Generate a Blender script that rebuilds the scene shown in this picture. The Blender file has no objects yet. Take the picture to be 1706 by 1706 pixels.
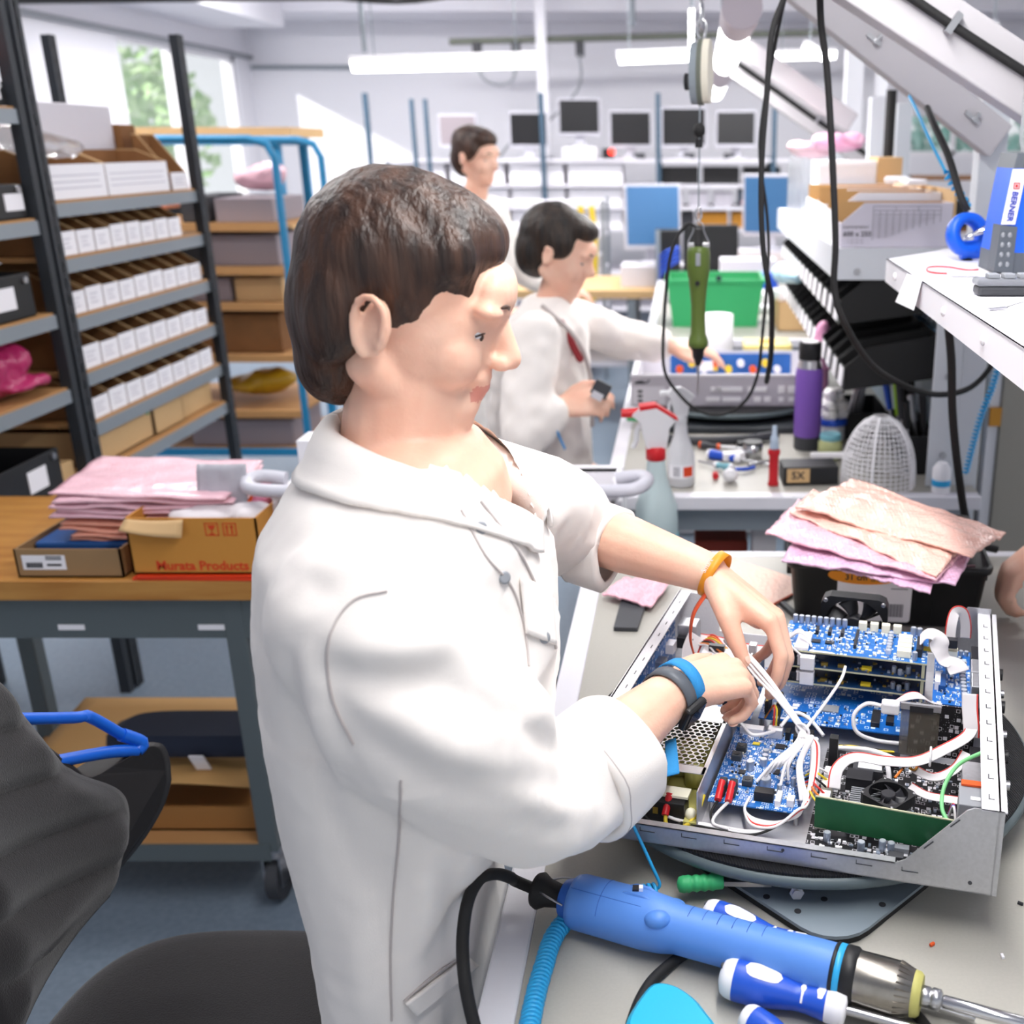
import bpy, bmesh, math, random
from mathutils import Vector as V, Matrix as M, noise
SC = bpy.context.scene
COL = SC.collection
R = random.Random(11)
PI = math.pi
CAMZ, PITCH, FPX, PCX, PCY = 1.70, math.radians(19.0), 1775.0, 1145.0, 853.0

# ---------------------------------------------------------------- materials
MATS = {}
def lin(h):
    h = h.lstrip('#')
    o = []
    for i in (0, 2, 4):
        c = int(h[i:i+2], 16) / 255
        o.append(c / 12.92 if c <= .04045 else ((c + .055) / 1.055) ** 2.4)
    return (*o, 1)
def mat(name, h, rough=.5, metal=0, spec=.5, var=0, vs=8, bump=0, bs=60, trans=0, emit=0, alpha=1, ior=1.45, stretch=None, h2=None, sheen=0, sss=0):
    m = bpy.data.materials.new(name); m.use_nodes = True
    nt = m.node_tree; b = nt.nodes['Principled BSDF']
    I = b.inputs
    I['Base Color'].default_value = lin(h); I['Roughness'].default_value = rough; I['Metallic'].default_value = metal
    I['Specular IOR Level'].default_value = spec; I['IOR'].default_value = ior; I['Alpha'].default_value = alpha
    I['Transmission Weight'].default_value = trans
    if sheen: I['Sheen Weight'].default_value = sheen
    if sss:
        I['Subsurface Weight'].default_value = sss; I['Subsurface Radius'].default_value = (.012, .005, .003); I['Subsurface Scale'].default_value = 1
    if emit:
        I['Emission Color'].default_value = lin(h); I['Emission Strength'].default_value = emit
    if var or bump:
        tc = nt.nodes.new('ShaderNodeTexCoord'); mp = nt.nodes.new('ShaderNodeMapping')
        nt.links.new(tc.outputs['Object'], mp.inputs['Vector'])
        if stretch: mp.inputs['Scale'].default_value = stretch
    if var:
        n = nt.nodes.new('ShaderNodeTexNoise'); n.inputs['Scale'].default_value = vs; n.inputs['Detail'].default_value = 5
        nt.links.new(mp.outputs[0], n.inputs['Vector'])
        r = nt.nodes.new('ShaderNodeValToRGB')
        c = lin(h); c2 = lin(h2) if h2 else tuple(x * (1 - var) for x in c[:3]) + (1,)
        r.color_ramp.elements[0].color = c2; r.color_ramp.elements[1].color = c
        r.color_ramp.elements[0].position = .35; r.color_ramp.elements[1].position = .65
        nt.links.new(n.outputs['Fac'], r.inputs['Fac']); nt.links.new(r.outputs['Color'], I['Base Color'])
    if bump:
        n2 = nt.nodes.new('ShaderNodeTexNoise'); n2.inputs['Scale'].default_value = bs; n2.inputs['Detail'].default_value = 4
        nt.links.new(mp.outputs[0], n2.inputs['Vector'])
        bp = nt.nodes.new('ShaderNodeBump'); bp.inputs['Strength'].default_value = bump; bp.inputs['Distance'].default_value = .01
        nt.links.new(n2.outputs['Fac'], bp.inputs['Height']); nt.links.new(bp.outputs['Normal'], I['Normal'])
    MATS[name] = m
    return m
def glow(name, h, e):
    m = bpy.data.materials.new(name); m.use_nodes = True
    nt = m.node_tree; nt.nodes.clear()
    em = nt.nodes.new('ShaderNodeEmission'); o = nt.nodes.new('ShaderNodeOutputMaterial')
    em.inputs[0].default_value = lin(h); em.inputs[1].default_value = e
    nt.links.new(em.outputs[0], o.inputs[0]); MATS[name] = m
    return m

# ---------------------------------------------------------------- projection on real planes
def P(u, v, x=None, y=None, z=None):
    """the point of the plane x=, y= or z= that the photograph shows at pixel u, v"""
    k = (v - PCY) / FPX
    r = V(((u - PCX) / FPX, math.cos(PITCH) - k * math.sin(PITCH), -math.sin(PITCH) - k * math.cos(PITCH)))
    t = x / r.x if x is not None else (y / r.y if y is not None else (z - CAMZ) / r.z)
    return r * t + V((0, 0, CAMZ))

# ---------------------------------------------------------------- mesh builder
def rotz(a): return M.Rotation(a, 4, 'Z')
def frame(o, ax, up=(0, 0, 1)):
    """matrix whose local Z runs along ax, origin at o"""
    z = V(ax).normalized(); u = V(up)
    if abs(z.dot(u)) > .98: u = V((0, 1, 0)) if abs(z.y) < .9 else V((1, 0, 0))
    x = u.cross(z).normalized(); y = z.cross(x)
    m = M((x, y, z)).transposed().to_4x4(); m.translation = V(o)
    return m
def smooth_path(p, n=6):
    p = [V(q) for q in p]; o = []
    for i in range(len(p) - 1):
        a, b, c, d = p[max(i-1, 0)], p[i], p[i+1], p[min(i+2, len(p)-1)]
        for k in range(n):
            t = k / n
            o.append(.5 * ((2*b) + (c-a)*t + (2*a-5*b+4*c-d)*t*t + (3*b-a-3*c+d)*t**3))
    o.append(p[-1])
    return o
class MB:
    def __init__(s, T=None): s.v = []; s.f = []; s.m = []; s.s = []; s.T = T or M.Identity(4)
    def add(s, vs, fs, m=0, sm=False):
        n = len(s.v); s.v += [tuple(s.T @ V(q)) for q in vs]
        for q in fs: s.f.append([n + i for i in q]); s.m.append(m); s.s.append(sm)
        return s
    def bx(s, x0, x1, y0, y1, z0, z1, m=0):
        vs = [(x, y, z) for z in (z0, z1) for y in (y0, y1) for x in (x0, x1)]
        return s.add(vs, [(0,2,3,1),(4,5,7,6),(0,1,5,4),(2,6,7,3),(0,4,6,2),(1,3,7,5)], m)
    def box(s, c, d, rot=None, m=0):
        Tm = M.Translation(V(c)) @ (rot.to_4x4() if rot else M.Identity(4))
        vs = [Tm @ V((x*d[0]/2, y*d[1]/2, z*d[2]/2)) for z in (-1,1) for y in (-1,1) for x in (-1,1)]
        return s.add(vs, [(0,2,3,1),(4,5,7,6),(0,1,5,4),(2,6,7,3),(0,4,6,2),(1,3,7,5)], m)
    def bar(s, a, b, w, h=None, m=0, up=(0,0,1)):
        a, b = V(a), V(b); h = h or w; T = frame(a, b - a, up); L = (b - a).length
        vs = [T @ V((x*w/2, y*h/2, z)) for z in (0, L) for y in (-1,1) for x in (-1,1)]
        return s.add(vs, [(0,2,3,1),(4,5,7,6),(0,1,5,4),(2,6,7,3),(0,4,6,2),(1,3,7,5)], m)
    def rings(s, rs, m=0, closed=False, cap=True, sm=True):
        n = len(rs[0]); vs = [p for r in rs for p in r]; fs = []
        k = len(rs) if closed else len(rs) - 1
        for i in range(k):
            for j in range(n):
                a, b = i*n + j, i*n + (j+1) % n; i2 = (i+1) % len(rs)
                fs.append((a, b, i2*n + (j+1) % n, i2*n + j))
        s.add(vs, fs, m, sm)
        if cap and not closed:
            s.add(rs[0], [tuple(range(n))[::-1]], m); s.add(rs[-1], [tuple(range(n))], m)
        return s
    def cyl(s, a, b, r, r2=None, n=16, m=0, cap=True):
        a, b = V(a), V(b); T = frame(a, b - a); L = (b - a).length; r2 = r if r2 is None else r2
        return s.rings([[T @ V((q*math.cos(2*PI*i/n), q*math.sin(2*PI*i/n), z)) for i in range(n)] for q, z in ((r, 0), (r2, L))], m, cap=cap)
    def tube(s, pts, r, n=8, m=0, closed=False, sm=0, flat=1):
        pts = smooth_path(pts, sm) if sm else [V(p) for p in pts]
        rr = r if isinstance(r, (list, tuple)) else None
        u = None; rs = []
        for i, p in enumerate(pts):
            if closed: t = pts[(i+1) % len(pts)] - pts[i-1]
            else: t = pts[min(i+1, len(pts)-1)] - pts[max(i-1, 0)]
            t = t.normalized() if t.length > 1e-9 else V((0, 0, 1))
            if u is None: u = V((0, 0, 1)) if abs(t.z) < .9 else V((1, 0, 0))
            u = (u - t * u.dot(t)); u = u.normalized() if u.length > 1e-6 else t.orthogonal().normalized()
            w = t.cross(u)
            q = rr[min(len(rr)-1, int(i * len(rr) / len(pts)))] if rr else r
            rs.append([p + (u * math.cos(2*PI*j/n) * flat + w * math.sin(2*PI*j/n)) * q for j in range(n)])
        return s.rings(rs, m, closed)
    def lathe(s, prof, n=20, T=None, m=0, cap=True):
        T = T or M.Identity(4)
        return s.rings([[T @ V((r*math.cos(2*PI*i/n), r*math.sin(2*PI*i/n), z)) for i in range(n)] for r, z in prof], m, cap=cap)
    def ball(s, c, r, n=12, m=0, k=8):
        r = V(r) if hasattr(r, '__len__') else V((r, r, r)); c = V(c)
        return s.rings([[c + V((r.x*math.sin(a)*math.cos(2*PI*j/n), r.y*math.sin(a)*math.sin(2*PI*j/n), -r.z*math.cos(a))) for j in range(n)] for a in [max(.02, min(PI-.02, PI*i/k)) for i in range(k+1)]], m)
    def prism(s, pts, z0, z1, T=None, m=0):
        T = T or M.Identity(4); n = len(pts)
        s.rings([[T @ V((x, y, z0)) for x, y in pts], [T @ V((x, y, z1)) for x, y in pts]], m, sm=False)
        return s
    def grid(s, fn, nu, nv, m=0, sm=True):
        vs = [fn(i / nu, j / nv) for j in range(nv+1) for i in range(nu+1)]
        return s.add(vs, [(j*(nu+1)+i, j*(nu+1)+i+1, (j+1)*(nu+1)+i+1, (j+1)*(nu+1)+i) for j in range(nv) for i in range(nu)], m, sm)
    def obj(s, name, mats, parent=None, bev=0, seg=2, thick=0, sub=0, fix=True):
        me = bpy.data.meshes.new(name); me.from_pydata(s.v, [], s.f)
        for x in (mats if isinstance(mats, (list, tuple)) else [mats]): me.materials.append(MATS[x] if isinstance(x, str) else x)
        me.polygons.foreach_set('material_index', s.m); me.polygons.foreach_set('use_smooth', s.s)
        if fix:
            b = bmesh.new(); b.from_mesh(me); bmesh.ops.recalc_face_normals(b, faces=b.faces[:]); b.to_mesh(me); b.free()
        me.update()
        o = bpy.data.objects.new(name, me); COL.objects.link(o)
        if parent: adopt(o, parent)
        if thick:
            q = o.modifiers.new('t', 'SOLIDIFY'); q.thickness = thick; q.offset = 0
        if bev:
            q = o.modifiers.new('b', 'BEVEL'); q.width = bev; q.segments = seg; q.limit_method = 'ANGLE'; q.angle_limit = math.radians(40)
        if sub:
            q = o.modifiers.new('s', 'SUBSURF'); q.levels = sub; q.render_levels = sub
        return o
def adopt(o, p):
    o.parent = p
    o.matrix_parent_inverse = WM.get(p.name, M.Identity(4)).inverted()
WM = {}
def tag(o, label, cat, group=None, kind=None):
    o['label'] = label; o['category'] = cat
    if group: o['group'] = group
    if kind: o['kind'] = kind
    return o
def thing(name, label, cat, loc=(0,0,0), rz=0, group=None):
    o = bpy.data.objects.new(name, None); COL.objects.link(o)
    o.location = loc; o.rotation_euler = (0, 0, rz); o.empty_display_size = .05
    WM[o.name] = M.Translation(V(loc)) @ rotz(rz)
    return tag(o, label, cat, group)
def structure(o): o['kind'] = 'structure'; return o
def kids(o): return list(KID.get(o.name, ())) or [c for c in o.children]
KID = {}
def dup(root, D, label=None, group=None):
    """a copy of a thing with its parts and sub-parts, moved by the matrix D"""
    base = root.matrix_basis.copy()
    r = root.copy(); COL.objects.link(r); r.matrix_basis = D @ base
    if label: r['label'] = label
    if group: r['group'] = group
    for ch in list(root.children):
        c = ch.copy(); COL.objects.link(c); c.parent = r
        for g in list(ch.children):
            d = g.copy(); COL.objects.link(d); d.parent = c
    return r
def T3(x, y, z, rz=0): return M.Translation((x, y, z)) @ rotz(rz)
def face_T(o, right, up):
    """matrix for flat writing: local X along right, local Y along up, Z out of the face"""
    x = V(right).normalized(); z = x.cross(V(up)).normalized(); y = z.cross(x)
    m = M((x, y, z)).transposed().to_4x4(); m.translation = V(o)
    return m
def text(s, size, T, m, parent, name='lettering', align='LEFT', bold=0, sx=1):
    cu = bpy.data.curves.new(name, 'FONT'); cu.body = s; cu.size = size; cu.align_x = align; cu.align_y = 'CENTER'
    cu.offset = bold; cu.extrude = .0002; cu.resolution_u = 2
    t = bpy.data.objects.new(name, cu); COL.objects.link(t)
    dg = bpy.context.evaluated_depsgraph_get()
    me = bpy.data.meshes.new_from_object(t.evaluated_get(dg)); bpy.data.objects.remove(t)
    me.transform(T @ M.Diagonal((sx, 1, 1, 1))); me.materials.clear(); me.materials.append(MATS[m])
    o = bpy.data.objects.new(name, me); COL.objects.link(o)
    if parent: adopt(o, parent)
    return o
def light(name, kind, loc, energy, color=(1,1,1), size=None, look=None, spread=None):
    l = bpy.data.lights.new(name, kind); l.energy = energy; l.color = color
    o = bpy.data.objects.new(name, l); COL.objects.link(o); o.location = loc
    if size:
        if kind == 'AREA':
            l.shape = 'RECTANGLE'; l.size, l.size_y = size
        else: l.shadow_soft_size = size
    if look is not None: o.rotation_euler = (V(look) - V(loc)).to_track_quat('-Z', 'Y').to_euler()
    return o
def remeshed(mb, name, mats, parent, vox=.005, smooth=4, fac=.5, disp=None):
    """one continuous skin grown over the pieces of mb"""
    o = mb.obj(name, mats, None)
    q = o.modifiers.new('r', 'REMESH'); q.mode = 'VOXEL'; q.voxel_size = vox; q.use_smooth_shade = True
    if smooth:
        q = o.modifiers.new('s', 'SMOOTH'); q.factor = fac; q.iterations = smooth
    dg = bpy.context.evaluated_depsgraph_get()
    me = bpy.data.meshes.new_from_object(o.evaluated_get(dg)); bpy.data.objects.remove(o)
    if disp:
        me.update()
        nv = [v.normal.copy() for v in me.vertices]
        for v, n in zip(me.vertices, nv): v.co = v.co + n * disp(v.co, n)
    me.materials.clear()
    for x in (mats if isinstance(mats, (list, tuple)) else [mats]): me.materials.append(MATS[x])
    me.polygons.foreach_set('use_smooth', [True] * len(me.polygons)); me.update()
    o = bpy.data.objects.new(name, me); COL.objects.link(o)
    if parent: adopt(o, parent)
    return o

# palette
for a in [('white_paint', '#e9e8ee', .6), ('ceiling_paint', '#e6e5ec', .7), ('steel_grey', '#8d959c', .45, .3), ('dark_steel', '#30343a', .5, .2), ('shelf_wood', '#b98a58', .6),
          ('black_plastic', '#17171a', .45), ('black_rubber', '#1b1a1b', .7), ('cardboard', '#b98d5c', .8), ('cardboard_dark', '#7a5330', .85), ('label_white', '#f1eff4', .6),
          ('blue_frame', '#1f7fae', .4), ('chrome', '#c9c9cc', .18, 1), ('steel', '#b4b4b8', .32, 1), ('white_plastic', '#eeecf0', .4), ('grey_plastic', '#8f9298', .5),
          ('bench_white', '#eeecf2', .45), ('orange', '#e2581f', .5), ('red', '#c81e26', .4), ('blue', '#1c4fc4', .4), ('cyan_cable', '#2ba3dc', .4), ('yellow', '#e6c531', .5),
          ('screen_black', '#1a1a1d', .35), ('screen_blue', '#3f6f9f', .4), ('green_crate', '#35a566', .5), ('dark_grey', '#3c3d42', .6), ('ink', '#2a2a30', .7), ('ink_grey', '#77767e', .7)]:
    mat(*a)
mat('floor_vinyl', '#7b8998', .35, var=.08, vs=60, h2='#717f8d')
mat('bench_top', '#aaa79f', .42, var=.04, vs=300)
mat('worktop_wood', '#bf8a45', .45, var=.25, vs=5, h2='#a87030', stretch=(1, 7, 7))
def bubble_mat(name, h, sc=170, st=.5, rough=.22):
    m = mat(name, h, rough, spec=.7); nt = m.node_tree; b = nt.nodes['Principled BSDF']
    tc = nt.nodes.new('ShaderNodeTexCoord'); v = nt.nodes.new('ShaderNodeTexVoronoi'); v.inputs['Scale'].default_value = sc; v.inputs['Randomness'].default_value = .35
    bp = nt.nodes.new('ShaderNodeBump'); bp.invert = True; bp.inputs['Strength'].default_value = st; bp.inputs['Distance'].default_value = .004
    nt.links.new(tc.outputs['Object'], v.inputs['Vector']); nt.links.new(v.outputs['Distance'], bp.inputs['Height']); nt.links.new(bp.outputs['Normal'], b.inputs['Normal'])
    b.inputs['Coat Weight'].default_value = .4; b.inputs['Coat Roughness'].default_value = .15
    return m
bubble_mat('pink_wrap', '#f4c3cf')
mat('magenta_bag', '#b02a62', .3, bump=.3, bs=40)
mat('clear_plastic', '#eef2f4', .15, trans=.85, alpha=.5)
mat('navy', '#1b2336', .8)
mat('galvanised', '#c3c4c9', .36, .75, var=.08, vs=220)
mat('glass', '#eef6f6', .02, alpha=.10)
# ================================================================ the room
b = MB(); b.bx(-4.6, 6, -3.5, 12, -.1, 0); structure(b.obj('floor', 'floor_vinyl'))
b = MB(); b.bx(-4.6, 6, -3.5, 12, 3.2, 3.3); structure(b.obj('ceiling', 'ceiling_paint'))
WB = (1.9, 3.6, 1.60, 2.02)
b = MB(); b.bx(-4.6, WB[0], 11.6, 11.75, 0, 3.2); b.bx(WB[1], 6, 11.6, 11.75, 0, 3.2); b.bx(WB[0], WB[1], 11.6, 11.75, 0, WB[2]); b.bx(WB[0], WB[1], 11.6, 11.75, WB[3], 3.2); structure(b.obj('wall_back', 'white_paint'))
# left wall with its window openings
WY = [(8.95, 10.0), (10.12, 11.25)]; WZ = (1.05, 2.52)
b = MB()
b.bx(-4.55, -4.4, -3.5, WY[0][0], 0, 3.2); b.bx(-4.55, -4.4, WY[0][0], 11.6, 0, WZ[0]); b.bx(-4.55, -4.4, WY[0][0], 11.6, WZ[1], 3.2)
b.bx(-4.55, -4.4, WY[0][1], WY[1][0], WZ[0], WZ[1]); b.bx(-4.55, -4.4, WY[1][1], 11.6, WZ[0], WZ[1])
structure(b.obj('wall_left', 'white_paint'))
for i, (y0, y1) in enumerate(WY):
    w = structure(bpy.data.objects.new('window_%d' % (i+1), None)); COL.objects.link(w); w.location = (-4.47, (y0+y1)/2, WZ[0]); WM[w.name] = M.Translation(w.location)
    b = MB()
    for q in ((y0, y0+.05, WZ[0], WZ[1]), (y1-.05, y1, WZ[0], WZ[1]), (y0, y1, WZ[0], WZ[0]+.05), (y0, y1, WZ[1]-.05, WZ[1])): b.bx(-4.5, -4.43, *q)
    b.obj('window_frame', 'white_plastic', w)
    b = MB(); b.bx(-4.472, -4.466, y0+.05, y1-.05, WZ[0]+.05, WZ[1]-.05); b.obj('pane', 'glass', w)
# greenery outside the left windows
mat('tree_green', '#86b06a', .8, var=.5, vs=3, h2='#c6d8b0')
for i, (y, z, s) in enumerate([(11.2, 1.1, 1.25), (14.6, 1.5, 1.6), (18.2, 1.0, 1.4)]):
    g = thing('garden_tree', ['leafy green tree outside the first window of the window wall', 'broad green tree outside the second window of the window wall', 'pale green shrub beyond the far corner window'][i], 'tree', (-9 - .2*i, y, 0))
    c = MB()
    for k in range(700):
        d = V((R.gauss(0, 1), R.gauss(0, 1), R.gauss(0, 1))).normalized() * (R.random() ** .4) * s
        p = V((-9, y, z + .9)) + d; a = V((R.gauss(0,1), R.gauss(0,1), R.gauss(0,1))).normalized() * .14; bb = a.orthogonal().normalized() * .1
        c.add([p+a, p+bb, p-a, p-bb], [(0,1,2,3)])
    c.obj('foliage', 'tree_green', g, fix=False)
    c = MB(); c.cyl((-9, y, 0), (-9, y, z + .8), .12, .08, 8); c.obj('trunk', 'cardboard_dark', g)
# bulkhead beam under the ceiling along the back wall, and downstand beams
b = MB(); b.bx(-4.4, 6, 10.7, 11.6, 2.86, 3.2); structure(b.obj('trim_1', 'ceiling_paint'))
b = MB(); b.bx(-4.4, -3.7, 3, 10.7, 2.72, 3.2); structure(b.obj('trim_2', 'ceiling_paint'))
b = MB(); b.bx(-4.4, 6, 6.0, 6.35, 2.98, 3.2); structure(b.obj('trim_3', 'white_paint'))
# white slender column
c = MB(); c.bx(-1.36, -1.27, 10.42, 10.5, 0, 3.2); structure(c.obj('column', 'white_paint'))
# right-hand side of the hall
b = MB(); b.bx(5.0, 5.15, 4.0, 11.6, 0, 3.2); structure(b.obj('wall_right', 'white_paint'))
w = structure(bpy.data.objects.new('window_3', None)); COL.objects.link(w); w.location = (2.75, 11.65, WB[2]); WM[w.name] = M.Translation(w.location)
b = MB()
for q in ((1.9, 3.6, WB[2], WB[2]+.04), (1.9, 3.6, WB[3]-.04, WB[3]), (1.9, 1.94, WB[2], WB[3]), (2.72, 2.77, WB[2], WB[3]), (3.56, 3.6, WB[2], WB[3])): b.bx(q[0], q[1], 11.64, 11.69, q[2], q[3])
b.obj('window_frame', 'white_plastic', w)
b = MB(); b.bx(1.94, 3.56, 11.66, 11.665, WB[2]+.04, WB[3]-.04); b.obj('pane', 'glass', w)
g = thing('garden_hedge', 'blue green hedge seen through the low window beyond the lamp arms', 'hedge', (3.2, 14, 0)); g['kind'] = 'stuff'
mat('hedge_green', '#5fae9c', .8, var=.6, vs=2, h2='#cfe9e2')
c = MB()
for k in range(900):
    p = V((1.2 + R.random()*4.2, 13.6 + R.random()*.8, .05 + R.random()*2.5)); a = V((R.gauss(0,1), R.gauss(0,1), R.gauss(0,1))).normalized() * .17
    bb = a.orthogonal().normalized() * .12; c.add([p+a, p+bb, p-a, p-bb], [(0,1,2,3)])
c.obj('foliage', 'hedge_green', g, fix=False)
# partition beside bench
mat('partition_paint', '#a39e94', .7)
# service pipes
def pipe(name, pts, r, m, label, cat='pipe', sm=0, group=None):
    return tag(MB().tube(pts, r, 8, sm=sm).obj(name, m), label, cat, group)
pipe('conduit', [(-4.37, 4.5, 2.53), (-4.37, 11.58, 2.53)], .022, 'grey_plastic', 'grey conduit running along the top of the window wall', 'conduit')
pipe('conduit', [(-4.37, 11.56, 2.44), (-2.9, 11.56, 2.44)], .018, 'steel_grey', 'thin grey conduit on the back wall in the corner above the blue trolley', 'conduit')
mat('pipe_green', '#6e7268', .5, .4)
pipe('ceiling_pipe', [(-4.2, 6.9, 2.50), (4.5, 6.9, 2.60)], .02, 'dark_grey', 'dark cable pipe running across the whole hall under the ceiling', 'pipe')
pipe('loose_cable', [(-4.0, 6.88, 2.515), (-3.1, 6.86, 2.515), (-2.4, 6.88, 2.54), (-1.7, 6.86, 2.49), (-1.2, 6.88, 2.545), (-.6, 6.87, 2.535)], .012, 'black_rubber', 'black cable slung loosely along the ceiling pipe', 'cable', 5)
t = thing('socket_rail', 'grey pipe rail with three black sockets above the hanging lamp', 'rail', (-1.4, 10.5, 2.6))
MB().tube([(-2.15, 10.5, 2.585), (1.6, 10.5, 2.67)], .03, 8).obj('rail_pipe', 'pipe_green', t)
for x in (-1.9, -1.55, -.97): MB().bx(x-.035, x+.035, 10.42, 10.52, 2.46, 2.575).obj('socket', 'dark_grey', t)
for i, (u, yy) in enumerate([(608, 7.0), (1055, 10.45)]):
    p = P(u, 90, y=yy); pipe('drop_rod', [(p.x, yy, 2.23 if i == 0 else 2.70), (p.x, yy, 3.2)], .014 if i == 0 else .022, 'steel_grey', ['thin grey rod holding up the long hanging tube lamp', 'grey drop pipe from the ceiling to the socket rail'][i], 'rod')
pipe('lamp_cable', [(-.97, 10.4, 2.47), (-.99, 10.45, 2.2), (-1.3, 10.5, 1.9), (-1.6, 10.52, 1.76), (-1.75, 10.5, 1.6)], .012, 'grey_plastic', 'thin grey cable hanging from the socket rail down the back wall', 'cable', 6)
pipe('lamp_cable', [(-1.9, 10.4, 2.47), (-1.85, 10.4, 2.28), (-1.7, 10.42, 2.22), (-1.57, 10.4, 2.28), (-1.55, 10.4, 2.47)], .014, 'grey_plastic', 'grey cable looping between two sockets of the rail', 'cable', 6)
# ceiling tube lamps
glow('tube_light', '#ffffff', 9)
LAST_LAMP = ['']
def tube_lamp(a, b, label, r=.045, group=None, hang=True):
    a, b = V(a), V(b); t = thing('tube_lamp', label, 'lamp', (a+b)/2, 0, group)
    d = (b-a).normalized(); LAST_LAMP[0] = t.name
    c = MB(); c.tube([a, b], r, 12); c.obj('light_tube', 'tube_light', t)
    c = MB(); c.bar(a - d*.015 + V((0,0,r*.55)), b + d*.015 + V((0,0,r*.55)), r*1.6, r*1.3); c.obj('lamp_housing', 'white_plastic', t, bev=.006)
    for f_ in ((.12, .88) if hang else ()): p = a.lerp(b, f_); MB().cyl(p + V((0,0,r)), (p.x, p.y, 3.2), .004, n=6).obj('hanging_wire', 'steel_grey', t)
    return t
tube_lamp((-2.03, 7.0, 2.16), (-.90, 7.0, 2.185), 'longest hanging tube lamp, above the row of monitors', .042)
tube_lamp((-.43, 7.3, 2.22), (.10, 7.3, 2.24), 'short tube lamp hanging just beside the spring balancer', .035)
tube_lamp((.62, 8.2, 2.30), (1.05, 8.2, 2.31), 'distant tube lamp seen between the two strands of the black cable loop', .03)
for i, (u, v, yy) in enumerate([(1345, 80, 8.6), (1540, 90, 6.5), (1655, 45, 7.5)]):
    p = P(u, v, y=yy); q = p + V((.25, .9, .0))
    tube_lamp(p, q, ['distant tube lamp hanging behind the black cable loop', 'distant tube lamp seen through the gap between the two sloping lamp arms', 'distant tube lamp above the near sloping arm'][i], .035)
# far right hall: dark racks under the low window
for i, (x, y, h, l) in enumerate([(2.55, 9.6, 1.46, 'dark storage rack under the low window behind the cartons'), (3.4, 8.4, 1.36, 'dark storage rack nearer the benches beyond the lamp arms')]):
    t = thing('storage_rack', l, 'rack', (x, y, 0)); mm = MB()
    for a in (-.7, .7):
        for e in (-.25, .25): MB().bx(x+a-.02, x+a+.02, y+e-.02, y+e+.02, 0, h).obj('upright', 'dark_steel', t)
    for z in (.3, .65, 1.0, h-.04):
        MB().bx(x-.7, x+.7, y-.25, y+.25, z, z+.03).obj('shelf_board', 'cardboard_dark', t)
    for k in range(4):
        tag(MB().bx(x-.62+k*.31, x-.36+k*.31, y-.2, y+.18, 1.0+.031, 1.0+.26).obj('storage_box', 'black_plastic', bev=.005), 'black storage box on the %s, %s from its aisle end' % (['dark rack under the low window', 'dark rack beyond the lamp arms'][i], ['first', 'second', 'third', 'fourth'][k]), 'box', 'black boxes on the far racks')
for x, w_, l in ((.985, .10, 'white square hall post behind the lamp arms'), (1.15, .06, 'narrow white hall post beside the square one')): tag(MB().bx(x-w_/2, x+w_/2, 6.75, 6.85, 0, 3.2).obj('hall_post', 'white_paint'), l, 'post')
# ================================================================ storage rack along the left aisle
ORD = ['first', 'second', 'third', 'fourth', 'fifth', 'sixth', 'seventh', 'eighth', 'ninth', 'tenth', 'eleventh', 'twelfth', 'thirteenth', 'fourteenth', 'fifteenth', 'sixteenth']
XS, XB = -1.84, -2.30
def perforated_post(x, y, h, t):
    c = MB(); c.bx(x-.02, x+.02, y-.004, y+.004, 0, h); c.bx(x+.014, x+.02, y-.022, y+.022, 0, h)
    for k in range(int(h / .05)): c.bx(x+.0201, x+.0208, y-.006, y+.006, .03+k*.05, .05+k*.05, 1)
    c.obj('upright', ['dark_steel', 'ink'], t)
t = thing('storage_rack', 'dark steel rack full of white-fronted parts bins beside the aisle', 'rack', (XS, 3.67, 0))
for x in (XS, XB):
    for y in (3.17, 4.17): perforated_post(x, y, 2.075, t)
for z in (1.545, 1.386, 1.214, 1.045, .888, .735):
    s = MB().bx(XB, XS, 3.18, 4.16, z-.012, z).obj('shelf_board', 'shelf_wood', t)
    for x in (XS, XB): MB().bx(x-.008, x+.008, 3.18, 4.16, z-.045, z-.006).obj('beam', 'steel_grey', s)
t = thing('storage_rack', 'dark steel rack with black boxes and a magenta bag, cut by the picture edge', 'rack', (XS, 2.6, 0))
for x in (XS, XB): perforated_post(x, 2.05, 2.075, t)
for x in (XS, XB): MB().bx(x-.02, x+.014, 3.112, 3.142, 0, 2.07).obj('upright', 'dark_steel', t)
for z in (1.80, 1.505, 1.24, 1.02, .735):
    s = MB().bx(XB, XS, 2.06, 3.11, z-.012, z).obj('shelf_board', 'shelf_wood', t)
    for x in (XS, XB): MB().bx(x-.008, x+.008, 2.06, 3.11, z-.045, z-.006).obj('beam', 'steel_grey', s)
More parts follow.
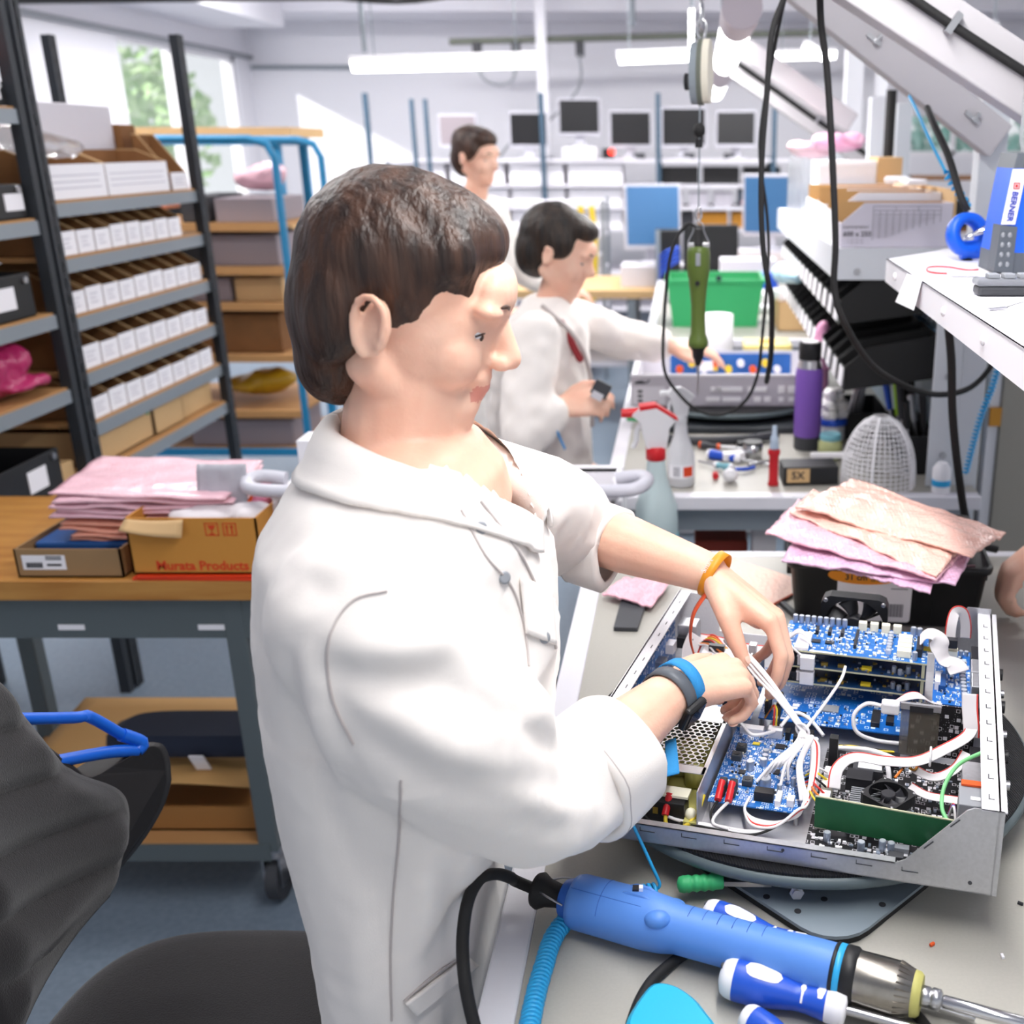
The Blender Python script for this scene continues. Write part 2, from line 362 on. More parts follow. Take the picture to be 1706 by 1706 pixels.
# the parts bins: open cardboard magazines with white fronts
mat('beige_card', '#c9a678', .8); mat('bin_card', '#8a5f38', .85, var=.15, vs=10)
def parts_bin(y0, y1, z, label, group, hf=.078, hb=.125, x0=XS-.012, L=.36):
    z += .0012
    t = thing('parts_bin', label, 'bin', (x0 - L/2, (y0+y1)/2, z), 0, group)
    e = .003; a, b_ = y0 + .002, y1 - .002
    c = MB(); c.bx(x0-L, x0, a, b_, z+.001, z+e)
    for y in (a, b_ - e):
        c.add([(x0, y, z), (x0, y, z+hf), (x0-.10, y, z+hb), (x0-L, y, z+hb), (x0-L, y, z), (x0, y+e, z), (x0, y+e, z+hf), (x0-.10, y+e, z+hb), (x0-L, y+e, z+hb), (x0-L, y+e, z)],
              [(0,1,2,3,4), (9,8,7,6,5), (0,5,6,1), (1,6,7,2), (2,7,8,3), (3,8,9,4), (4,9,5,0)])
    for y in (a, b_-e): c.bar((x0, y+e/2, z+hf), (x0-.10, y+e/2, z+hb), e*1.02, .003, 1).bar((x0-.10, y+e/2, z+hb), (x0-L, y+e/2, z+hb), e*1.02, .003, 1)
    c.bx(x0-L, x0-L+e, a, b_, z, z+hb); c.obj('tray', ['bin_card', 'beige_card'], t)
    f = MB().bx(x0, x0+.003, a, b_, z+.001, z+hf).obj('front_label', 'label_white', t)
    c = MB()
    for k in range(3): c.bx(x0+.003, x0+.0034, a+.02, b_-.03-.01*(k % 2), z+hf*(.3+.18*k), z+hf*(.3+.18*k)+.004)
    c.obj('print', 'ink_faint', f)
mat('ink_faint', '#c9c6d0', .7)
ROWN = ['second shelf from the top', 'third shelf from the top', 'fourth shelf from the top', 'fifth shelf from the top']
for r_, (z, n, y0, y1) in enumerate([(1.386, 8, 3.22, 4.02), (1.214, 9, 3.21, 4.13), (1.045, 8, 3.23, 4.13), (.888, 8, 3.23, 4.12)]):
    w = (y1 - y0) / n
    for k in range(n):
        j = R.uniform(-.004, .004)
        parts_bin(y0+k*w+.002, y0+(k+1)*w-.002, z, 'white-fronted cardboard bin on the %s, %s from the near upright' % (ROWN[r_], ORD[k]), 'parts bins on the ' + ROWN[r_], .068 + j, .124)
for k, (y0, y1) in enumerate([(3.21, 3.55), (3.555, 3.98)]):
    parts_bin(y0, y1, 1.545, ['wide white-fronted bin on the rack top shelf, beside the near upright', 'wide white-fronted bin on the rack top shelf, in front of the pale carton'][k], 'wide bins on the top shelf', .1, .14, L=.17)
parts_bin(4.0, 4.13, 1.545, 'narrow bin with a small white label at the far end of the top shelf', 'wide bins on the top shelf', .06, .19, L=.12)
def carton(x0, x1, y0, y1, z0, z1, m, label, name='carton', cat='box', group=None, flap=False, bev=.003, lid=True, lb=None):
    t = thing(name, label, cat, ((x0+x1)/2, (y0+y1)/2, z0), 0, group)
    c = MB(); e = .004
    if lid: c.bx(x0, x1, y0, y1, z0, z1)
    else:
        c.bx(x0, x1, y0, y1, z0, z0+e); c.bx(x0, x0+e, y0, y1, z0, z1); c.bx(x1-e, x1, y0, y1, z0, z1); c.bx(x0, x1, y0, y0+e, z0, z1); c.bx(x0, x1, y1-e, y1, z0, z1)
    o = c.obj('box_body', m, t, bev=bev if lid else 0)
    if lid and flap: MB().bx(x0+.01, x1-.01, (y0+y1)/2-.02, (y0+y1)/2+.02, z1, z1+.0008).obj('tape', 'label_white', t)
    if lb:
        f = MB().box(lb[0], lb[1]).obj('label', 'label_white', t)
    return t
mat('pale_carton', '#d8d5dd', .7)
carton(-2.28, -2.04, 3.28, 4.02, 1.547, 1.83, 'pale_carton', 'big pale grey carton standing on the top shelf of the bin rack')
carton(-2.27, -2.02, 4.03, 4.14, 1.547, 1.77, 'bin_card', 'narrow brown carton beside the far upright on the top shelf')
t = thing('plastic_bag', 'crumpled clear plastic bag lying on the top shelf by the near upright', 'bag', (-2.0, 3.3, 1.69))
remeshed(MB().ball((-1.93, 3.36, 1.70), (.09, .1, .04)).ball((-1.95, 3.28, 1.715), (.06, .06, .05)).ball((-1.9, 3.44, 1.69), (.05, .07, .03)), 'film', 'clear_plastic', t, .015, 2, disp=lambda p, n: .012 * noise.noise(p * 25))
g = carton(-2.2, -1.87, 3.24, 3.62, .737, .845, 'beige_card', 'long beige carton with a green dot on the lowest rack shelf', lid=False)
MB().cyl((-1.8695, 3.6, .825), (-1.868, 3.6, .825), .008).obj('green_sticker', 'green_crate', g)
carton(-2.2, -1.865, 3.63, 3.85, .737, .842, 'beige_card', 'beige carton in the middle of the lowest rack shelf', lid=False)
carton(-2.2, -1.875, 3.87, 4.12, .737, .862, 'beige_card', 'beige carton near the far end of the lowest rack shelf')
# other bay
def black_box(y0, y1, z, h, label, lab=True, L=.4):
    t = thing('black_box', label, 'box', (XS-.2, (y0+y1)/2, z)); x0 = XS - .01
    c = MB(); e = .005; c.bx(x0-L, x0, y0, y1, z, z+e)
    for q in ((x0-L, x0-L+e, y0, y1), (x0-e, x0, y0, y1), (x0-L, x0, y0, y0+e), (x0-L, x0, y1-e, y1)): c.bx(*q, z, z+h)
    c.obj('box_body', 'black_plastic', t, bev=.002)
    if lab:
        w = min(.09, (y1-y0)*.6); m_ = (y0+y1)/2 + (y1-y0)*.1
        MB().bx(x0, x0+.002, m_-w/2, m_+w/2, z+h*.25, z+h*.75).obj('label', 'label_white', t)
    MB().cyl((x0, y1-.03, z+h*.85), (x0+.006, y1-.03, z+h*.85), .01).obj('hook', 'steel', t)
black_box(2.72, 3.05, 1.243, .12, 'black storage box with a square white label, above the magenta bag')
black_box(2.96, 3.10, 1.507, .09, 'black bin with a wide white label in the magenta bag rack, next to the upright')
black_box(2.80, 2.95, 1.507, .09, 'black bin with a white label in the magenta bag rack, second from the upright')
black_box(2.93, 3.10, 1.802, .06, 'small black bin with a white label high up under the red bag')
t = thing('plastic_bag', 'orange red plastic bag sitting on the small bin high on the rack', 'bag', (-1.93, 3.0, 1.866))
remeshed(MB().ball((-1.93, 3.03, 1.92), (.07, .07, .055)).ball((-1.95, 3.0, 1.97), (.05, .05, .05)), 'film', 'orange', t, .01, 3, disp=lambda p, n: .015 * noise.noise(p * 20))
mat('mauve_grey', '#93898f', .7)  # plain mauve grey for cartons and one monitor screen
carton(-2.25, -2.02, 2.6, 3.1, 1.022, 1.17, 'mauve_grey', 'mauve grey carton behind the magenta bag')
t = thing('plastic_bag', 'shiny magenta plastic bag on the rack shelf', 'bag', (-1.9, 2.9, 1.025))
remeshed(MB().ball((-1.93, 2.88, 1.088), (.08, .13, .05)).ball((-1.91, 2.95, 1.125), (.06, .08, .05)).ball((-1.9, 2.85, 1.118), (.05, .07, .04)).ball((-1.87, 2.96, 1.062), (.04, .1, .02)), 'film', 'magenta_bag', t, .008, 2, disp=lambda p, n: .014 * noise.noise(p * 18) + .005 * noise.noise(p * 55))
black_box(2.2, 2.70, .737, .12, 'black document box cut by the picture edge on the lowest shelf', False)
black_box(2.72, 3.02, .737, .125, 'black document box with a white label on the lowest shelf, beside the wooden worktop')
carton(-2.2, -1.86, 3.03, 3.10, .737, .80, 'beige_card', 'small brown carton wedged between the document box and the upright')
# blue trolleys behind the rack
def blue_trolley(x0, x1, y0, y1, h, label, shelves):
    t = thing('trolley', label, 'trolley', ((x0+x1)/2, (y0+y1)/2, 0))
    for y in (y0, y1):
        MB().tube([(x0, y, .16), (x0, y, h-.08), (x0+.03, y, h-.02), (x0+.1, y, h), (x1-.1, y, h), (x1-.03, y, h-.02), (x1, y, h-.08), (x1, y, .16)], .017, 8).obj('frame', 'blue_frame', t)
    for z in shelves:
        s = MB().bx(x0+.02, x1-.02, y0, y1, z, z+.02).obj('shelf_board', 'shelf_wood', t)
        MB().bx(x0+.01, x1-.01, y0-.012, y0, z-.012, z+.022).obj('edge_strip', 'blue_frame' if z < .4 else 'shelf_wood', s)
    for x in (x0+.06, x1-.06):
        for y in (y0+.06, y1-.06):
            w = MB().cyl((x-.018, y, .07), (x+.018, y, .07), .07, n=16).obj('caster', 'black_rubber', t)
            MB().bx(x-.03, x+.03, y-.025, y+.025, .1, .17).obj('caster_fork', 'steel', w)
blue_trolley(-2.85, -1.745, 4.75, 5.35, 1.725, 'blue tube trolley with wooden shelves behind the bin rack', (.355, .535, .79, 1.02, 1.175, 1.36))
t = thing('tall_shelf', 'blue framed shelf with a pale wooden top board behind the bin rack', 'shelf', (-2.6, 5.9, 0))
for x in (-3.4, -2.08):
    for y in (5.7, 6.1): MB().bx(x-.02, x+.02, y-.02, y+.02, 0, 1.70).obj('upright', 'blue_frame', t)
MB().bx(-3.42, -2.06, 5.66, 6.14, 1.70, 1.738).obj('beam', 'blue_frame', t); MB().bx(-3.45, -1.98, 5.64, 6.16, 1.738, 1.785).obj('top_board', 'beige_card', t)
MB().bx(-3.42, -2.06, 5.66, 6.14, 1.28, 1.32).obj('shelf_board', 'beige_card', t)
for k, (x0, x1) in enumerate([(-3.25, -2.9), (-2.88, -2.52), (-2.50, -2.13)]):
    carton(x0, x1, 5.7, 6.0, 1.322, 1.45, 'black_plastic', ['black crate on the blue framed shelf, nearest the rack upright', 'black crate in the middle of the blue framed shelf', 'black crate at the end of the blue framed shelf by the trolley handle'][k], 'black_crate', 'crate', 'black crates on the blue shelf')
for k, (x, y, z, sx, sz, lab) in enumerate([(-2.42, 5.1, 1.485, .14, .075, 'pink bubble bag on the blue trolley behind the rack upright'), (-1.95, 5.1, 1.56, .12, .05, 'pink bubble bag on the mauve box in the blue trolley by its tube handle')]):
    t = thing('bubble_bag', lab, 'bag', (x, y, z - sz))
    remeshed(MB().ball((x, y, z), (sx, .12, sz)).ball((x+.05, y-.03, z+.03), (sx*.7, .1, sz*.8)), 'film', 'pink_wrap', t, .02, 2, disp=lambda p, n: .02 * noise.noise(p * 12))
for k, (x0, x1, z, h, m, lab) in enumerate([(-2.2, -2.08, 1.382, .11, 'dark_grey', 'small dark box on the top board of the blue trolley'), (-2.05, -1.80, 1.382, .10, 'mauve_grey', 'mauve box at the handle end of the top board of the blue trolley'),
        (-2.3, -2.12, 1.197, .13, 'black_plastic', 'black box on the second board of the blue trolley'), (-2.1, -1.80, 1.197, .13, 'mauve_grey', 'mauve grey carton on the second board of the blue trolley'),
        (-2.25, -2.03, 1.042, .10, 'mauve_grey', 'mauve carton on the third board of the blue trolley'), (-2.01, -1.80, 1.042, .10, 'beige_card', 'beige carton on the third board of the blue trolley'),
        (-2.4, -1.83, .812, .17, 'bin_card', 'brown carton on the fourth board of the blue trolley'), (-2.3, -1.83, .377, .12, 'mauve_grey', 'pale carton low on the blue trolley')]):
    carton(x0, x1, 4.8, 5.2, z, z+h, m, lab)
mat('amber_bag', '#b8901c', .35)
tag(remeshed(MB().ball((-2.03, 4.98, .63), (.17, .13, .045)).ball((-1.95, 4.95, .66), (.12, .1, .055)), 'amber_bag', 'amber_bag', None, .02, 2, disp=lambda p, n: .015 * noise.noise(p * 14)), 'amber film bag on a lower board of the blue trolley', 'bag')
# blue ladder frame behind near rack
t = thing('blue_ladder', 'pale blue frame standing behind the rack by the window wall', 'frame', (-3.3, 4.4, 0))
for y in (4.2, 4.75): MB().bx(-3.33, -3.27, y-.025, y+.025, 0, 1.96).obj('upright', 'blue_frame', t)
for z in (1.55, 1.75, .6): MB().bx(-3.32, -3.28, 4.2, 4.75, z-.05, z+.05).obj('rung', 'blue_frame', t)

# ================================================================ wooden rolling workbench
t = thing('wooden_workbench', 'rolling workbench with an oak worktop and grey steel frame', 'workbench', (-1.5, 2.35, 0))
TX0, TX1, TY0, TY1, TZ = -2.05, -.885, 2.05, 2.62, .842
TXS = -1.80
c = MB(); c.bx(TXS, TX1, TY0, TY1, TZ-.045, TZ); c.obj('worktop', 'worktop_wood', t, bev=.003)
mat('bench_frame', '#5f686b', .45, .2)
MB().bx(TXS+.01, TX1-.03, TY0+.03, TY0+.06, TZ-.145, TZ-.045).obj('apron', 'bench_frame', t)
MB().bx(TXS+.01, TX1-.03, TY1-.06, TY1-.03, TZ-.12, TZ-.045).obj('apron', 'bench_frame', t)
for i, x in enumerate((-1.32, -1.02)): MB().bx(x-.028, x+.028, TY0+.0275, TY0+.03, TZ-.125, TZ-.113).obj('apron_label', 'label_white', t)
for x in (TXS+.05, TX1-.085):
    for y in (TY0+.05, TY1-.05):
        MB().bx(x-.022, x+.022, y-.022, y+.022, .15, TZ-.045).obj('leg', 'bench_frame', t, bev=.003)
        w = MB()
        w.cyl((x-.014, y+.02, .06), (x+.014, y+.02, .06), .06, n=20)
        w = w.obj('caster', 'dark_grey', t, bev=.004)
        f = MB(); f.bx(x-.022, x-.017, y-.02, y+.035, .05, .13); f.bx(x+.017, x+.022, y-.02, y+.035, .05, .13); f.bx(x-.022, x+.022, y-.02, y+.035, .128, .134); f.cyl((x, y, .13), (x, y, .152), .022)
        f.obj('caster_fork', 'steel', w)
MB().bx(TXS+.05, TX1-.08, TY0+.03, TY1-.03, .170, .176).obj('lower_shelf', 'shelf_wood', t)
MB().bx(TXS+.05, TX1-.08, TY0+.025, TY0+.045, .128, .172).obj('shelf_rail', 'bench_frame', t)
MB().bx(TXS+.05, TX1-.08, TY1-.045, TY1-.025, .128, .172).obj('shelf_rail', 'bench_frame', t)
mat('tray_card', '#9c6a35', .8, var=.1, vs=6)
c = MB(); x0, x1, y0, y1 = -1.65, -.99, TY0+.075, TY1-.1
c.bx(x0, x1, y0, y1, .1765, .182)
for q in ((x0, x1, y0, y0+.006), (x0, x1, y1-.006, y1), (x0, x0+.006, y0, y1), (x1-.006, x1, y0, y1)): c.bx(*q, .1765, .24)
tag(c.obj('card_tray', 'tray_card'), 'open brown cardboard tray on the lower shelf of the wooden workbench', 'tray')
mat('sheet_card', '#c89b60', .75)
def sheet(u, v): return V((-1.62 + .60*u, 2.15 + .40*v, .262 + .028*math.sin(u*2.6) * (1-v) + .03*v))
tag(MB().grid(sheet, 14, 8).obj('card_sheet', 'sheet_card', thick=.004), 'bent sheet of brown cardboard lying across the tray on the lower shelf', 'cardboard')
t = thing('seat_cushion', 'navy seat cushion resting on the cardboard under the oak worktop', 'cushion', (-1.19, 2.37, .32))
c = MB(); c.rings([[V((-1.16 + .235*k*math.copysign(abs(math.cos(a))**.5, math.cos(a)), 2.265 + .072*k*math.copysign(abs(math.sin(a))**.5, math.sin(a)), z)) for a in [2*PI*i/28 for i in range(28)]] for z, k in ((.322, .80), (.328, .93), (.340, 1.0), (.366, .98), (.382, .84))])
c.obj('pad', 'navy', t)
MB().box((-1.15, 2.185, .322), (.034, .004, .06), M.Rotation(.5, 3, 'X')).obj('care_tag', 'label_white', t)
# things on the worktop
mat('flat_box', '#9a7a55', .8)
q0 = P(42, 955, z=TZ); q1 = P(210, 960, z=TZ)
t = thing('label_carton', 'flat brown carton with a printed white label at the worktop edge', 'box', (-1.27, 2.15, TZ))
c = MB(); e = .004; x0, x1, y0, y1 = q0.x, q1.x, 2.07, 2.27
c.bx(x0, x1, y0, y1, TZ, TZ+e)
for q in ((x0, x1, y0, y0+e), (x0, x1, y1-e, y1), (x0, x0+e, y0, y1), (x1-e, x1, y0, y1)): c.bx(*q, TZ, TZ+.063)
c.obj('box_body', 'flat_box', t)
l = MB().bx(x0+.015, x0+.105, y0-.001, y0, TZ+.018, TZ+.05).obj('label', 'label_white', t)
c = MB()
for k in range(16): c.bx(x0+.022+k*.0022, x0+.0232+k*.0022+(k % 3)*.0004, y0-.0014, y0-.001, TZ+.022, TZ+.034)
for z in (.04, .045): c.bx(x0+.065, x0+.098, y0-.0014, y0-.001, TZ+z, TZ+z+.003)
c.bx(x0+.066, x0+.096, y0-.0014, y0-.001, TZ+.026, TZ+.031); c.obj('print', 'ink', l)
tag(MB().box(((x0+x1)/2, (y0+y1)/2+.02, TZ+.043), (.2, .13, .03)).obj('blue_pack', mat('pack_blue', '#1c4f8f', .5), bev=.006), 'blue foil pack inside the flat labelled carton', 'pack')
# stack of pink bubble bags
def bubble_bag(cx, cy, z, w, d, rz, label, group, m='pink_wrap', amp=.01, name='bubble_bag', tilt=(0, 0), ph=0):
    T = T3(cx, cy, z, rz)
    def fn(u, v):
        a = 4*u*(1-u); bb = 4*v*(1-v)
        edge = 1 if min(u, v, 1-u, 1-v) > .02 else 0
        return T @ V(((u-.5)*w, (v-.5)*d, .005*min(a, bb)**.3 + amp*noise.noise((u*4+ph, v*4, ph)) + tilt[0]*(u-.5) + tilt[1]*(v-.5) + .0025*noise.noise((u*26, v*26, ph)) * edge))
    return tag(MB().grid(fn, 30, 20).obj(name, m, thick=.004), label, 'bubble bag', group)
bubble_mat('salmon_wrap', '#f2a58c')
BH = ['topmost', 'second from the top', 'third from the top', 'fourth from the top', 'fifth from the top', 'sixth from the top', 'seventh from the top', 'eighth from the top', 'lowest']
zs = [.905 + i*.0125 for i in range(9)]
for i, z in enumerate(zs):
    lo = i < 4
    bubble_bag(-1.17 + R.uniform(-.012, .012) + (.012 if not lo else 0), 2.24, z + (.005 if not lo else 0), .31 if lo else .37, .22, R.uniform(-.05, .05) + (.04 if not lo else 0), '%s bubble bag of the pink stack on the oak worktop, %s' % ('salmon' if lo else 'pale pink', BH[8-i]), 'pink bubble bags on the oak worktop', 'salmon_wrap' if lo else 'pink_wrap', .006, tilt=(-.012, .02), ph=i*3.1)
# printed carton
mat('kraft_print', '#c98a3a', .75); mat('print_red', '#cf3d12', .6)
x0, x1, y0, y1, zt = -1.155, -.885, 2.06, 2.28, TZ+.135
t = thing('printed_carton', 'open kraft carton printed in red on the oak worktop', 'box', ((x0+x1)/2, 2.17, TZ+.012))
c = MB(); zb = TZ + .012
c.bx(x0, x1, y0, y1, zb, zb+.004)
for q in ((x0, x1, y0, y0+.004), (x0, x1, y1-.004, y1), (x0, x0+.004, y0, y1), (x1-.004, x1, y0, y1)): c.bx(*q, zb, zt)
c.obj('box_body', 'kraft_print', t)
def flap(u, v): return V((x0+.002 + u*.12, y0 - .03*v*(1-.4*u) - .01*math.sin(u*3), zt - .002 - .014*v - .02*u*v))
MB().grid(flap, 8, 4).obj('torn_flap', 'beige_card', t, thick=.003)
FT = face_T((x0+.05, y0-.0005, zb+.018), (1,0,0), (0,0,1)); text('Murata Products', .0285, FT, 'print_red', t, bold=.0008)
l = MB().bx(x0+.028, x0+.09, y0-.001, y0, zt-.034, zt-.015).obj('logo_plate', 'print_red', t)
text('muRata', .017, face_T((x0+.032, y0-.0013, zt-.025), (1,0,0), (0,0,1)), 'kraft_print', l, 'logo', bold=.0005)
for k, xx in enumerate((.163, .2)):
    c = MB(); X = x0+xx
    for q in ((X, X+.028, zt-.038, zt-.036), (X, X+.028, zt-.012, zt-.01), (X, X+.002, zt-.038, zt-.01), (X+.026, X+.028, zt-.038, zt-.01)): c.bx(q[0], q[1], y0-.0008, y0, q[2], q[3])
    if k:
        for dx in (.007, .017): c.bx(X+dx, X+dx+.003, y0-.0008, y0, zt-.034, zt-.018); c.prism([(X+dx-.002, zt-.02), (X+dx+.005, zt-.02), (X+dx+.0015, zt-.013)], 0, .0008, M(((1,0,0,0),(0,0,-1,y0),(0,1,0,0),(0,0,0,1))))
    else:
        c.bx(X+.013, X+.015, y0-.0008, y0, zt-.034, zt-.022); c.bx(X+.008, X+.02, y0-.0008, y0, zt-.035, zt-.033)
        c.prism([(X+.006, zt-.015), (X+.022, zt-.015), (X+.018, zt-.024), (X+.01, zt-.024)], 0, .0008, M(((1,0,0,0),(0,0,-1,y0),(0,1,0,0),(0,0,0,1))))
    c.obj('handling_mark', 'print_red', t)
mat('folder_red', '#e23c12', .45)
for k in range(2): tag(MB().box((-1.005 + .01*k, 2.135, TZ+.003+.006*k), (.3, .17, .005), rotz(.03*k-.02).to_3x3()).obj('document_folder', 'folder_red', bev=.001), ['red folder under the printed carton, the lower one', 'red folder directly under the printed carton'][k], 'folder', 'red folders under the printed carton')
# cut foam and film in the carton
mat('grey_film', '#b9b7c0', .25, bump=.2, bs=40)
t = thing('film_pouch', 'grey translucent film pouch sticking out of the printed carton', 'pouch', (-1.0, 2.17, zb+.006))
c = MB(); c.grid(lambda u, v: V((-1.055 + .105*u + .012*v, 2.15 + .025*v + .006*noise.noise((u*5, v*5, 0)), zb + .02 + .185*v)), 10, 12); c.obj('film', 'grey_film', t, thick=.004)
t = thing('adhesive_roll', 'pink adhesive roll with an orange rim beside the film pouch', 'roll', (-.93, 2.22, zb+.006))
T = frame((-.955, 2.25, .972), (-.35, -.9, .2))
MB().lathe([(.025, 0), (.046, 0), (.046, .04), (.025, .04), (.025, 0)], 28, T, cap=False).obj('roll', mat('roll_pink', '#e58fb0', .3), t)
MB().lathe([(.020, -.002), (.0255, -.002), (.0255, .042), (.020, .042), (.020, -.002)], 28, T, cap=False).obj('core', 'orange', t)
mat('white_tissue', '#e6e0e4', .7)
tag(remeshed(MB().ball((-1.03, 2.17, zt-.02), (.09, .08, .022)).ball((-.93, 2.15, zt-.018), (.05, .05, .02)), 'packing_foam', 'white_tissue', None, .01, 2, disp=lambda p, n: .008*noise.noise(p*30)), 'white packing foam filling the printed carton', 'foam')

# ================================================================ chair
mat('chair_fabric', '#1d1a1c', .85, bump=.25, bs=500, sheen=.2); mat('chair_shell', '#191719', .6); mat('grip_blue', '#1462d2', .35)
t = thing('work_chair', 'dark grey swivel work chair with a bright blue grip', 'chair', (-.62, 1.05, 0))
def sq(a, e): return math.copysign(abs(math.cos(a))**e, math.cos(a)), math.copysign(abs(math.sin(a))**e, math.sin(a))
rs = []
for z, k in ((.545, .86), (.56, .97), (.585, 1.0), (.603, .97), (.612, .88), (.614, .6), (.61, .25)):
    rs.append([V((-.63 + .225*k*sq(a, .62)[0], 1.055 + .245*k*sq(a, .62)[1], z)) for a in [2*PI*i/40 for i in range(40)]])
MB().rings(rs).obj('seat', 'chair_fabric', t, sub=1)
MB().lathe([(.2, .52), (.22, .535), (.2, .547)], 24, T3(-.63, 1.055, 0)).obj('seat_pan', 'chair_shell', t)
# winged back with slanting ribs, facing the bench
BO = [(1.38, .80), (1.385, .84), (1.375, .868), (1.34, .876), (1.262, .885), (1.232, .925), (1.15, 1.06), (1.11, 1.16), (1.085, 1.21), (1.04, 1.235), (.98, 1.235), (.93, 1.21), (.91, 1.14), (.90, 1.0), (.89, .88), (.90, .78), (.945, .71), (1.02, .69), (1.10, .70), (1.20, .716), (1.30, .735), (1.355, .765)]
BO = [(q.x, q.y) for q in smooth_path([V((*p, 0)) for p in BO + [BO[0]]], 4)[:-1]]
def bx_at(y, z): s_ = (y-1.13)/.25; return -.835 + .055*s_*s_ + .05*max(0, .95-z)**2*4 - .05*max(0, z-.9)
def bring(k, off):
    o_ = []
    for y, z in BO: q = V((1.13+(y-1.13)*k, .93+(z-.93)*k)) if False else (1.12+(y-1.12)*k, .92+(z-.92)*k); o_.append(V((bx_at(*q)+off, q[0], q[1])))
    return o_
MB().rings([bring(.93, -.035), bring(.99, -.025), bring(1, -.008), bring(.985, .006), bring(.93, .012)]).obj('back_shell', 'chair_shell', t)
def pad(u, v):
    y0_, y1_ = .935, 1.270 - .08*(lambda q: q*q*(3-2*q))(max(0, min(1, (v-.22)/.26))) - .11*max(0, (v-.44)/.56) - .07*max(0, 1-v/.22)**2
    y = y0_+(y1_-y0_)*u; z = .735+.45*v
    e_ = min(u, 1-u, v, 1-v); w_ = z + .42*(y-1.1)
    return V((bx_at(y, z)+.030+.012*min(1, e_*9)+.017*abs(math.sin(w_*PI/.075))*min(1, e_*7), y, z))
MB().grid(pad, 30, 70).obj('back_pad', 'chair_fabric', t, thick=.012)
gp = [V((bx_at(y, z)+.0+dx, y, z)) for y, z, dx in ((1.17, .955, .0), (1.285, .905, .005), (1.335, .878, .006), (1.345, .885, .006), (1.325, .91, .0), (1.285, .962, .0), (1.265, .972, .0), (1.16, 1.03, .0))]
MB().tube(gp[:3], .009, 8, sm=4).tube(gp[2:5], .010, 8, sm=4).tube(gp[4:], .008, 8, sm=4).obj('blue_grip', 'grip_blue', t)
MB().cyl((-.63, 1.055, .2), (-.63, 1.055, .53), .028).obj('gas_column', 'chrome', t)
MB().tube([(-.65, 1.06, .52), (-.84, 1.07, .53), (-.93, 1.08, .62), (-.95, 1.09, .75)], .02, 8, sm=4).obj('back_bracket', 'chair_shell', t)
for k in range(5):
    a = 2*PI*k/5 + PI/5; e = V((-.63 + .3*math.cos(a), 1.055 + .3*math.sin(a), .08))
    MB().bar((-.63, 1.055, .17), e, .05, .03).obj('base_arm', 'chair_shell', t)
    MB().cyl(e + V((-.02, 0, -.05)), e + V((.02, 0, -.05)), .03).obj('caster', 'black_rubber', t)
# ================================================================ the row of assembly benches
mat('bench_edge', '#dedce3', .45); mat('arm_paint', '#b9b5b9', .55); mat('post_paint', '#d3d6dc', .5)
BT = .92
def bench(label, y0, y1, x0, x1, arms, post=0):
    t = thing('assembly_bench', label, 'workbench', ((x0+x1)/2, (y0+y1)/2, 0))
    MB().bx(x0+.038, x1, y0+.038, y1-.03, BT-.03, BT).obj('worktop', 'bench_top', t)
    c = MB(); c.bx(x0, x0+.038, y0, y1, BT-.032, BT+.001); c.bx(x0+.038, x1, y0, y0+.038, BT-.032, BT+.001); c.bx(x0+.038, x1, y1-.03, y1, BT-.032, BT+.001)
    c.obj('worktop_edging', 'bench_edge', t, bev=.003)
    MB().bx(x0+.05, x1-.02, y0+.05, y0+.1, BT-.1, BT-.032).obj('apron', 'steel_grey', t)
    MB().bx(x0+.05, x0+.09, y0+.1, y1-.1, BT-.1, BT-.032).obj('apron', 'steel_grey', t)
    for y in (y0+.12, y1-.12):
        c = MB(); c.bx(x0+.36, x0+.42, y-.025, y+.025, .05, BT-.032).bx(x0+.1, x1, y-.03, y+.03, .02, .06); c.obj('leg', 'arm_paint', t, bev=.004)
        MB().bx(x1-.05+post, x1+.01+post, y-.03, y+.03, 0, 1.86).obj('post', 'post_paint', t, bev=.003)
        if post: MB().bx(x1-.02, x1-.05+post, y-.02, y+.02, BT-.09, BT-.034).obj('bracket', 'post_paint', t)
    for (a, b_, y, w, h) in arms:
        c = MB(); c.bar(a, b_, h, w, up=(0, 1, 0)); o = c.obj('lamp_arm', 'arm_paint', t, bev=.004)
        d = V(b_) - V(a); n = V((d.z, 0, -d.x)).normalized() * (-1 if d.z*1 > 0 else 1)
    return t
def arm(y, ua, va, ub, vb, w=.06, h=.085): return (P(ua, va, y=y), P(ub, vb, y=y), y, w, h)
A1 = arm(1.95, 1380, -75, 1745, 168, .07, .098); A2 = arm(2.45, 1290, -60, 1662, 236, .06, .078); A3 = arm(4.62, 1222, 108, 1478, 288, .08, .09); A2b = arm(4.15, 1205, 55, 1420, 205, .05, .07)
bench('assembly bench in front, carrying the opened electronics chassis', .5, 2.02, -.2, .72, [A1], .13)
bench('second assembly bench, with the purple flask and the bin panel', 2.37, 4.12, -.2, .69, [A2, A2b])
bench('third assembly bench, with the green crate', 4.5, 6.6, -.18, .9, [A3])
for q, (a, l) in enumerate(((A1, 'black cable clipped along the nearest sloping lamp arm'), (A3, 'thin black cable running down the farthest sloping lamp arm'))):
    off = V((0, -a[3]/2-.008, .012))
    t = thing('arm_cable', l, 'cable', a[1]); MB().tube([a[0]+off, (a[0]+a[1])/2+off+V((0,0,-.004)), a[1]+off], .0075 if q == 0 else .01, 8, sm=6).obj('cable', 'black_rubber', t)
    p = a[0].lerp(a[1], .53) + off; MB().box(p, (.012, .02, .035), M.Rotation(.6, 3, 'Y')).obj('clip', 'steel', t)
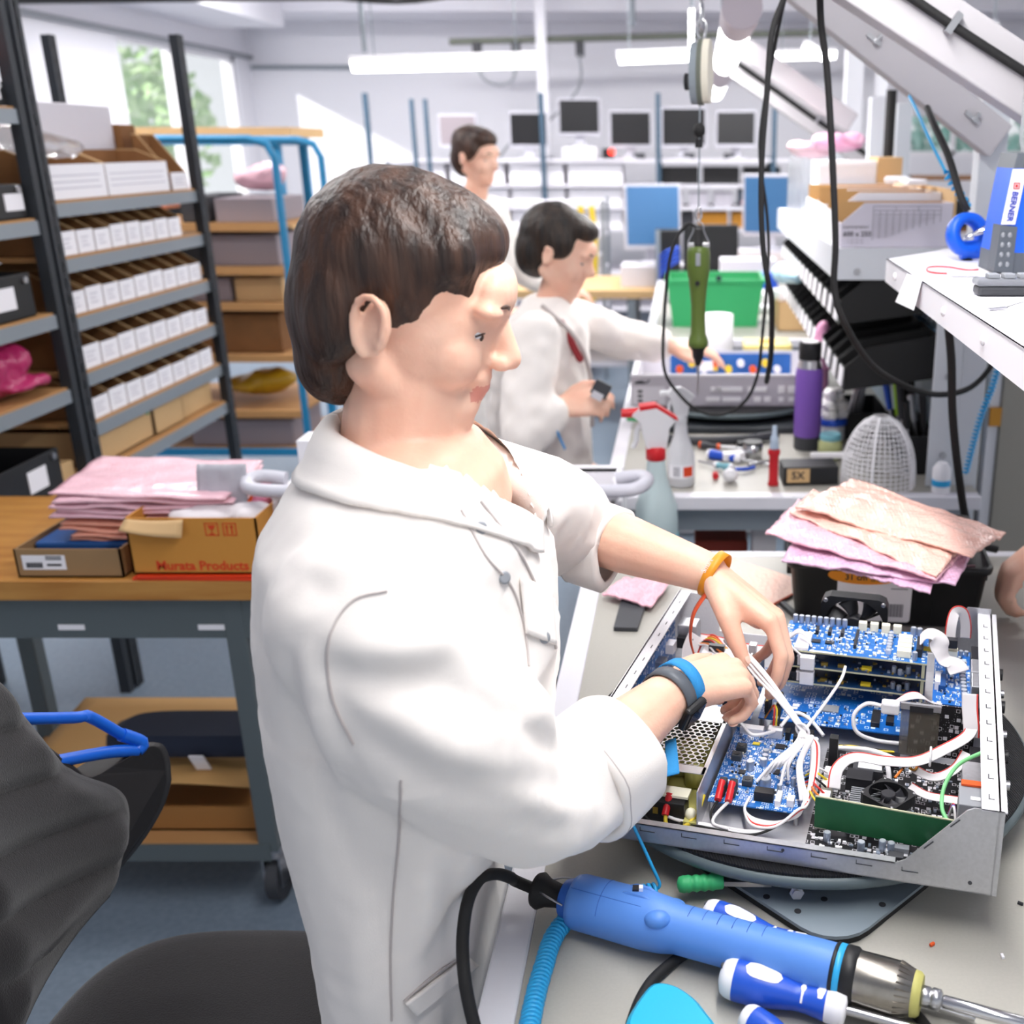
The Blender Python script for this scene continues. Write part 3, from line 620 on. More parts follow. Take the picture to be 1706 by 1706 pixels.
for k, f_ in enumerate((.42, .86)):
    p = A2[0].lerp(A2[1], f_) + V((0, -.035, -.0)); t = thing('cable_clip', ['metal clip on the grey arm near its top', 'metal clip on the grey arm near the post'][k], 'clip', p)
    MB().box(p, (.035, .01, .008), M.Rotation(.65, 3, 'Y')).box(p+V((.008, -.008, 0)), (.006, .012, .022), M.Rotation(.65, 3, 'Y')).obj('clip', 'steel', t)
p = P(1466, 122, y=2.7); tag(MB().ball((p.x, 2.52, p.z-.0), (.012, .006, .012)).obj('yellow_reflector', 'yellow'), 'round yellow reflector under the grey sloping arm', 'reflector')
# lamps of the bench frames
tube_lamp((.135, 2.9, 2.02), (.155, 4.75, 2.02), 'bench tube lamp above the second bench, seen almost end-on', .047, hang=False)
def end_caps(t, a, b_, r, L):
    a, b_ = V(a), V(b_); d = (b_-a).normalized(); MB().cyl(a-d*.03, a+d*L, r*1.08, n=18).obj('end_cap', 'shade_cap', t); MB().cyl(b_-d*.01, b_+d*.02, r*1.04, n=18).obj('end_cap', 'shade_cap', t)
mat('shade_cap', '#bdb3bb', .6)
end_caps(bpy.data.objects[LAST_LAMP[0]], (.135, 2.9, 2.02), (.155, 4.75, 2.02), .047, .32)
tube_lamp((.155, 5.3, 2.0), (.17, 6.9, 2.0), 'smaller bench tube lamp beyond, above the third bench', .045, hang=False)
end_caps(bpy.data.objects[LAST_LAMP[0]], (.155, 5.3, 2.0), (.17, 6.9, 2.0), .045, .15)
tube_lamp((.19, .2, 2.35), (.19, 1.8, 2.35), 'bench tube lamp above the electronics chassis', .045, hang=False)
tube_lamp((.012, 3.3, 2.06), (.014, 4.3, 2.04), 'slim tube lamp just behind the chain of the spring balancer', .008, hang=True)
tube_lamp((.10, 3.05, 2.03), (.118, 4.0, 2.03), 'slim tube lamp between the balancer and the bench lamp', .008, hang=True)
# rear panels and uprights of the second bench
mat('peg_steel', '#9fb0bf', .5, .1, var=.12, vs=30); mat('peg_blue', '#6f9fc0', .5)
t = thing('back_panel', 'blue grey perforated panel behind the tools of the second bench', 'panel', (.63, 3.2, BT))
MB().bx(.625, .636, 2.56, 3.9, BT+.001, 1.40).obj('sheet', 'peg_steel', t)
c = MB()
for i in range(26):
    c.bx(.6235, .625, 2.6+i*.05, 2.612+i*.05, 1.185, 1.205); c.bx(.6235, .625, 2.6+i*.05, 2.612+i*.05, 1.27, 1.29)
c.obj('slot', 'ink', t); MB().bx(.612, .6245, 2.56, 3.9, 1.22, 1.26).obj('rail_strip', 'peg_blue', t)
t = thing('side_plate', 'pale steel end plate under the second bench shelf', 'panel', (.62, 2.47, BT))
MB().bx(.575, .638, 2.452, 2.459, BT+.002, 1.38).obj('plate', 'post_paint', t)
for z in (1.0, 1.19, 1.3): MB().cyl((.61, 2.452, z), (.61, 2.444, z), .008, n=10).obj('bolt', 'steel', t)
# upper shelf of the second bench
t = thing('bench_shelf', 'pale steel shelf above the black bins, carrying cartons', 'shelf', (.5, 3.4, 1.40))
MB().bx(.36, .635, 2.6, 4.3, 1.462, 1.468).obj('board', 'bench_white', t)
MB().bx(.352, .36, 2.6, 4.3, 1.395, 1.468).obj('front_lip', 'post_paint', t)
MB().bx(.352, .635, 2.592, 2.6, 1.395, 1.468).obj('end_lip', 'post_paint', t)
MB().cyl((.405, 2.592, 1.415), (.405, 2.586, 1.415), .008, n=10).obj('bolt', 'steel', t)
# open bins on the shelf
mat('kraft', '#c9a06a', .75)
def shelf_bin(y0, y1, label, hf, hb, cut, m='label_white', x0=.366, L=.264, printed=False):
    z = 1.469; t = thing('magazine_bin', label, 'bin', (x0+L/2, (y0+y1)/2, z), 0, 'open cardboard bins on the bench shelf'); e = .004
    c = MB(); pr = [(x0, z), (x0+L, z), (x0+L, z+hb), (x0+cut, z+hb), (x0, z+hf)]
    for y in (y0, y1-e):
        n = len(pr); a = [(x, y, zz) for x, zz in pr]; b_ = [(x, y+e, zz) for x, zz in pr]
        c.add(a+b_, [tuple(range(n))[::-1], tuple(range(n, 2*n))] + [(i, (i+1) % n, n+(i+1) % n, n+i) for i in range(n)], 0)
    c.bx(x0, x0+e, y0+e, y1-e, z, z+hf); c.bx(x0+L-e, x0+L, y0+e, y1-e, z, z+hb); c.obj('bin_shell', m, t)
    c = MB(); c.bx(x0+e, x0+L-e, y0+e, y1-e, z+.001, z+.004); c.bx(x0+e+.001, x0+L-e, y1-e-.0025, y1-e-.0005, z, z+hb-.002) ; c.bx(x0+L-e-.002, x0+L-e-.0005, y0+e, y1-e, z, z+hb-.002); c.obj('inner_card', 'kraft', t)
    if printed:
        c = MB(); Y = y0-.0006; X = x0+.075; Z = z+.094
        for i in range(11): c.bx(X+i*.016, X+.0011+i*.016, Y, y0, Z-.078+i*.0042, Z-.010)
        for i, w in enumerate((1, 1)): c.bx(X, X+.161, Y, y0, Z-.010-i*.009, Z-.0089-i*.009)
        c.bx(X, X+.161, Y, y0, Z-.0005, Z+.0006)
        for k, i in enumerate((0, 3.33, 6.66, 10)): c.bx(X+i*.016, X+.0011+i*.016, Y, y0, Z-.012, Z)
        for i in range(14): c.bx(X, X+.155-i*.009, Y, y0, Z-.024-i*.0037, Z-.0236-i*.0037)
        c.obj('print_table', 'ink_grey', t)
        text('600 x 250', .0165, face_T((x0+.006, Y, z+.03), (1,0,0), (0,0,1)), 'ink', t, bold=.0003)
        text('KARTONFORMAT', .0075, face_T((x0+.006, Y, z+.046), (1,0,0), (0,0,1)), 'ink', t)
        text('-   o  oo  oo  oo\n-   o  oo  oo  oo', .007, face_T((x0+.008, Y, z+.014), (1,0,0), (0,0,1)), 'ink_grey', t)
    return t
mat('mauve_card', '#cfcad6', .7)
shelf_bin(2.62, 2.74, 'open carton printed with a size table at the near end of the bench shelf', .055, .102, .055, 'mauve_card', printed=True)
shelf_bin(2.75, 2.93, 'white-fronted open bin on the bench shelf, just behind the printed carton', .075, .12, .06)
shelf_bin(2.94, 3.14, 'white-fronted open bin on the bench shelf, two behind the printed carton', .08, .12, .06)
shelf_bin(3.15, 3.4, 'white-fronted open bin on the bench shelf, deepest of the open bins', .08, .12, .06)
t = thing('slatted_box', 'long white box with fine upright slats and a beige end on the bench shelf', 'box', (.5, 3.45, 1.469))
c = MB(); c.bx(.40, .58, 3.42, 3.60, 1.469, 1.655)
for i in range(15): c.bx(.402+i*.012, .407+i*.012, 3.415, 3.42, 1.475, 1.65)
c.obj('box_body', 'label_white', t); e_ = MB().bx(.58, .655, 3.41, 3.60, 1.469, 1.665).obj('end_panel', 'beige_card', t); MB().bx(.605, .632, 3.407, 3.41, 1.58, 1.61).obj('sticker', 'label_white', e_)
mat('bag_far', '#e9a5c6', .35)
t = thing('clear_tub', 'clear plastic tub with packing at the far end of the bench shelf', 'tub', (.44, 3.9, 1.469))
c = MB()
for q in ((.37, .52, 3.62, 3.625), (.37, .52, 4.1, 4.105), (.37, .375, 3.625, 4.1), (.515, .52, 3.625, 4.1)): c.bx(*q, 1.469, 1.66)
c.obj('tub_wall', 'clear_plastic', t)
for k, (x, y, z, s, m, l) in enumerate([(.44, 3.95, 1.69, .085, 'pink_wrap', 'pale pink bubble bag lying over the clear tub'), (.50, 3.72, 1.71, .085, 'bag_far', 'pink bubble bag resting between the slatted box and the tub')]):
    bag = thing('bubble_bag', l, 'bubble bag', (x, y, z-s))
    remeshed(MB().ball((x, y, z-.01), (s, s*1.3, .022)).ball((x-.03, y-.05, z+.005), (s*.8, s*.9, .022)).ball((x+.04, y+.04, z+.008), (s*.6, s*.8, .02)), 'film', m, bag, .012, 2, disp=lambda p, n: .012*noise.noise(p*18))
for k in range(4): tag(MB().box((.585+.02*(k % 2), 2.86+.12*k, 1.609), (.05, .06, .012), rotz(.4*k).to_3x3()).obj('paper_tube', 'label_white', bev=.003), 'white paper slip lying on the open bins, %s from the printed carton' % ORD[k], 'paper', 'paper slips on the open bins')
tag(MB().bx(.6315, .637, 2.62, 3.4, 1.4685, 1.60).obj('backing_board', 'beige_card'), 'beige backing board behind the open bins', 'board')
# black bins hanging below the shelf
mat('bin_black', '#0d0d0f', .5)
def rack_bin(y, xf, z0, label, group, w=.085, L=.22, h=.105, tilt=.03):
    t = thing('rack_bin', label, 'bin', (xf+L/2, y, z0), 0, group); e = .003
    pr = [(xf, z0), (xf+L, z0+tilt), (xf+L, z0+tilt+h), (xf+.05, z0+h), (xf-.004, z0+h*.55)]
    c = MB(); n = len(pr)
    for yy in (y-w/2, y+w/2-e):
        a = [(x, yy, zz) for x, zz in pr]; b_ = [(x, yy+e, zz) for x, zz in pr]
        c.add(a+b_, [tuple(range(n))[::-1], tuple(range(n, 2*n))] + [(i, (i+1) % n, n+(i+1) % n, n+i) for i in range(n)])
    c.bx(xf-.004, xf, y-w/2, y+w/2, z0, z0+h*.5); c.add([(xf, y-w/2, z0), (xf+L, y-w/2, z0+tilt), (xf+L, y+w/2, z0+tilt), (xf, y+w/2, z0)], [(0,1,2,3)])
    c.bx(xf+L-.003, xf+L, y-w/2, y+w/2, z0+tilt, z0+tilt+h); c.obj('bin_shell', 'bin_black', t)
    MB().box((xf-.006, y, z0+h*.27), (.003, w*.62, h*.42), M.Rotation(.1, 3, 'Y')).obj('label', 'label_white', t)
N1, N2 = 14, 14
for k in range(N1): rack_bin(2.66+k*.118, .375, 1.285 , 'black bin with a white label in the upper hanging row, %s from the near end' % ORD[k], 'upper row of hanging black bins', .1)
for k in range(N2):
    if k in (4,): continue
    rack_bin(2.60+k*.118, .385, 1.135 if k < 4 else 1.135, 'black bin with a white label in the lower hanging row, %s from the near end' % ORD[k if k < 4 else k-1], 'lower row of hanging black bins', .1)
t = thing('plastic_bag', 'pink film bag hanging among the lower black bins', 'bag', (.4, 3.06, 1.1))
remeshed(MB().ball((.39, 3.06, 1.13), (.03, .045, .10)).ball((.385, 3.05, 1.05), (.022, .03, .04)), 'film', mat('pink_film', '#e9a3c8', .25) and 'pink_film', t, .008, 2, disp=lambda p, n: .01*noise.noise(p*30))
t = thing('plastic_bag', 'clear and cyan film bag lying on the far end of the lower bins', 'bag', (.36, 3.9, 1.24))
remeshed(MB().ball((.36, 3.75, 1.28), (.05, .12, .03)).ball((.34, 3.85, 1.27), (.04, .08, .04)), 'film', mat('cyan_film', '#a8cfe0', .25) and 'cyan_film', t, .012, 2, disp=lambda p, n: .01*noise.noise(p*20))
# ---------------------------------------------------------------- things on the second bench
def bottle(name, label, cat, x, y, parts, z=BT):
    t = thing(name, label, cat, (x, y, z))
    for nm, m, prof, n in parts: MB().lathe(prof, n, T3(x, y, z)).obj(nm, m, t)
    return t
mat('flask_purple', '#7d55b5', .45)
bottle('drink_flask', 'purple drink flask with a black lid on the second bench', 'bottle', .325, 2.80, [
    ('body', 'flask_purple', [(.034, .035), (.037, .04), (.037, .205), (.034, .222)], 24), ('base_cup', 'dark_grey', [(.035, .001), (.036, .004), (.036, .036)], 24),
    ('neck', 'steel', [(.0335, .222), (.031, .236), (.029, .24), (.029, .247)], 24), ('lid', 'black_plastic', [(.029, .244), (.0305, .246), (.0305, .285), (.028, .29)], 24), ('lid_top', 'label_white', [(.022, .29), (.022, .2915)], 20)])
mat('cotton', '#f3f0f0', .95, bump=.6, bs=120)
t = bottle('cotton_jar', 'open jar with a blue rim heaped with cotton balls beside the purple flask', 'jar', .40, 2.86, [('jar', 'clear_plastic', [(.034, .001), (.038, .004), (.038, .055), (.034, .06)], 20), ('rim', 'blue', [(.0395, .054), (.0405, .056), (.0405, .070), (.038, .072)], 24), ('fill', 'label_white', [(.033, .01), (.033, .055)], 16)])
for k in range(9): tag(remeshed(MB().ball((.40+.022*math.cos(k*2.1)*(1 if k < 6 else .4), 2.86+.022*math.sin(k*2.1)*(1 if k < 6 else .4), BT+.082+.026*(k//3)), (.024, .024, .019)), 'cotton_ball', 'cotton', None, .006, 1, disp=lambda p, n: .004*noise.noise(p*70)), 'white cotton ball heaped in the blue-rimmed jar, %s from the bottom' % ORD[k], 'cotton ball', 'cotton balls in the jar')
mat('yellow_liquid', '#cdd39a', .2, trans=.4)
bottle('glass_jar', 'squat glass jar of pale yellow liquid with a teal lid before the cotton jar', 'jar', .375, 2.70, [('jar', 'yellow_liquid', [(.028, .001), (.032, .004), (.032, .045), (.026, .052)], 20), ('lid', mat('teal_lid', '#6fa9b8', .4) and 'teal_lid', [(.027, .052), (.028, .054), (.028, .066), (.026, .068)], 20)])
# spray bottles
mat('bottle_white', '#e6e6ea', .35, trans=.25); mat('bottle_aqua', '#cfe0e2', .3, trans=.25); mat('aqua_liquid', '#6fc4d6', .3)
def spray(x, y, z, s, label, body, head, nozzle, rz, liquid=None, lab=False):
    t = thing('spray_bottle', label, 'bottle', (x, y, z), 0)
    T = T3(x, y, z, rz) @ M.Scale(s, 4)
    MB().lathe([(.036, .0005), (.04, .004), (.0405, .07), (.039, .1), (.030, .125), (.021, .15), (.017, .185), (.016, .2)], 24, T).obj('bottle_body', body, t)
    if liquid: MB().lathe([(.0375, .003), (.0412, .005), (.0412, .045)], 24, T).obj('liquid', liquid, t)
    MB().lathe([(.0165, .188), (.0185, .19), (.0185, .212), (.0165, .214)], 20, T).obj('collar', nozzle, t)
    c = MB(T); c.prism([(-.018, .212), (.018, .212), (.024, .25), (.035, .262), (.0, .29), (-.03, .286), (-.045, .275), (-.03, .262)], -.013, .013, M(((1,0,0,0),(0,0,-1,0),(0,1,0,0),(0,0,0,1)))); h = c.obj('trigger_head', head, t, bev=.004*s)
    c = MB(T); c.cyl((-.028, 0, .277), (-.062, 0, .277), .0095, .008, 12); c.prism([(-.03, .283), (.0, .287), (.04, .262), (.038, .268), (.0, .294), (-.03, .291)], -.0135, .0135, M(((1,0,0,0),(0,0,-1,0),(0,1,0,0),(0,0,0,1)))); c.obj('nozzle', nozzle, h)
    c = MB(T); c.tube([(-.02, 0, .262), (-.034, 0, .245), (-.036, 0, .225), (-.042, 0, .212)], .005, 8, sm=4); c.obj('trigger', nozzle if head != 'bottle_white' else head, h)
    if lab:
        l = MB(T); l.grid(lambda u, v: V((.0415*math.cos(-2.7+2.0*u), .0415*math.sin(-2.7+2.0*u), .03+.04*v)), 12, 1); l = l.obj('label', 'label_white', t)
        q = MB(T); q.grid(lambda u, v: V((.042*math.cos(-1.6+.75*u), .042*math.sin(-1.6+.75*u), .034+.03*v)), 6, 1); q.obj('hazard_patch', 'print_red', l)
        q = MB(T)
        for k in range(5): q.grid(lambda u, v: V((.042*math.cos(-2.35+.5*u), .042*math.sin(-2.35+.5*u), .036+.006*k+.003*v)), 4, 1)
        q.obj('print', 'ink_grey', l)
    return t
spray(-.015, 2.47, BT+.001, .82, 'white spray bottle with a red hazard label at the near edge of the second bench', 'bottle_white', 'bottle_white', 'bottle_white', 0.2, None, True)
# red thread-locker tube
t = thing('glue_tube', 'slim red glue tube with a clear cap standing on the second bench', 'tube', (.208, 2.46, BT))
c = MB(); c.rings([[V((.208+.0135*k*math.cos(a), 2.46+.008*k*math.sin(a), BT+z)) for a in [2*PI*i/16 for i in range(16)]] for z, k in ((.001, .9), (.006, 1.05), (.012, .85), (.075, .85), (.08, 1.1), (.09, 1.1), (.094, .7))]); c.obj('tube_body', mat('glue_red', '#b8141f', .35), t)
MB().lathe([(.0105, .093), (.0115, .094), (.009, .122), (.006, .128), (.0055, .148), (.004, .15)], 16, T3(.208, 2.46, BT)).obj('cap', mat('cap_clear', '#c9d8ea', .25, trans=.4), t)
# metal cup, bubble level etc.
t = bottle('metal_cup', 'small polished metal cup on the second bench', 'cup', .172, 2.70, [('cup', 'chrome', [(.022, .001), (.025, .003), (.026, .04), (.024, .041), (.022, .01)], 22), ('rim', 'black_plastic', [(.0255, .040), (.0268, .041), (.0268, .046), (.0245, .046)], 22)])
tag(MB().box((.12, 2.68, BT+.012), (.06, .03, .022), rotz(.3).to_3x3()).obj('plastic_case', 'white_plastic', bev=.004), 'white plastic case beside the polished metal cup', 'case')
tag(MB().box((.15, 2.80, BT+.01), (.03, .03, .018)).obj('black_block', 'black_plastic', bev=.002), 'small black block behind the polished metal cup', 'block')
tag(MB().box((.37, 2.62, BT+.031), (.11, .022, .013), rotz(.05).to_3x3()).obj('plastic_spatula', 'white_plastic', bev=.003), 'white plastic bar lying above the black tool case', 'bar')
t = thing('tool_case', 'black tool case with a pale label reading 5X on the second bench', 'case', (.3, 2.5, BT))
MB().box((.297, 2.50, BT+.024), (.135, .08, .046), rotz(.06).to_3x3()).obj('case_body', 'black_plastic', t, bev=.004)
l = MB().box((.268, 2.4585, BT+.026), (.055, .002, .034), rotz(.06).to_3x3()).obj('label', 'beige_card', t); text('5X', .026, face_T((.251, 2.4555, BT+.026), (1,.06,0), (0,0,1)), 'ink', l, bold=.0006)
# tool holder tray with tools
t = thing('tool_tray', 'black open tool tray at the foot of the post on the second bench', 'tray', (.56, 2.58, BT))
c = MB(); x0, x1, y0, y1 = .548, .622, 2.55, 2.84
c.bx(x0, x1, y0, y1, BT+.001, BT+.006)
for q in ((x0, x1, y0, y0+.005), (x0, x1, y1-.005, y1), (x0, x0+.005, y0, y1), (x1-.005, x1, y0, y1)): c.bx(*q, BT+.001, BT+.10)
c.obj('tray_body', 'black_plastic', t, bev=.002)
hc = ['black_plastic', 'black_plastic', 'dark_grey', 'steel', 'green_lime', 'black_plastic', 'blue', 'black_plastic']
mat('green_lime', '#a5d62b', .4)
for k in range(8):
    x = .563 + (k % 2)*.038; y = 2.58 + (k//2)*.066 + .01*(k % 3); tt = V((R.uniform(-.22, .05), R.uniform(-.1, .2), 1)).normalized()
    a = V((x, y, BT+.012)); t = thing('hand_tool', '%s hand tool standing in the black tool tray, %s from its open end' % ({'green_lime': 'lime green', 'black_plastic': 'black handled', 'dark_grey': 'grey handled', 'steel': 'bare steel', 'blue': 'blue handled'}[hc[k]], ORD[k]), 'tool', a, 0, 'hand tools in the black tray')
    MB().cyl(a, a+tt*.10, .004, n=8).obj('shank', 'steel', t); MB().cyl(a+tt*.10, a+tt*(.17+.02*(k % 3)), .008, .010, 10).obj('handle', hc[k], t)
for k in range(4):
    a = V((.44+.02*k, 2.92+.05*k, BT+.012)); b_ = a + V((.04, .02, .17+.01*k)); t = thing('tweezers', 'pair of tweezers standing against the perforated panel, %s from the cotton jar' % ORD[k], 'tweezers', a, 0, 'tweezers by the perforated panel')
    MB().bar(a, b_, .006, .003).bar(a+V((.008,0,0)), b_, .006, .003).obj('blade', 'steel', t)
t = thing('tool_pot', 'black square pot holding tweezers by the perforated panel', 'pot', (.5, 2.98, BT)); c = MB()
for q in ((.41, .56, 2.89, 2.895), (.41, .56, 3.12, 3.125), (.41, .415, 2.895, 3.12), (.555, .56, 2.895, 3.12)): c.bx(*q, BT+.001, BT+.075)
c.bx(.41, .56, 2.89, 3.125, BT+.0005, BT+.004); c.obj('pot_body', 'black_plastic', t)
bottle('round_tape', 'white cap jar with a blue band beside the black tool tray', 'jar', .60, 2.405, [('jar', 'label_white', [(.02, .001), (.022, .003), (.022, .06), (.012, .075)], 18), ('band', 'cyan_cable', [(.0222, .02), (.0225, .021), (.0225, .034), (.0222, .035)], 18)])
# white mesh waste basket turned over
t = thing('mesh_basket', 'white wire mesh dome standing upside down on the second bench', 'basket', (.44, 2.45, BT))
c = MB(); n = 40
def dome(a, z): r = .090*(1-.06*z)*math.sqrt(max(0, 1-(max(0, z-.12)/.90)**2.2)); return V((.463+r*math.cos(a), 2.475+r*math.sin(a), BT+.0045+.165*z))
for i in range(n): c.tube([dome(2*PI*i/n, j/11) for j in range(12)], .0012, 4)
for j in range(0, 15): c.tube([dome(2*PI*i/36, j/15.2) for i in range(36)], .0013, 4, closed=True)
c.obj('wire_mesh', 'white_plastic', t)
MB().tube([dome(-1.9, j/11)+V((-.001, -.003, 0)) for j in range(12)], .003, 6).obj('seam_bar', 'white_plastic', t); MB().tube([dome(-.7, j/11)+V((.001, -.003, 0)) for j in range(12)], .003, 6).obj('seam_bar', 'white_plastic', t)
# hand tools lying by the spray bottle
def screwdriver(label, a, b_, hl, r, shank=.003, group=None, mh='blue', mw='white_plastic', ring=True, detail=False, lettering=None):
    a, b_ = V(a), V(b_); d = (b_-a).normalized(); T = frame(a, d, (0,0,1)); t = thing('screwdriver', label, 'screwdriver', a, 0, group)
    H = hl
    prof = [(.35, 0), (.75, .02), (.92, .06), (1, .14), (1, .3), (.86, .45), (.66, .62), (.66, .7), (.8, .86), (.86, .93), (.78, 1)]
    def sect(lo, hi):
        o = []
        for q in [i/40 for i in range(41)]:
            if lo-1e-6 <= q <= hi+1e-6:
                for (r0, z0), (r1, z1) in [(prof[i], prof[i+1]) for i in range(len(prof)-1)]:
                    if z0 <= q <= z1: o.append(((r0+(r1-r0)*(q-z0)/(z1-z0))*r, q*H)); break
        return o
    MB().lathe(sect(.125, .85), 16, T).obj('grip', mh, t)
    e_ = MB(); e_.lathe([(x*1.01, z) for x, z in sect(0, .125)], 16, T); e_.obj('end_cap', mw, t)
    MB().lathe([(x*1.01, z) for x, z in sect(.85, 1)] + [(r*.4, H*1.01)], 16, T).obj('nose', mw, t)
    if detail:
        mb = MB()
        def patch(u, v, z0, z1, w, k=1.02):
            z = z0+(z1-z0)*u; i = min(range(len(prof)-1), key=lambda q: abs((prof[q][1]+prof[q+1][1])/2-z)); 
            r0, zz0 = prof[i]; r1, zz1 = prof[i+1]; rr = r*k*(r0+(r1-r0)*max(0, min(1, (z-zz0)/(zz1-zz0)))); ang = PI/2 + detail + w*(v-.5)*math.sqrt(max(0, 1-(2*u-1)**4)); return T @ V((rr*math.cos(ang), rr*math.sin(ang), z*H))
        MB().grid(lambda u, v: patch(u, v, .2, .5, 1.0), 12, 5).obj('grip_inlay', mw, t)
        MB().grid(lambda u, v: patch(u, v, .645, .69, 2.4), 3, 8).obj('grip_inlay', mw, t); MB().grid(lambda u, v: patch(u, v, .77, .84, 1.2), 4, 5).obj('grip_inlay', mw, t)
        MB().lathe([(.001, 0), (r*.22, 0.0), (r*.22, .001)], 10, T @ M.Translation((0, r*.60, .03*H)) @ M.Rotation(-1.1, 4, 'X')).obj('hang_hole', 'dark_grey', t)
    MB().cyl(a+d*H, b_, shank, n=10).obj('shank', 'steel', t)
    return t
screwdriver('blue handled screwdriver lying on the second bench behind the white spray bottle', (.05, 2.70, BT+.014), (.24, 2.60, BT+.006), .1, .013)
screwdriver('teal handled screwdriver beside the white spray bottle', (.115, 2.56, BT+.014), (.03, 2.64, BT+.01), .06, .011, mh='teal_lid')
screwdriver('black and orange screwdriver pointing at the metal cup', (.03, 2.79, BT+.013), (.16, 2.765, BT+.006), .06, .010, mh='dark_grey', mw='orange')
t = thing('side_cutters', 'steel cutters with blue grips lying beside the red glue tube', 'cutters', (.2, 2.62, BT))
MB().tube([(.155, 2.60, BT+.01), (.195, 2.625, BT+.012), (.22, 2.64, BT+.01)], .004, 6, sm=3).obj('jaw', 'steel', t); MB().tube([(.17, 2.585, BT+.01), (.15, 2.57, BT+.01), (.12, 2.565, BT+.01)], .005, 6, sm=3).obj('grip', 'blue', t)
tag(MB().ball((.105, 2.49, BT+.018), (.02, .02, .0175)).obj('white_ball', 'white_plastic'), 'round white cap lying in front of the blue screwdriver', 'cap')
tag(MB().cyl((.07, 2.51, BT+.008), (.07, 2.53, BT+.008), .008).obj('red_plug', 'red'), 'tiny red plug lying beside the white spray bottle', 'plug')
# turntable with the rack instrument of the second bench
def turntable(cx, cy, r, z, label, mat_top):
    t = thing('turntable', label, 'turntable', (cx, cy, z))
    MB().lathe([(r-.012, .035), (r, .037), (r+.002, .043), (r, .050), (r-.004, .051)], 64, T3(cx, cy, z)).obj('rim', mat('rim_grey', '#566266', .45) and 'rim_grey', t)
    c = MB(T3(cx, cy, z)); c.lathe([(r-.006, .0505), (r-.006, .0545)], 64); c.obj('rubber_mat', mat_top, t)
    MB().lathe([(.13, .018), (.13, .036)], 32, T3(cx, cy, z)).obj('bearing', 'dark_steel', t)
    return t
m = mat('ribbed_rubber', '#26262a', .55)
nt = m.node_tree; tc = nt.nodes.new('ShaderNodeTexCoord'); wv = nt.nodes.new('ShaderNodeTexWave'); wv.inputs['Scale'].default_value = 110; wv.bands_direction = 'X'
bp = nt.nodes.new('ShaderNodeBump'); bp.inputs['Strength'].default_value = .9; bp.inputs['Distance'].default_value = .004
mp_ = nt.nodes.new('ShaderNodeMapping'); mp_.inputs['Rotation'].default_value = (0, 0, -.22); nt.links.new(tc.outputs['Object'], mp_.inputs['Vector']); nt.links.new(mp_.outputs[0], wv.inputs['Vector'])
nt.links.new(wv.outputs['Fac'], bp.inputs['Height']); nt.links.new(bp.outputs['Normal'], nt.nodes['Principled BSDF'].inputs['Normal'])
turntable(.125, 3.25, .28, BT, 'round black turntable under the rack instrument on the second bench', 'ribbed_rubber')
MB().box((.125, 3.2, BT+.01), (.4, .5, .018)).obj('base_plate', 'dark_steel', [o for o in COL.objects if o.get('label', '').startswith('round black turntable under the rack')][0], bev=.003)
mat('instrument_face', '#b9b4bd', .45); mat('instrument_edge', '#e2e0e6', .4); mat('pcb_blue_far', '#1d5fae', .5)
t = thing('rack_instrument', 'opened rack instrument with a grey key panel on the second bench', 'instrument', (.12, 3.3, BT+.055))
z0 = BT+.0555; x0, x1 = -.165, .40; yF = 3.06
c = MB(); c.bx(x0+.015, x1-.015, yF+.006, yF+.42, z0, z0+.003); c.bx(x0+.015, x0+.018, yF+.006, yF+.42, z0, z0+.08); c.bx(x1-.018, x1-.015, yF+.006, yF+.42, z0, z0+.08); c.bx(x0+.015, x1-.015, yF+.416, yF+.42, z0, z0+.088); c.obj('case_tray', 'instrument_edge', t)
f = MB().bx(x0, x1, yF, yF+.006, z0, z0+.088).obj('front_panel', 'instrument_face', t, bev=.0015)
MB().bx(x0, x1, yF-.001, yF+.01, z0+.088, z0+.094).obj('panel_edge', 'instrument_edge', f)
MB().bx(x0+.004, x0+.1, yF-.001, yF, z0+.006, z0+.058).obj('socket_plate', 'pale_carton', f)
c = MB()
for k in range(3): c.bx(x0+.02, x0+.034, yF-.0016, yF-.001, z0+.012+.014*k, z0+.02+.014*k)
c.bx(x0+.06, x0+.08, yF-.0016, yF-.001, z0+.012, z0+.015); c.obj('socket', 'dark_grey', f)
c = MB(); c.tube([(x0+.012, yF-.001, z0+.07), (x0+.03, yF-.001, z0+.074), (x0+.045, yF-.001, z0+.069), (x0+.055, yF-.001, z0+.078)], .002, 6, sm=3); c.box((x0+.028, yF-.001, z0+.069), (.03, .001, .005)); c.obj('logo', 'ink', f)
for (dx, dz, w, h) in [(.2, .05, .014, .012), (.218, .05, .014, .012), (.25, .05, .07, .014), (.33, .05, .055, .014), (.2, .02, .04, .013), (.255, .02, .055, .014), (.33, .02, .02, .016), (.36, .02, .02, .016), (.40, .05, .02, .022), (.43, .05, .024, .022), (.46, .05, .02, .022), (.40, .02, .015, .014), (.43, .02, .015, .014), (.46, .02, .015, .014)]:
    MB().box((x0+dx+.04, yF-.002, z0+dz), (w, .004, h)).obj('key', 'white_plastic', f, bev=.0015)
b2 = MB().bx(x0+.11, x1-.06, yF+.405, yF+.412, z0+.012, z0+.078).obj('circuit_board', 'pcb_blue_far', t)
for k in range(9): MB().cyl((x0+.14+.04*k, yF+.405, z0+.03+.02*(k % 2)), (x0+.14+.04*k, yF+.385, z0+.03+.02*(k % 2)), .012).obj('capacitor', ['orange', 'yellow', 'label_white'][k % 3], b2)
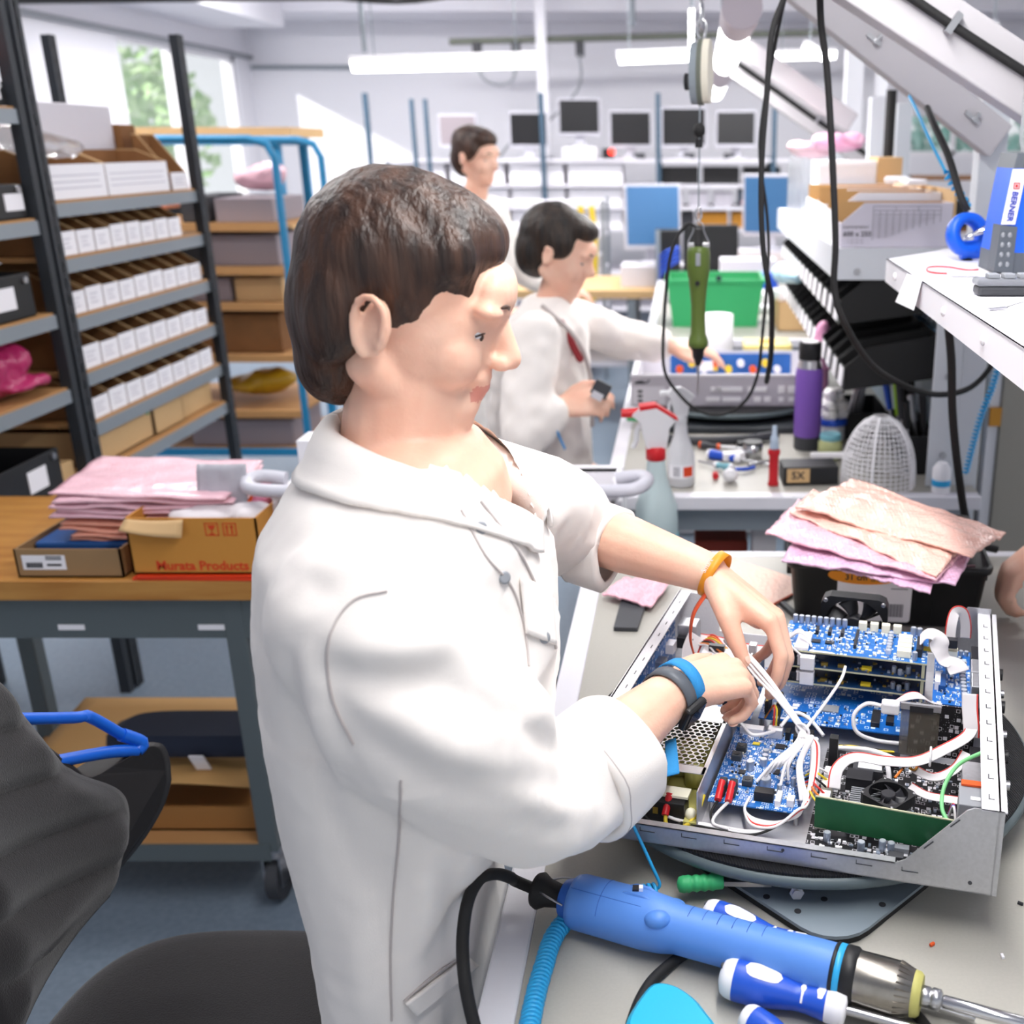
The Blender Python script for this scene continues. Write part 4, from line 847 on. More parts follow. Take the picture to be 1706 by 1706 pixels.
MB().bx(x0+.2, x0+.25, yF+.39, yF+.405, z0+.025, z0+.055).obj('transformer', 'label_white', b2); MB().bx(x0+.25, x0+.265, yF+.39, yF+.405, z0+.025, z0+.06).obj('transformer', 'yellow', b2)
t = thing('table_clamp', 'green handled clamp lever at the turntable of the second bench', 'lever', (-.15, 2.95, BT+.02))
MB().tube([(-.17, 2.93, BT+.05), (-.12, 2.93, BT+.048)], .007, 8).obj('handle', 'green_crate', t); MB().bar((-.12, 2.93, BT+.048), (-.04, 2.99, BT+.04), .008, .005).obj('lever_arm', 'steel', t)
tag(MB().tube([(-.10, 2.86, BT+.016), (0, 2.82, BT+.016), (.15, 2.83, BT+.016), (.25, 2.88, BT+.016)], .013, 8, sm=5).obj('handle_bar', 'dark_grey'), 'dark curved rubber bar lying in front of the second turntable', 'bar')
# paper roll, sponge box
t = bottle('paper_roll', 'white paper roll standing behind the green screwdriver', 'paper roll', .105, 3.75, [('roll', 'label_white', [(.012, .001), (.056, .001), (.056, .22), (.012, .22)], 28)])
t = thing('sponge_box', 'yellow box on a white carton behind the rack instrument', 'box', (.3, 3.85, BT)); MB().bx(.215, .385, 3.78, 3.95, BT+.001, BT+.07).obj('carton', 'white_plastic', t, bev=.003); MB().bx(.205, .375, 3.79, 3.94, BT+.07, BT+.105).obj('yellow_lid', mat('yellow_soft', '#ecd98a', .6), t, bev=.005); MB().cyl((.29, 3.86, BT+.105), (.29, 3.86, BT+.109), .03).obj('orange_print', mat('amber', '#e3a13c', .6), t)
# hanging torque screwdriver with spring balancer
mat('olive', '#56682a', .4); mat('balancer_beige', '#d9d3c4', .4)
bx_, by_ = .0235, 2.3
t = thing('spring_balancer', 'beige and grey spring balancer hanging over the bench on two steel hooks', 'balancer', (bx_, by_, 1.8))
T = frame((bx_-.012, by_, 1.835), (1, -.25, 0), (0, 0, 1))
c = MB(T); c.prism([(.03*math.cos(a)*1.0, .058*math.sin(a)) for a in [2*PI*i/28 for i in range(28)]], -.002, .012); c.obj('drum_cover', 'steel_grey', t, bev=.003)
c = MB(T); c.prism([(.028*math.cos(a), .062*math.sin(a)+.002) for a in [2*PI*i/28 for i in range(28)]], .012, .022); c.obj('housing', 'pipe_green', t, bev=.003)
c = MB(T); c.prism([(.027*math.cos(a), .06*math.sin(a)+.004) for a in [2*PI*i/28 for i in range(28)]], .022, .036); c.obj('cover', 'balancer_beige', t, bev=.005)
MB().lathe([(.016, 0), (.016, .008)], 18, frame((bx_-.02, by_, 1.82), (-1, .2, 0))).obj('adjuster_knob', 'black_plastic', t)
MB().tube([(bx_+.008, by_, 1.89), (bx_-.004, by_, 1.91), (bx_+.002, by_, 1.935), (bx_+.014, by_, 1.925), (bx_+.01, by_, 1.90)], .003, 6, sm=5).obj('hook', 'chrome', t)
c = MB(); 
for k in range(4):
    z = 1.94 + k*.055; c.tube([V((bx_+.005+.010*math.cos(a)*(1 if k % 2 else .3), by_+.010*math.cos(a)*(.3 if k % 2 else 1), z+.026*math.sin(a))) for a in [2*PI*i/14 for i in range(14)]], .003, 6, closed=True)
c.tube([(bx_+.005, by_, 2.12), (bx_+.005, by_, 3.2)], .003, 6); c.obj('hanger_chain', 'chrome', t)
MB().tube([(bx_+.002, by_, 1.775), (bx_, by_, 1.577)], .0016, 6).obj('wire_rope', 'steel_grey', t)
MB().lathe([(.004, 0), (.0115, .006), (.0125, .014), (.0115, .022), (.004, .028)], 14, T3(bx_+.001, by_, 1.715)).obj('stop_ball', 'black_rubber', t); MB().cyl((bx_, by_, 1.695), (bx_, by_, 1.712), .008).obj('wire_clamp', 'black_plastic', t)
MB().tube([V((bx_+.006*math.cos(a), by_, 1.564+.014*math.sin(a))) for a in [2*PI*i/14 for i in range(14)]], .0022, 6, closed=True).obj('snap_hook', 'chrome', t)
t = thing('torque_screwdriver', 'olive green electric screwdriver hanging upright from the balancer', 'screwdriver', (bx_, by_, 1.12))
OT = T3(bx_, by_, 1.186) @ M.Diagonal((1.14, 1.14, .6, 1))
MB().lathe([(.012, .165), (.0185, .168), (.0195, .185), (.0175, .2), (.0145, .215), (.0135, .26), (.0135, .32), (.0165, .38), (.0185, .41), (.0200, .425), (.0215, .45), (.0215, .50), (.0195, .52), (.0175, .522)], 24, OT).obj('body', 'olive', t)
MB().lathe([(.0045, .10), (.006, .11), (.0085, .125), (.0105, .128), (.0115, .155), (.0145, .16), (.0145, .168)], 20, OT).obj('nose', 'black_plastic', t)
MB().lathe([(.0012, -.01), (.002, .0), (.002, .06), (.004, .105)], 10, OT).obj('bit', 'steel', t)
MB().lathe([(.0105, 0), (.010, .012), (.0085, .014), (.0085, .055), (.006, .06)], 16, OT @ M.Translation((0, 0, .52))).obj('cable_boot', 'black_rubber', t)
for s in (-1, 1): MB().tube([(bx_+s*.018, by_, 1.502), (bx_+s*.022, by_, 1.506), (bx_+s*.011, by_, 1.53), (bx_+s*.010, by_, 1.542), (bx_, by_, 1.551)], .0015, 6, sm=3).obj('hanger_wire', 'steel', t)
for s in (-1, 1): MB().box((bx_+s*.016, by_-.008, 1.502), (.014, .012, .008)).obj('bracket', 'steel', t)
MB().box((bx_-.001, by_-.0245, 1.474), (.010, .004, .026)).obj('switch', 'grey_plastic', t, bev=.001); MB().cyl((bx_-.002, by_-.021, 1.425), (bx_-.002, by_-.0245, 1.425), .005).obj('button', 'black_plastic', t)
tag(MB().tube([P(u, v, y=by_) for u, v in ((1158, 378), (1145, 374), (1125, 402), (1113, 450), (1105, 560), (1108, 620), (1130, 655), (1160, 682), (1200, 691), (1240, 670), (1262, 625), (1270, 560), (1280, 440), (1278, 360))] + [V((.145, 2.25, 1.70)), V((.155, 2.1, 1.85)), V((.175, 2.0, 1.97)), V((.2, 1.97, 2.02)), V((.235, 1.97, 1.96))], .0035, 8, sm=6).obj('tool_cable', 'black_rubber'), 'thin black cable looping down from the green screwdriver and up to the lamp arm', 'cable')
tag(MB().tube([V((.215, 1.985, 1.985)), V((.222, 1.985, 1.96))] + [P(u, v, y=yy) for u, v, yy in ((1368, 40, 2.0), (1378, 120, 2.0), (1386, 250, 2.0), (1392, 400, 2.0), (1390, 480, 2.0), (1408, 540, 2.0), (1455, 610, 2.05), (1520, 648, 2.1), (1575, 657, 2.15), (1625, 640, 2.2), (1662, 588, 2.25), (1668, 520, 2.3))], .0062, 8, sm=6).obj('power_cable', 'black_rubber'), 'thick black power cable sagging from the lamp arm across the bins to the post', 'cable')
tag(MB().tube([V((.225, 1.98, 2.0)), V((.2, 1.98, 2.01))] + [P(u, v, y=2.0) for u, v in ((1303, 5), (1285, 60), (1278, 150), (1270, 250), (1268, 340), (1272, 420), (1280, 470))] + [V((.16, 2.04, 1.42)), V((.17, 2.15, 1.30)), V((.17, 2.25, 1.22))], .0055, 8, sm=6).obj('power_cable', 'black_rubber'), 'black cable dropping straight down from the lamp arm past the green screwdriver', 'cable')
tag(MB().tube([P(u, v, y=yy) for u, v, yy in ((1578, 525, 1.95), (1585, 600, 1.95), (1587, 690, 1.95), (1597, 790, 1.95), (1610, 868, 1.96), (1630, 905, 1.97), (1660, 915, 1.98))], .008, 10, sm=6).obj('hose', 'black_rubber'), 'thick black hose hanging from the white shelf down to the bench', 'hose')
def coil(pts, r, pitch, wr, n=10):
    path = smooth_path(pts, 12); o = []; dist = 0
    for i in range(len(path)-1):
        a, b_ = path[i], path[i+1]; d = (b_-a); L = d.length
        if L < 1e-6: continue
        d.normalize(); u = d.orthogonal() if abs(d.z) > .95 else V((0,0,1)).cross(d).normalized(); u.normalize(); w = d.cross(u); k = max(1, int(L/pitch*n))
        for j in range(k):
            s = dist + L*j/k; o.append(a + d*(L*j/k) + (u*math.cos(2*PI*s/pitch) + w*math.sin(2*PI*s/pitch))*r)
        dist += L
    return o
tag(MB().tube(coil([P(u, v, y=2.3) for u, v in ((1668, 585), (1655, 640), (1632, 700), (1608, 790))], .006, .009, .0026), .0026, 5).obj('coil_cord', 'cyan_cable'), 'cyan coiled cord hanging behind the black hose at the post', 'cord')
# ---------------------------------------------------------------- third bench and beyond
t = thing('storage_crate', 'green plastic storage crate on the third bench', 'crate', (.12, 4.9, BT))
cx, cy = .125, 4.98
def crate_ring(k, z): return [V((cx+sx*.215*k, cy+sy*.16*k, BT+z)) for sx, sy in ((-1,-1), (1,-1), (1,1), (-1,1))]
MB().rings([crate_ring(.88, .001), crate_ring(1, .2), crate_ring(1.04, .2), crate_ring(1.04, .215), crate_ring(.97, .215), crate_ring(.86, .01)], sm=False).obj('crate_shell', 'green_crate', t)
MB().box((.14, 4.965-.155, BT+.222), (.02, .02, .02)).obj('label_clip', 'navy', t)
carton(.40, .62, 4.72, 5.0, BT+.001, BT+.13, 'beige_card', 'open beige carton on the third bench under the black bins', lid=False)
tag(MB().box((.5, 4.85, BT+.137), (.13, .03, .03), M.Rotation(.5, 3, 'Y')).obj('orange_tool', 'orange', bev=.006), 'bright orange plastic part poking out of the beige carton', 'part')
tag(MB().box((.47, 4.9, BT+.14), (.16, .1, .05), rotz(.4).to_3x3()).obj('paper_bag', 'label_white', bev=.01), 'white paper bag in the beige carton', 'bag')
t = thing('charger', 'white cordless tool with a black battery on the third bench', 'tool', (.2, 5.5, BT)); MB().box((.18, 5.5, BT+.12), (.17, .07, .06)).obj('body', 'white_plastic', t, bev=.02); MB().box((.235, 5.5, BT+.058), (.05, .06, .09)).obj('grip', 'white_plastic', t, bev=.01); MB().box((.25, 5.5, BT+.0305), (.09, .08, .055)).obj('battery', 'black_plastic', t, bev=.005)
for k, (x, y, w, d, h, m, l) in enumerate([(.05, 5.7, .3, .2, .05, 'grey_plastic', 'flat grey case on the third bench behind the green crate'), (.42, 5.6, .25, .2, .06, 'white_plastic', 'white flat carton on the third bench beside the cordless tool'), (.5, 5.3, .3, .1, .03, 'label_white', 'white tray on the third bench near the bins'),
      (.1, 6.3, .3, .2, .05, 'label_white', 'white sheet pile at the far end of the third bench'), (.35, 6.3, .32, .2, .16, 'pale_carton', 'pale box at the far end of the third bench')]):
    tag(MB().box((x, y, BT+h/2+.001), (w, d, h)).obj('flat_case', m, bev=.004), l, 'case')
mat('bezel_grey', '#c4c3cd', .45)
def monitor(label, x, y, z, w, h, screen, tilt=0, rz=0, bezel='bezel_grey', group=None, back=False):
    t = thing('monitor', label, 'monitor', (x, y, z), rz, group); T = T3(x, y, z, rz); Q = T @ M.Translation((0, 0, h/2+.09)) @ M.Rotation(tilt, 4, 'X')
    MB(Q).box((0, 0, 0), (w, .04, h)).obj('housing', bezel, t, bev=.006)
    MB(Q).box((0, -.0215, .006), (w-.03, .004, h-.045)).obj('screen', screen, t)
    MB(T).box((0, .03, .05), (.08, .04, .1)).obj('stand', bezel, t); MB(T).lathe([(.1, .0005), (.1, .012), (.04, .02)], 20).obj('foot', bezel, t)
    return t
monitor('pale framed monitor with a blue grey screen on the far table', -.22, 7.0, .98, .36, .40, 'screen_blue', -.1, .15)
monitor('tilted pale monitor with a blue screen partly behind the bench shelf', .55, 7.4, 1.03, .36, .40, 'screen_blue', .1, -.2)
t = thing('computer_tower', 'black computer tower standing at the end of the third bench', 'computer', (-.08, 6.72, .75)); MB().box((-.12, 6.765, 1.03), (.15, .13, .36), rotz(.05).to_3x3()).obj('case', 'black_plastic', t, bev=.006); MB().box((-.18, 6.688, 1.03), (.03, .012, .36), rotz(.05).to_3x3()).obj('side_trim', 'steel_grey', t)
monitor('black backed monitor behind the green screwdriver', .145, 6.78, .849, .34, .30, 'screen_black', 0, 0, 'black_plastic')
t = thing('far_table', 'wooden far table behind the third bench', 'table', (-.4, 7.1, 0)); MB().bx(-1.5, .75, 6.68, 7.5, .80, .848).obj('table_top', 'beige_card', t)
for x in (-1.45, -.35, .7):
    for y in (6.72, 7.46): MB().bx(x-.025, x+.025, y-.025, y+.025, 0, .80).obj('leg', 'steel_grey', t)
MB().bx(-1.45, .7, 6.8, 7.4, .35, .38).obj('lower_shelf', 'pale_carton', t)
for k, (x, l) in enumerate([(-.22, 'pale printer tray box under the monitor on the far table'), (.55, 'pale box under the tilted monitor on the far table')]): tag(MB().box((x, 7.0 + .4*k, .914 + .025*k), (.4, .3, .13 + .05*k)).obj('pale_box', 'pale_carton', bev=.004), l, 'box')
mat('amber_box', '#d08f2c', .5)
for k, (x, z, l) in enumerate([(.24, .852, 'amber box on the far table, beside the black monitor'), (.46, .852, 'amber box on the far table, next to the tilted monitor')]): carton(x-.09, x+.09, 6.92, 7.05, z, z+.16, 'amber_box', l)
t = thing('cable_bundle', 'blue network cables bundled beside the black tower', 'cables', (-.1, 6.6, .93)); c = MB()
for k in range(5): c.tube([(-.17, 6.60, BT+.02+.03*k), (-.12, 6.55, BT+.08+.025*k), (-.05, 6.58, BT+.12+.02*k)], .008, 6, sm=4)
c.obj('cable', 'blue', t)
tag(MB().box((.45, 6.0, BT+.06), (.1, .1, .11)).obj('blue_pack', 'blue', bev=.01), 'blue pack on the third bench under the hanging bins', 'pack')
# ---------------------------------------------------------------- the back racks with the monitors
mat('rack_blue', '#3c5468', .5)
t = thing('equipment_rack', 'slim grey rack in front of the back wall, under the row of monitors', 'rack', (-.9, 10.0, 0))
for x in (-2.75, -1.25, -.25, .75): 
    for y in (9.75, 10.3): MB().bx(x-.02, x+.02, y-.02, y+.02, 0, 2.12 if y < 10 else 1.6).obj('upright', 'rack_blue', t)
for z in (1.585, 1.375, 1.185, 1.0, .62, .3): MB().bx(-2.75, 1.2, 9.74, 10.32, z-.025, z).obj('shelf_board', 'pale_carton', t)
for u, l in ((685, 'dark post at the back wall, nearest the blue trolley'), (708, 'dark post at the back wall beside its twin')):
    p = P(u, 165, y=9.5); tag(MB().bx(p.x-.015, p.x+.015, 9.48, 9.52, 0, p.z).obj('rack_post', 'rack_blue'), l, 'post')
MON = [(-.947, 1.0, .37, .31, 'screen_black', 0, 0, 'monitor with black screen standing highest in the row at the back'), (-.50, 1.0, .37, .31, 'screen_black', 0, .06, 'monitor with black screen beside the red light in the back row'), (-.03, 1.0, .40, .34, 'screen_black', 0, 0, 'monitor with black screen beside the blue post in the back row'),
       (.43, 1.0, .36, .31, 'screen_black', -.1, -.12, 'tilted monitor with black screen at the end of the back row'), (-2.02, 1.0, .34, .28, 'mauve_grey', 0, 0, 'grey monitor in the back row seen above the hair of the worker'), (-1.40, 1.0, .34, .30, 'screen_black', .05, .1, 'monitor with black screen half hidden by the white column')]
for k, (x, y, w, h, s, tl, rz, l) in enumerate(MON): monitor(l, x, 9.98, 1.587 + (.10 if k == 0 else (.0)), w, h, s, tl, rz, group=None)
tag(MB().box((-.947, 9.98, 1.636), (.3, .25, .096)).obj('white_box', 'white_plastic', bev=.01), 'white box under the highest monitor of the back row', 'box')
glow('red_lamp', '#ff3b2e', 4)
t = thing('signal_lamp', 'small black device with a red light between two back monitors', 'lamp', (-.68, 9.9, 1.587)); MB().box((-.70, 9.95, 1.63), (.1, .08, .085)).obj('device', 'black_plastic', t); MB().ball((-.665, 9.9, 1.645), .028).obj('light', 'red_lamp', t)
for k, u in enumerate((1065, 1148, 1215)):
    tag(MB().box((P(u, 250, y=9.95).x, 9.95, 1.612), (.1, .1, .045)).obj('small_box', 'dark_grey'), 'little dark box on the monitor shelf, %s from the red light' % ORD[k], 'box', 'little dark boxes on the monitor shelf')
n = 0
for z, h in ((1.376, .17), (1.186, .15), (1.001, .15)):
    for k in range(4):
        x = -2.6 + k*.52 if z > 1.2 else -2.55 + k*.5
        n += 1; tag(MB().bx(x, x+.47, 9.80, 10.2, z+.001, z+h).obj('white_carton', 'label_white', bev=.004), 'plain white carton on the %s shelf of the back rack, %s from the window side' % ({1.376: 'upper', 1.186: 'middle', 1.001: 'lower'}[z], ORD[k]), 'box', 'white cartons on the back rack')
for k in range(3): tag(MB().bx(-.22+.36*k, .10+.36*k, 9.85, 10.2, 1.377, 1.377+.14).obj('black_device', 'black_plastic', bev=.004), 'black device on the back rack under the monitors, %s from the blue post' % ORD[k], 'device', 'black devices on the back rack')
for k in range(3): tag(MB().bx(-.20+.22*k, -.04+.22*k, 9.85, 10.1, 1.187, 1.30).obj('pale_device', 'pale_carton', bev=.004), 'pale device on the middle back shelf, %s from the blue post' % ORD[k], 'device', 'pale devices on the back rack')
carton(.46, 1.1, 9.85, 10.2, 1.187, 1.33, 'rack_blue', 'slate blue box at the end of the middle back shelf', 'slate_box')
t = thing('bubble_bag', 'pink bag on the middle back shelf beside the slate box', 'bag', (.6, 9.8, 1.19)); remeshed(MB().ball((.62, 9.79, 1.22), (.16, .04, .05)), 'film', 'pink_wrap', t, .02, 1)
for k in range(4): carton(-.2+.3*k, .06+.3*k, 9.85, 10.2, 1.002, 1.13, ['dark_grey', 'amber_box', 'amber_box', 'dark_grey'][k], '%s box on the lower back shelf, %s from the blue post' % (['dark', 'amber', 'amber', 'dark'][k], ORD[k]), group='boxes on the lower back shelf')
# wire shelving between the worker and the far table
t = thing('wire_rack', 'open grey wire rack in front of the back rack', 'rack', (-1.2, 8.3, 0))
for x in (-2.4, -1.55, -.62):
    for y in (8.1, 8.6): MB().cyl((x, y, 0), (x, y, 1.32), .014, n=8).obj('upright', 'steel_grey', t)
for z in (1.30, 1.06, .82, .52, .2): MB().bx(-2.4, -.62, 8.1, 8.6, z-.018, z).obj('shelf_board', 'pale_carton', t)
for k in range(7): carton(-2.35+.25*k, -2.14+.25*k, 8.15, 8.5, (.82, 1.06)[k % 2]+.001, (.82, 1.06)[k % 2]+.1+.03*(k % 3), ['pale_carton', 'mauve_grey', 'label_white'][k % 3], '%s carton on the wire rack, %s from the window side' % (['pale grey', 'mauve', 'white'][k % 3], ORD[k]), group='cartons on the wire rack')
for k, x in enumerate((-.78, -.7, -.95)): tag(MB().tube([(x, 8.07, 1.28), (x+.02, 8.06, 1.0), (x, 8.07, .6)], .022, 6, sm=4).obj('yellow_cable', 'yellow'), 'yellow cable hanging down the wire rack, %s from its end' % ORD[k], 'cable', 'yellow cables on the wire rack')
# ================================================================ white shelf above the front bench
ZS = 1.50
t = thing('tilted_shelf', 'white steel shelf with a folded edge, carrying the blue tester', 'shelf', (.5, 1.5, ZS-.05))
SP = [(.352, .85), (.78, .85), (.78, 2.78), (.66, 2.55), (.372, 2.02)]
SP = [(.345, .85), (.785, .85), (.785, 2.36), (.56, 2.28), (.371, 2.03)]
c = MB(); c.prism(SP, ZS-.004, ZS); c.obj('shelf_plate', 'bench_white', t)
c = MB()
for i in (3, 4):
    a, b_ = V((*SP[i], 0)), V((*SP[(i+1) % 5], 0)); d = (b_-a).normalized(); n_ = V((d.y, -d.x, 0))
    c.add([a+V((0,0,ZS)), b_+V((0,0,ZS)), b_+V((0,0,ZS-.042)), a+V((0,0,ZS-.042)), a+n_*-.003+V((0,0,ZS)), b_+n_*-.003+V((0,0,ZS)), b_+n_*-.003+V((0,0,ZS-.042)), a+n_*-.003+V((0,0,ZS-.042))], [(0,1,2,3), (7,6,5,4), (0,4,5,1), (1,5,6,2), (2,6,7,3), (3,7,4,0)])
c.obj('folded_edge', 'bench_white', t)
for k, y in enumerate((1.92, 1.50, 1.27)):
    x = .371 + (.345-.371)*(2.03-y)/1.18; MB().lathe([(.0035, -.004), (.0075, -.002), (.008, .0), (.0075, .002), (.0035, .004)], 12, frame((x-.001, y, ZS-.02), (0, 0, 1)) @ M.Diagonal((.5, .7, 1.6, 1))).obj('slot_hole', 'white_plastic', t)
# hanging paper tag
p = P(1530, 462, y=1.68); t = thing('paper_tag', 'white paper tag hanging over the folded edge of the white shelf', 'tag', p)
x_ = .3625
c = MB(); q = [P(1512, 455, x=x_), P(1537, 463, x=x_), P(1522, 517, x=x_-.012), P(1492, 503, x=x_-.012)]; c.add(q, [(0,1,2,3)]); o = c.obj('paper', 'label_white', t, thick=.0008)
T = face_T(P(1507, 478, x=x_-.0085), q[1]-q[0], q[0]-q[3]); text('~ 5 g', .01, T, 'ink_faint', o)
# BERNER charger box
mat('berner_blue', '#0f5bd8', .4); mat('berner_grey', '#555a62', .5)
bx0, by0 = .505, 1.80
t = thing('tester_box', 'blue and grey upright tool charger with a white brand strip on the white shelf', 'charger', (bx0+.06, by0, ZS))
E_ = [(0, -.012), (.012, -.02), (.12, -.02), (.12, .09), (0, .09)]
def ring(z, s=1, lean=0): return [V((bx0 + x*s + lean, by0 + y, ZS+z)) for x, y in E_]
MB().rings([ring(.001), ring(.03, 1, .001), ring(.034, 1, .0015)], sm=False).obj('base', 'berner_grey', t, bev=.003)
def lring(z, x0_, x1_): return [V((bx0+x0_, by0-.0205, ZS+z)), V((bx0+x1_, by0-.0205, ZS+z))]
MB().rings([ring(.034, 1, .0015), ring(.10, 1, .009), ring(.165, 1, .017)], sm=False).obj('body', 'berner_blue', t, bev=.003)
gb = MB(); 
gb.add([(bx0-.002, by0-.022, ZS+.004), (bx0+.026, by0-.022, ZS+.004), (bx0+.028, by0-.022, ZS+.075), (bx0+.002, by0-.022, ZS+.078), (bx0-.004, by0+.01, ZS+.004), (bx0+.0, by0+.01, ZS+.078)], [(0,1,2,3), (4,0,3,5)])
g_ = gb.obj('side_grip', 'berner_grey', t, thick=.004)
for i in range(2):
    for j in range(4): MB().ball((bx0+.006+.011*i, by0-.0245, ZS+.016+.0155*j), (.0035, .002, .0045), 8, k=4).obj('grip_dot', 'grey_plastic', g_)
st = MB(); st.add([(bx0+.002, by0-.0215, ZS+.079), (bx0+.024, by0-.0225, ZS+.079), (bx0+.0345, by0-.0225, ZS+.164), (bx0+.0125, by0-.0215, ZS+.164)], [(0,1,2,3)]); s_ = st.obj('brand_strip', 'label_white', t, thick=.001)
T = face_T((bx0+.0195, by0-.0236, ZS+.130), (-.12, 0, -1), (1, 0, -.12)); text('BERNER', .0132, T, 'ink_blue' if 'ink_blue' in MATS else (mat('ink_blue', '#2b3da8', .5) and 'ink_blue'), s_, bold=.0004)
c = MB(); T = face_T((bx0+.0205, by0-.0236, ZS+.1385), (1, 0, .0), (0, 0, 1))
c = MB(T)
for q in ((-.005, .005, -.005, -.0035), (-.005, .005, .0035, .005), (-.005, -.0035, -.005, .005), (.0035, .005, -.005, .005)): c.bx(*q, 0, .0004)
c.prism([(-.002, -.002), (.002, -.002), (.002, .002), (-.002, .002)], 0, .0004); c.obj('brand_mark', 'red', s_)
MB().rings([ring(.165, 1, .017), ring(.188, .95, .021)], sm=False).obj('collar', 'berner_grey', t, bev=.003)
cl = MB(); cl.lathe([(.045, 0), (.05, .02), (.05, .11), (.047, .12)], 24, T3(bx0+.085, by0+.03, ZS+.1885)); o = cl.obj('clear_cover', 'clear_plastic', t)
MB().bar((bx0+.06, by0+.0, ZS+.2), (bx0+.075, by0+.0, ZS+.25), .012, .012).box((bx0+.075, by0, ZS+.26), (.03, .012, .02)).obj('white_clip', 'label_white', t)
# grey handset
mat('handset_grey', '#7b7d84', .4)
hx, hy = .405, 1.50
t = thing('handset', 'grey key handset lying on the white shelf in front of the blue charger', 'handset', (hx+.05, hy, ZS)); 
MB().bx(hx, hx+.15, hy+.0, hy+.035, ZS+.001, ZS+.014).obj('lower_shell', 'dark_grey', t, bev=.004); MB().bx(hx-.002, hx+.15, hy+.0, hy+.037, ZS+.014, ZS+.024).obj('upper_shell', 'handset_grey', t, bev=.004)
for k in range(4): MB().bx(hx+.014+.022*k, hx+.03+.022*k, hy+.006, hy+.026, ZS+.024, ZS+.031).obj('key', 'grey_plastic', t, bev=.0015)
t = thing('small_carton', 'small white and blue printed carton at the edge of the white shelf', 'box', (.45, 1.36, ZS)); MB().bx(.44, .53, 1.32, 1.38, ZS+.001, ZS+.016).obj('box_body', 'label_white', t); MB().bx(.44, .53, 1.319, 1.32, ZS+.009, ZS+.016).obj('blue_band', 'blue', t); MB().bx(.439, .44, 1.325, 1.375, ZS+.003, ZS+.014).obj('end_print', 'ink', t)
tag(MB().bar((.385, 1.37, ZS+.002), (.41, 1.38, ZS+.003), .007, .002).tube([(.41, 1.38, ZS+.003), (.425, 1.385, ZS+.007), (.437, 1.385, ZS+.01)], .0007, 6, sm=3).obj('feeler_strip', 'steel'), 'thin steel strip beside the small printed carton', 'strip')
tag(MB().tube([(.49, 1.83, ZS+.002), (.47, 1.82, ZS+.002), (.445, 1.86, ZS+.003), (.415, 1.86, ZS+.003), (.40, 1.81, ZS+.002), (.408, 1.78, ZS+.002), (.43, 1.77, ZS+.002)], .0014, 6, sm=5).obj('red_wire', 'red'), 'thin red wire curled on the white shelf', 'wire')
tag(MB().box((.445, 1.75, ZS+.004), (.045, .035, .006)).obj('white_puck', 'label_white', bev=.002), 'small white plastic piece beside the red wire', 'piece')
# blue lever tool with chrome lever
t = thing('lever_tool', 'blue hand tool with a chrome lever lying behind the blue charger', 'tool', (.54, 2.02, ZS))
T = frame((.510, 2.0, ZS+.046), (.25, -1, .25), (0, 0, 1))
MB(T).lathe([(.021, -.014), (.037, -.014), (.040, 0), (.037, .014), (.021, .014), (.021, -.014)], 28, cap=False).obj('ring_head', 'berner_blue', t); MB().tube([(.50, 2.0, ZS+.018), (.545, 2.0, ZS+.022), (.59, 1.995, ZS+.04)], .017, 12, sm=4).obj('grip', 'berner_blue', t)
MB().tube([(.500, 1.98, ZS+.040), (.535, 1.98, ZS+.056), (.58, 1.975, ZS+.072)], [.005, .010, .007], 10, sm=4, flat=.7).obj('lever', 'chrome', t); MB().cyl((.513, 2.0, ZS+.0005), (.513, 2.0, ZS+.010), .010).obj('foot', 'black_rubber', t)
tag(MB().tube([P(u, v, y=yy) for u, v, yy in ((1612, 352, 2.03), (1600, 325, 2.04), (1580, 260, 2.1), (1555, 205, 2.2), (1545, 180, 2.3))], .007, 8, sm=5).obj('tool_cable', 'black_rubber'), 'black cable rising from the blue lever tool to the grey arm', 'cable')
tag(MB().tube(coil([P(u, v, y=2.12) for u, v in ((1612, 345), (1597, 320), (1575, 285))], .007, .012, .003), .003, 5).tube([P(u, v, y=yy) for u, v, yy in ((1575, 285, 2.12), (1550, 235, 2.2), (1530, 190, 2.3), (1515, 160, 2.4))], .0035, 6, sm=5).obj('coil_cord', 'cyan_cable'), 'cyan coiled cord rising behind the blue charger to the grey arm', 'cord')
tag(MB().tube([P(u, v, y=3.6) for u, v in ((1486, 150), (1480, 250), (1475, 330), (1470, 400))], .017, 8, sm=3).obj('hose', 'black_rubber'), 'thick dark hose hanging behind the slatted box', 'hose')
# side of the tall cupboard beyond the post
t = thing('tall_cupboard', 'olive grey tall cupboard side beyond the post', 'cupboard', (1.15, 2.9, 0)); MB().bx(.83, 1.5, 2.75, 3.3, 0, 1.36).obj('carcass', 'partition_paint', t, bev=.004); MB().bx(.80, .828, 2.76, 2.80, .5, 1.3).obj('edge_strip', 'white_paint', t)
for k, z in enumerate((1.18, 1.02)): MB().box((.815, 2.75, z), (.03, .01, .05)).obj('latch', 'amber_box', t)
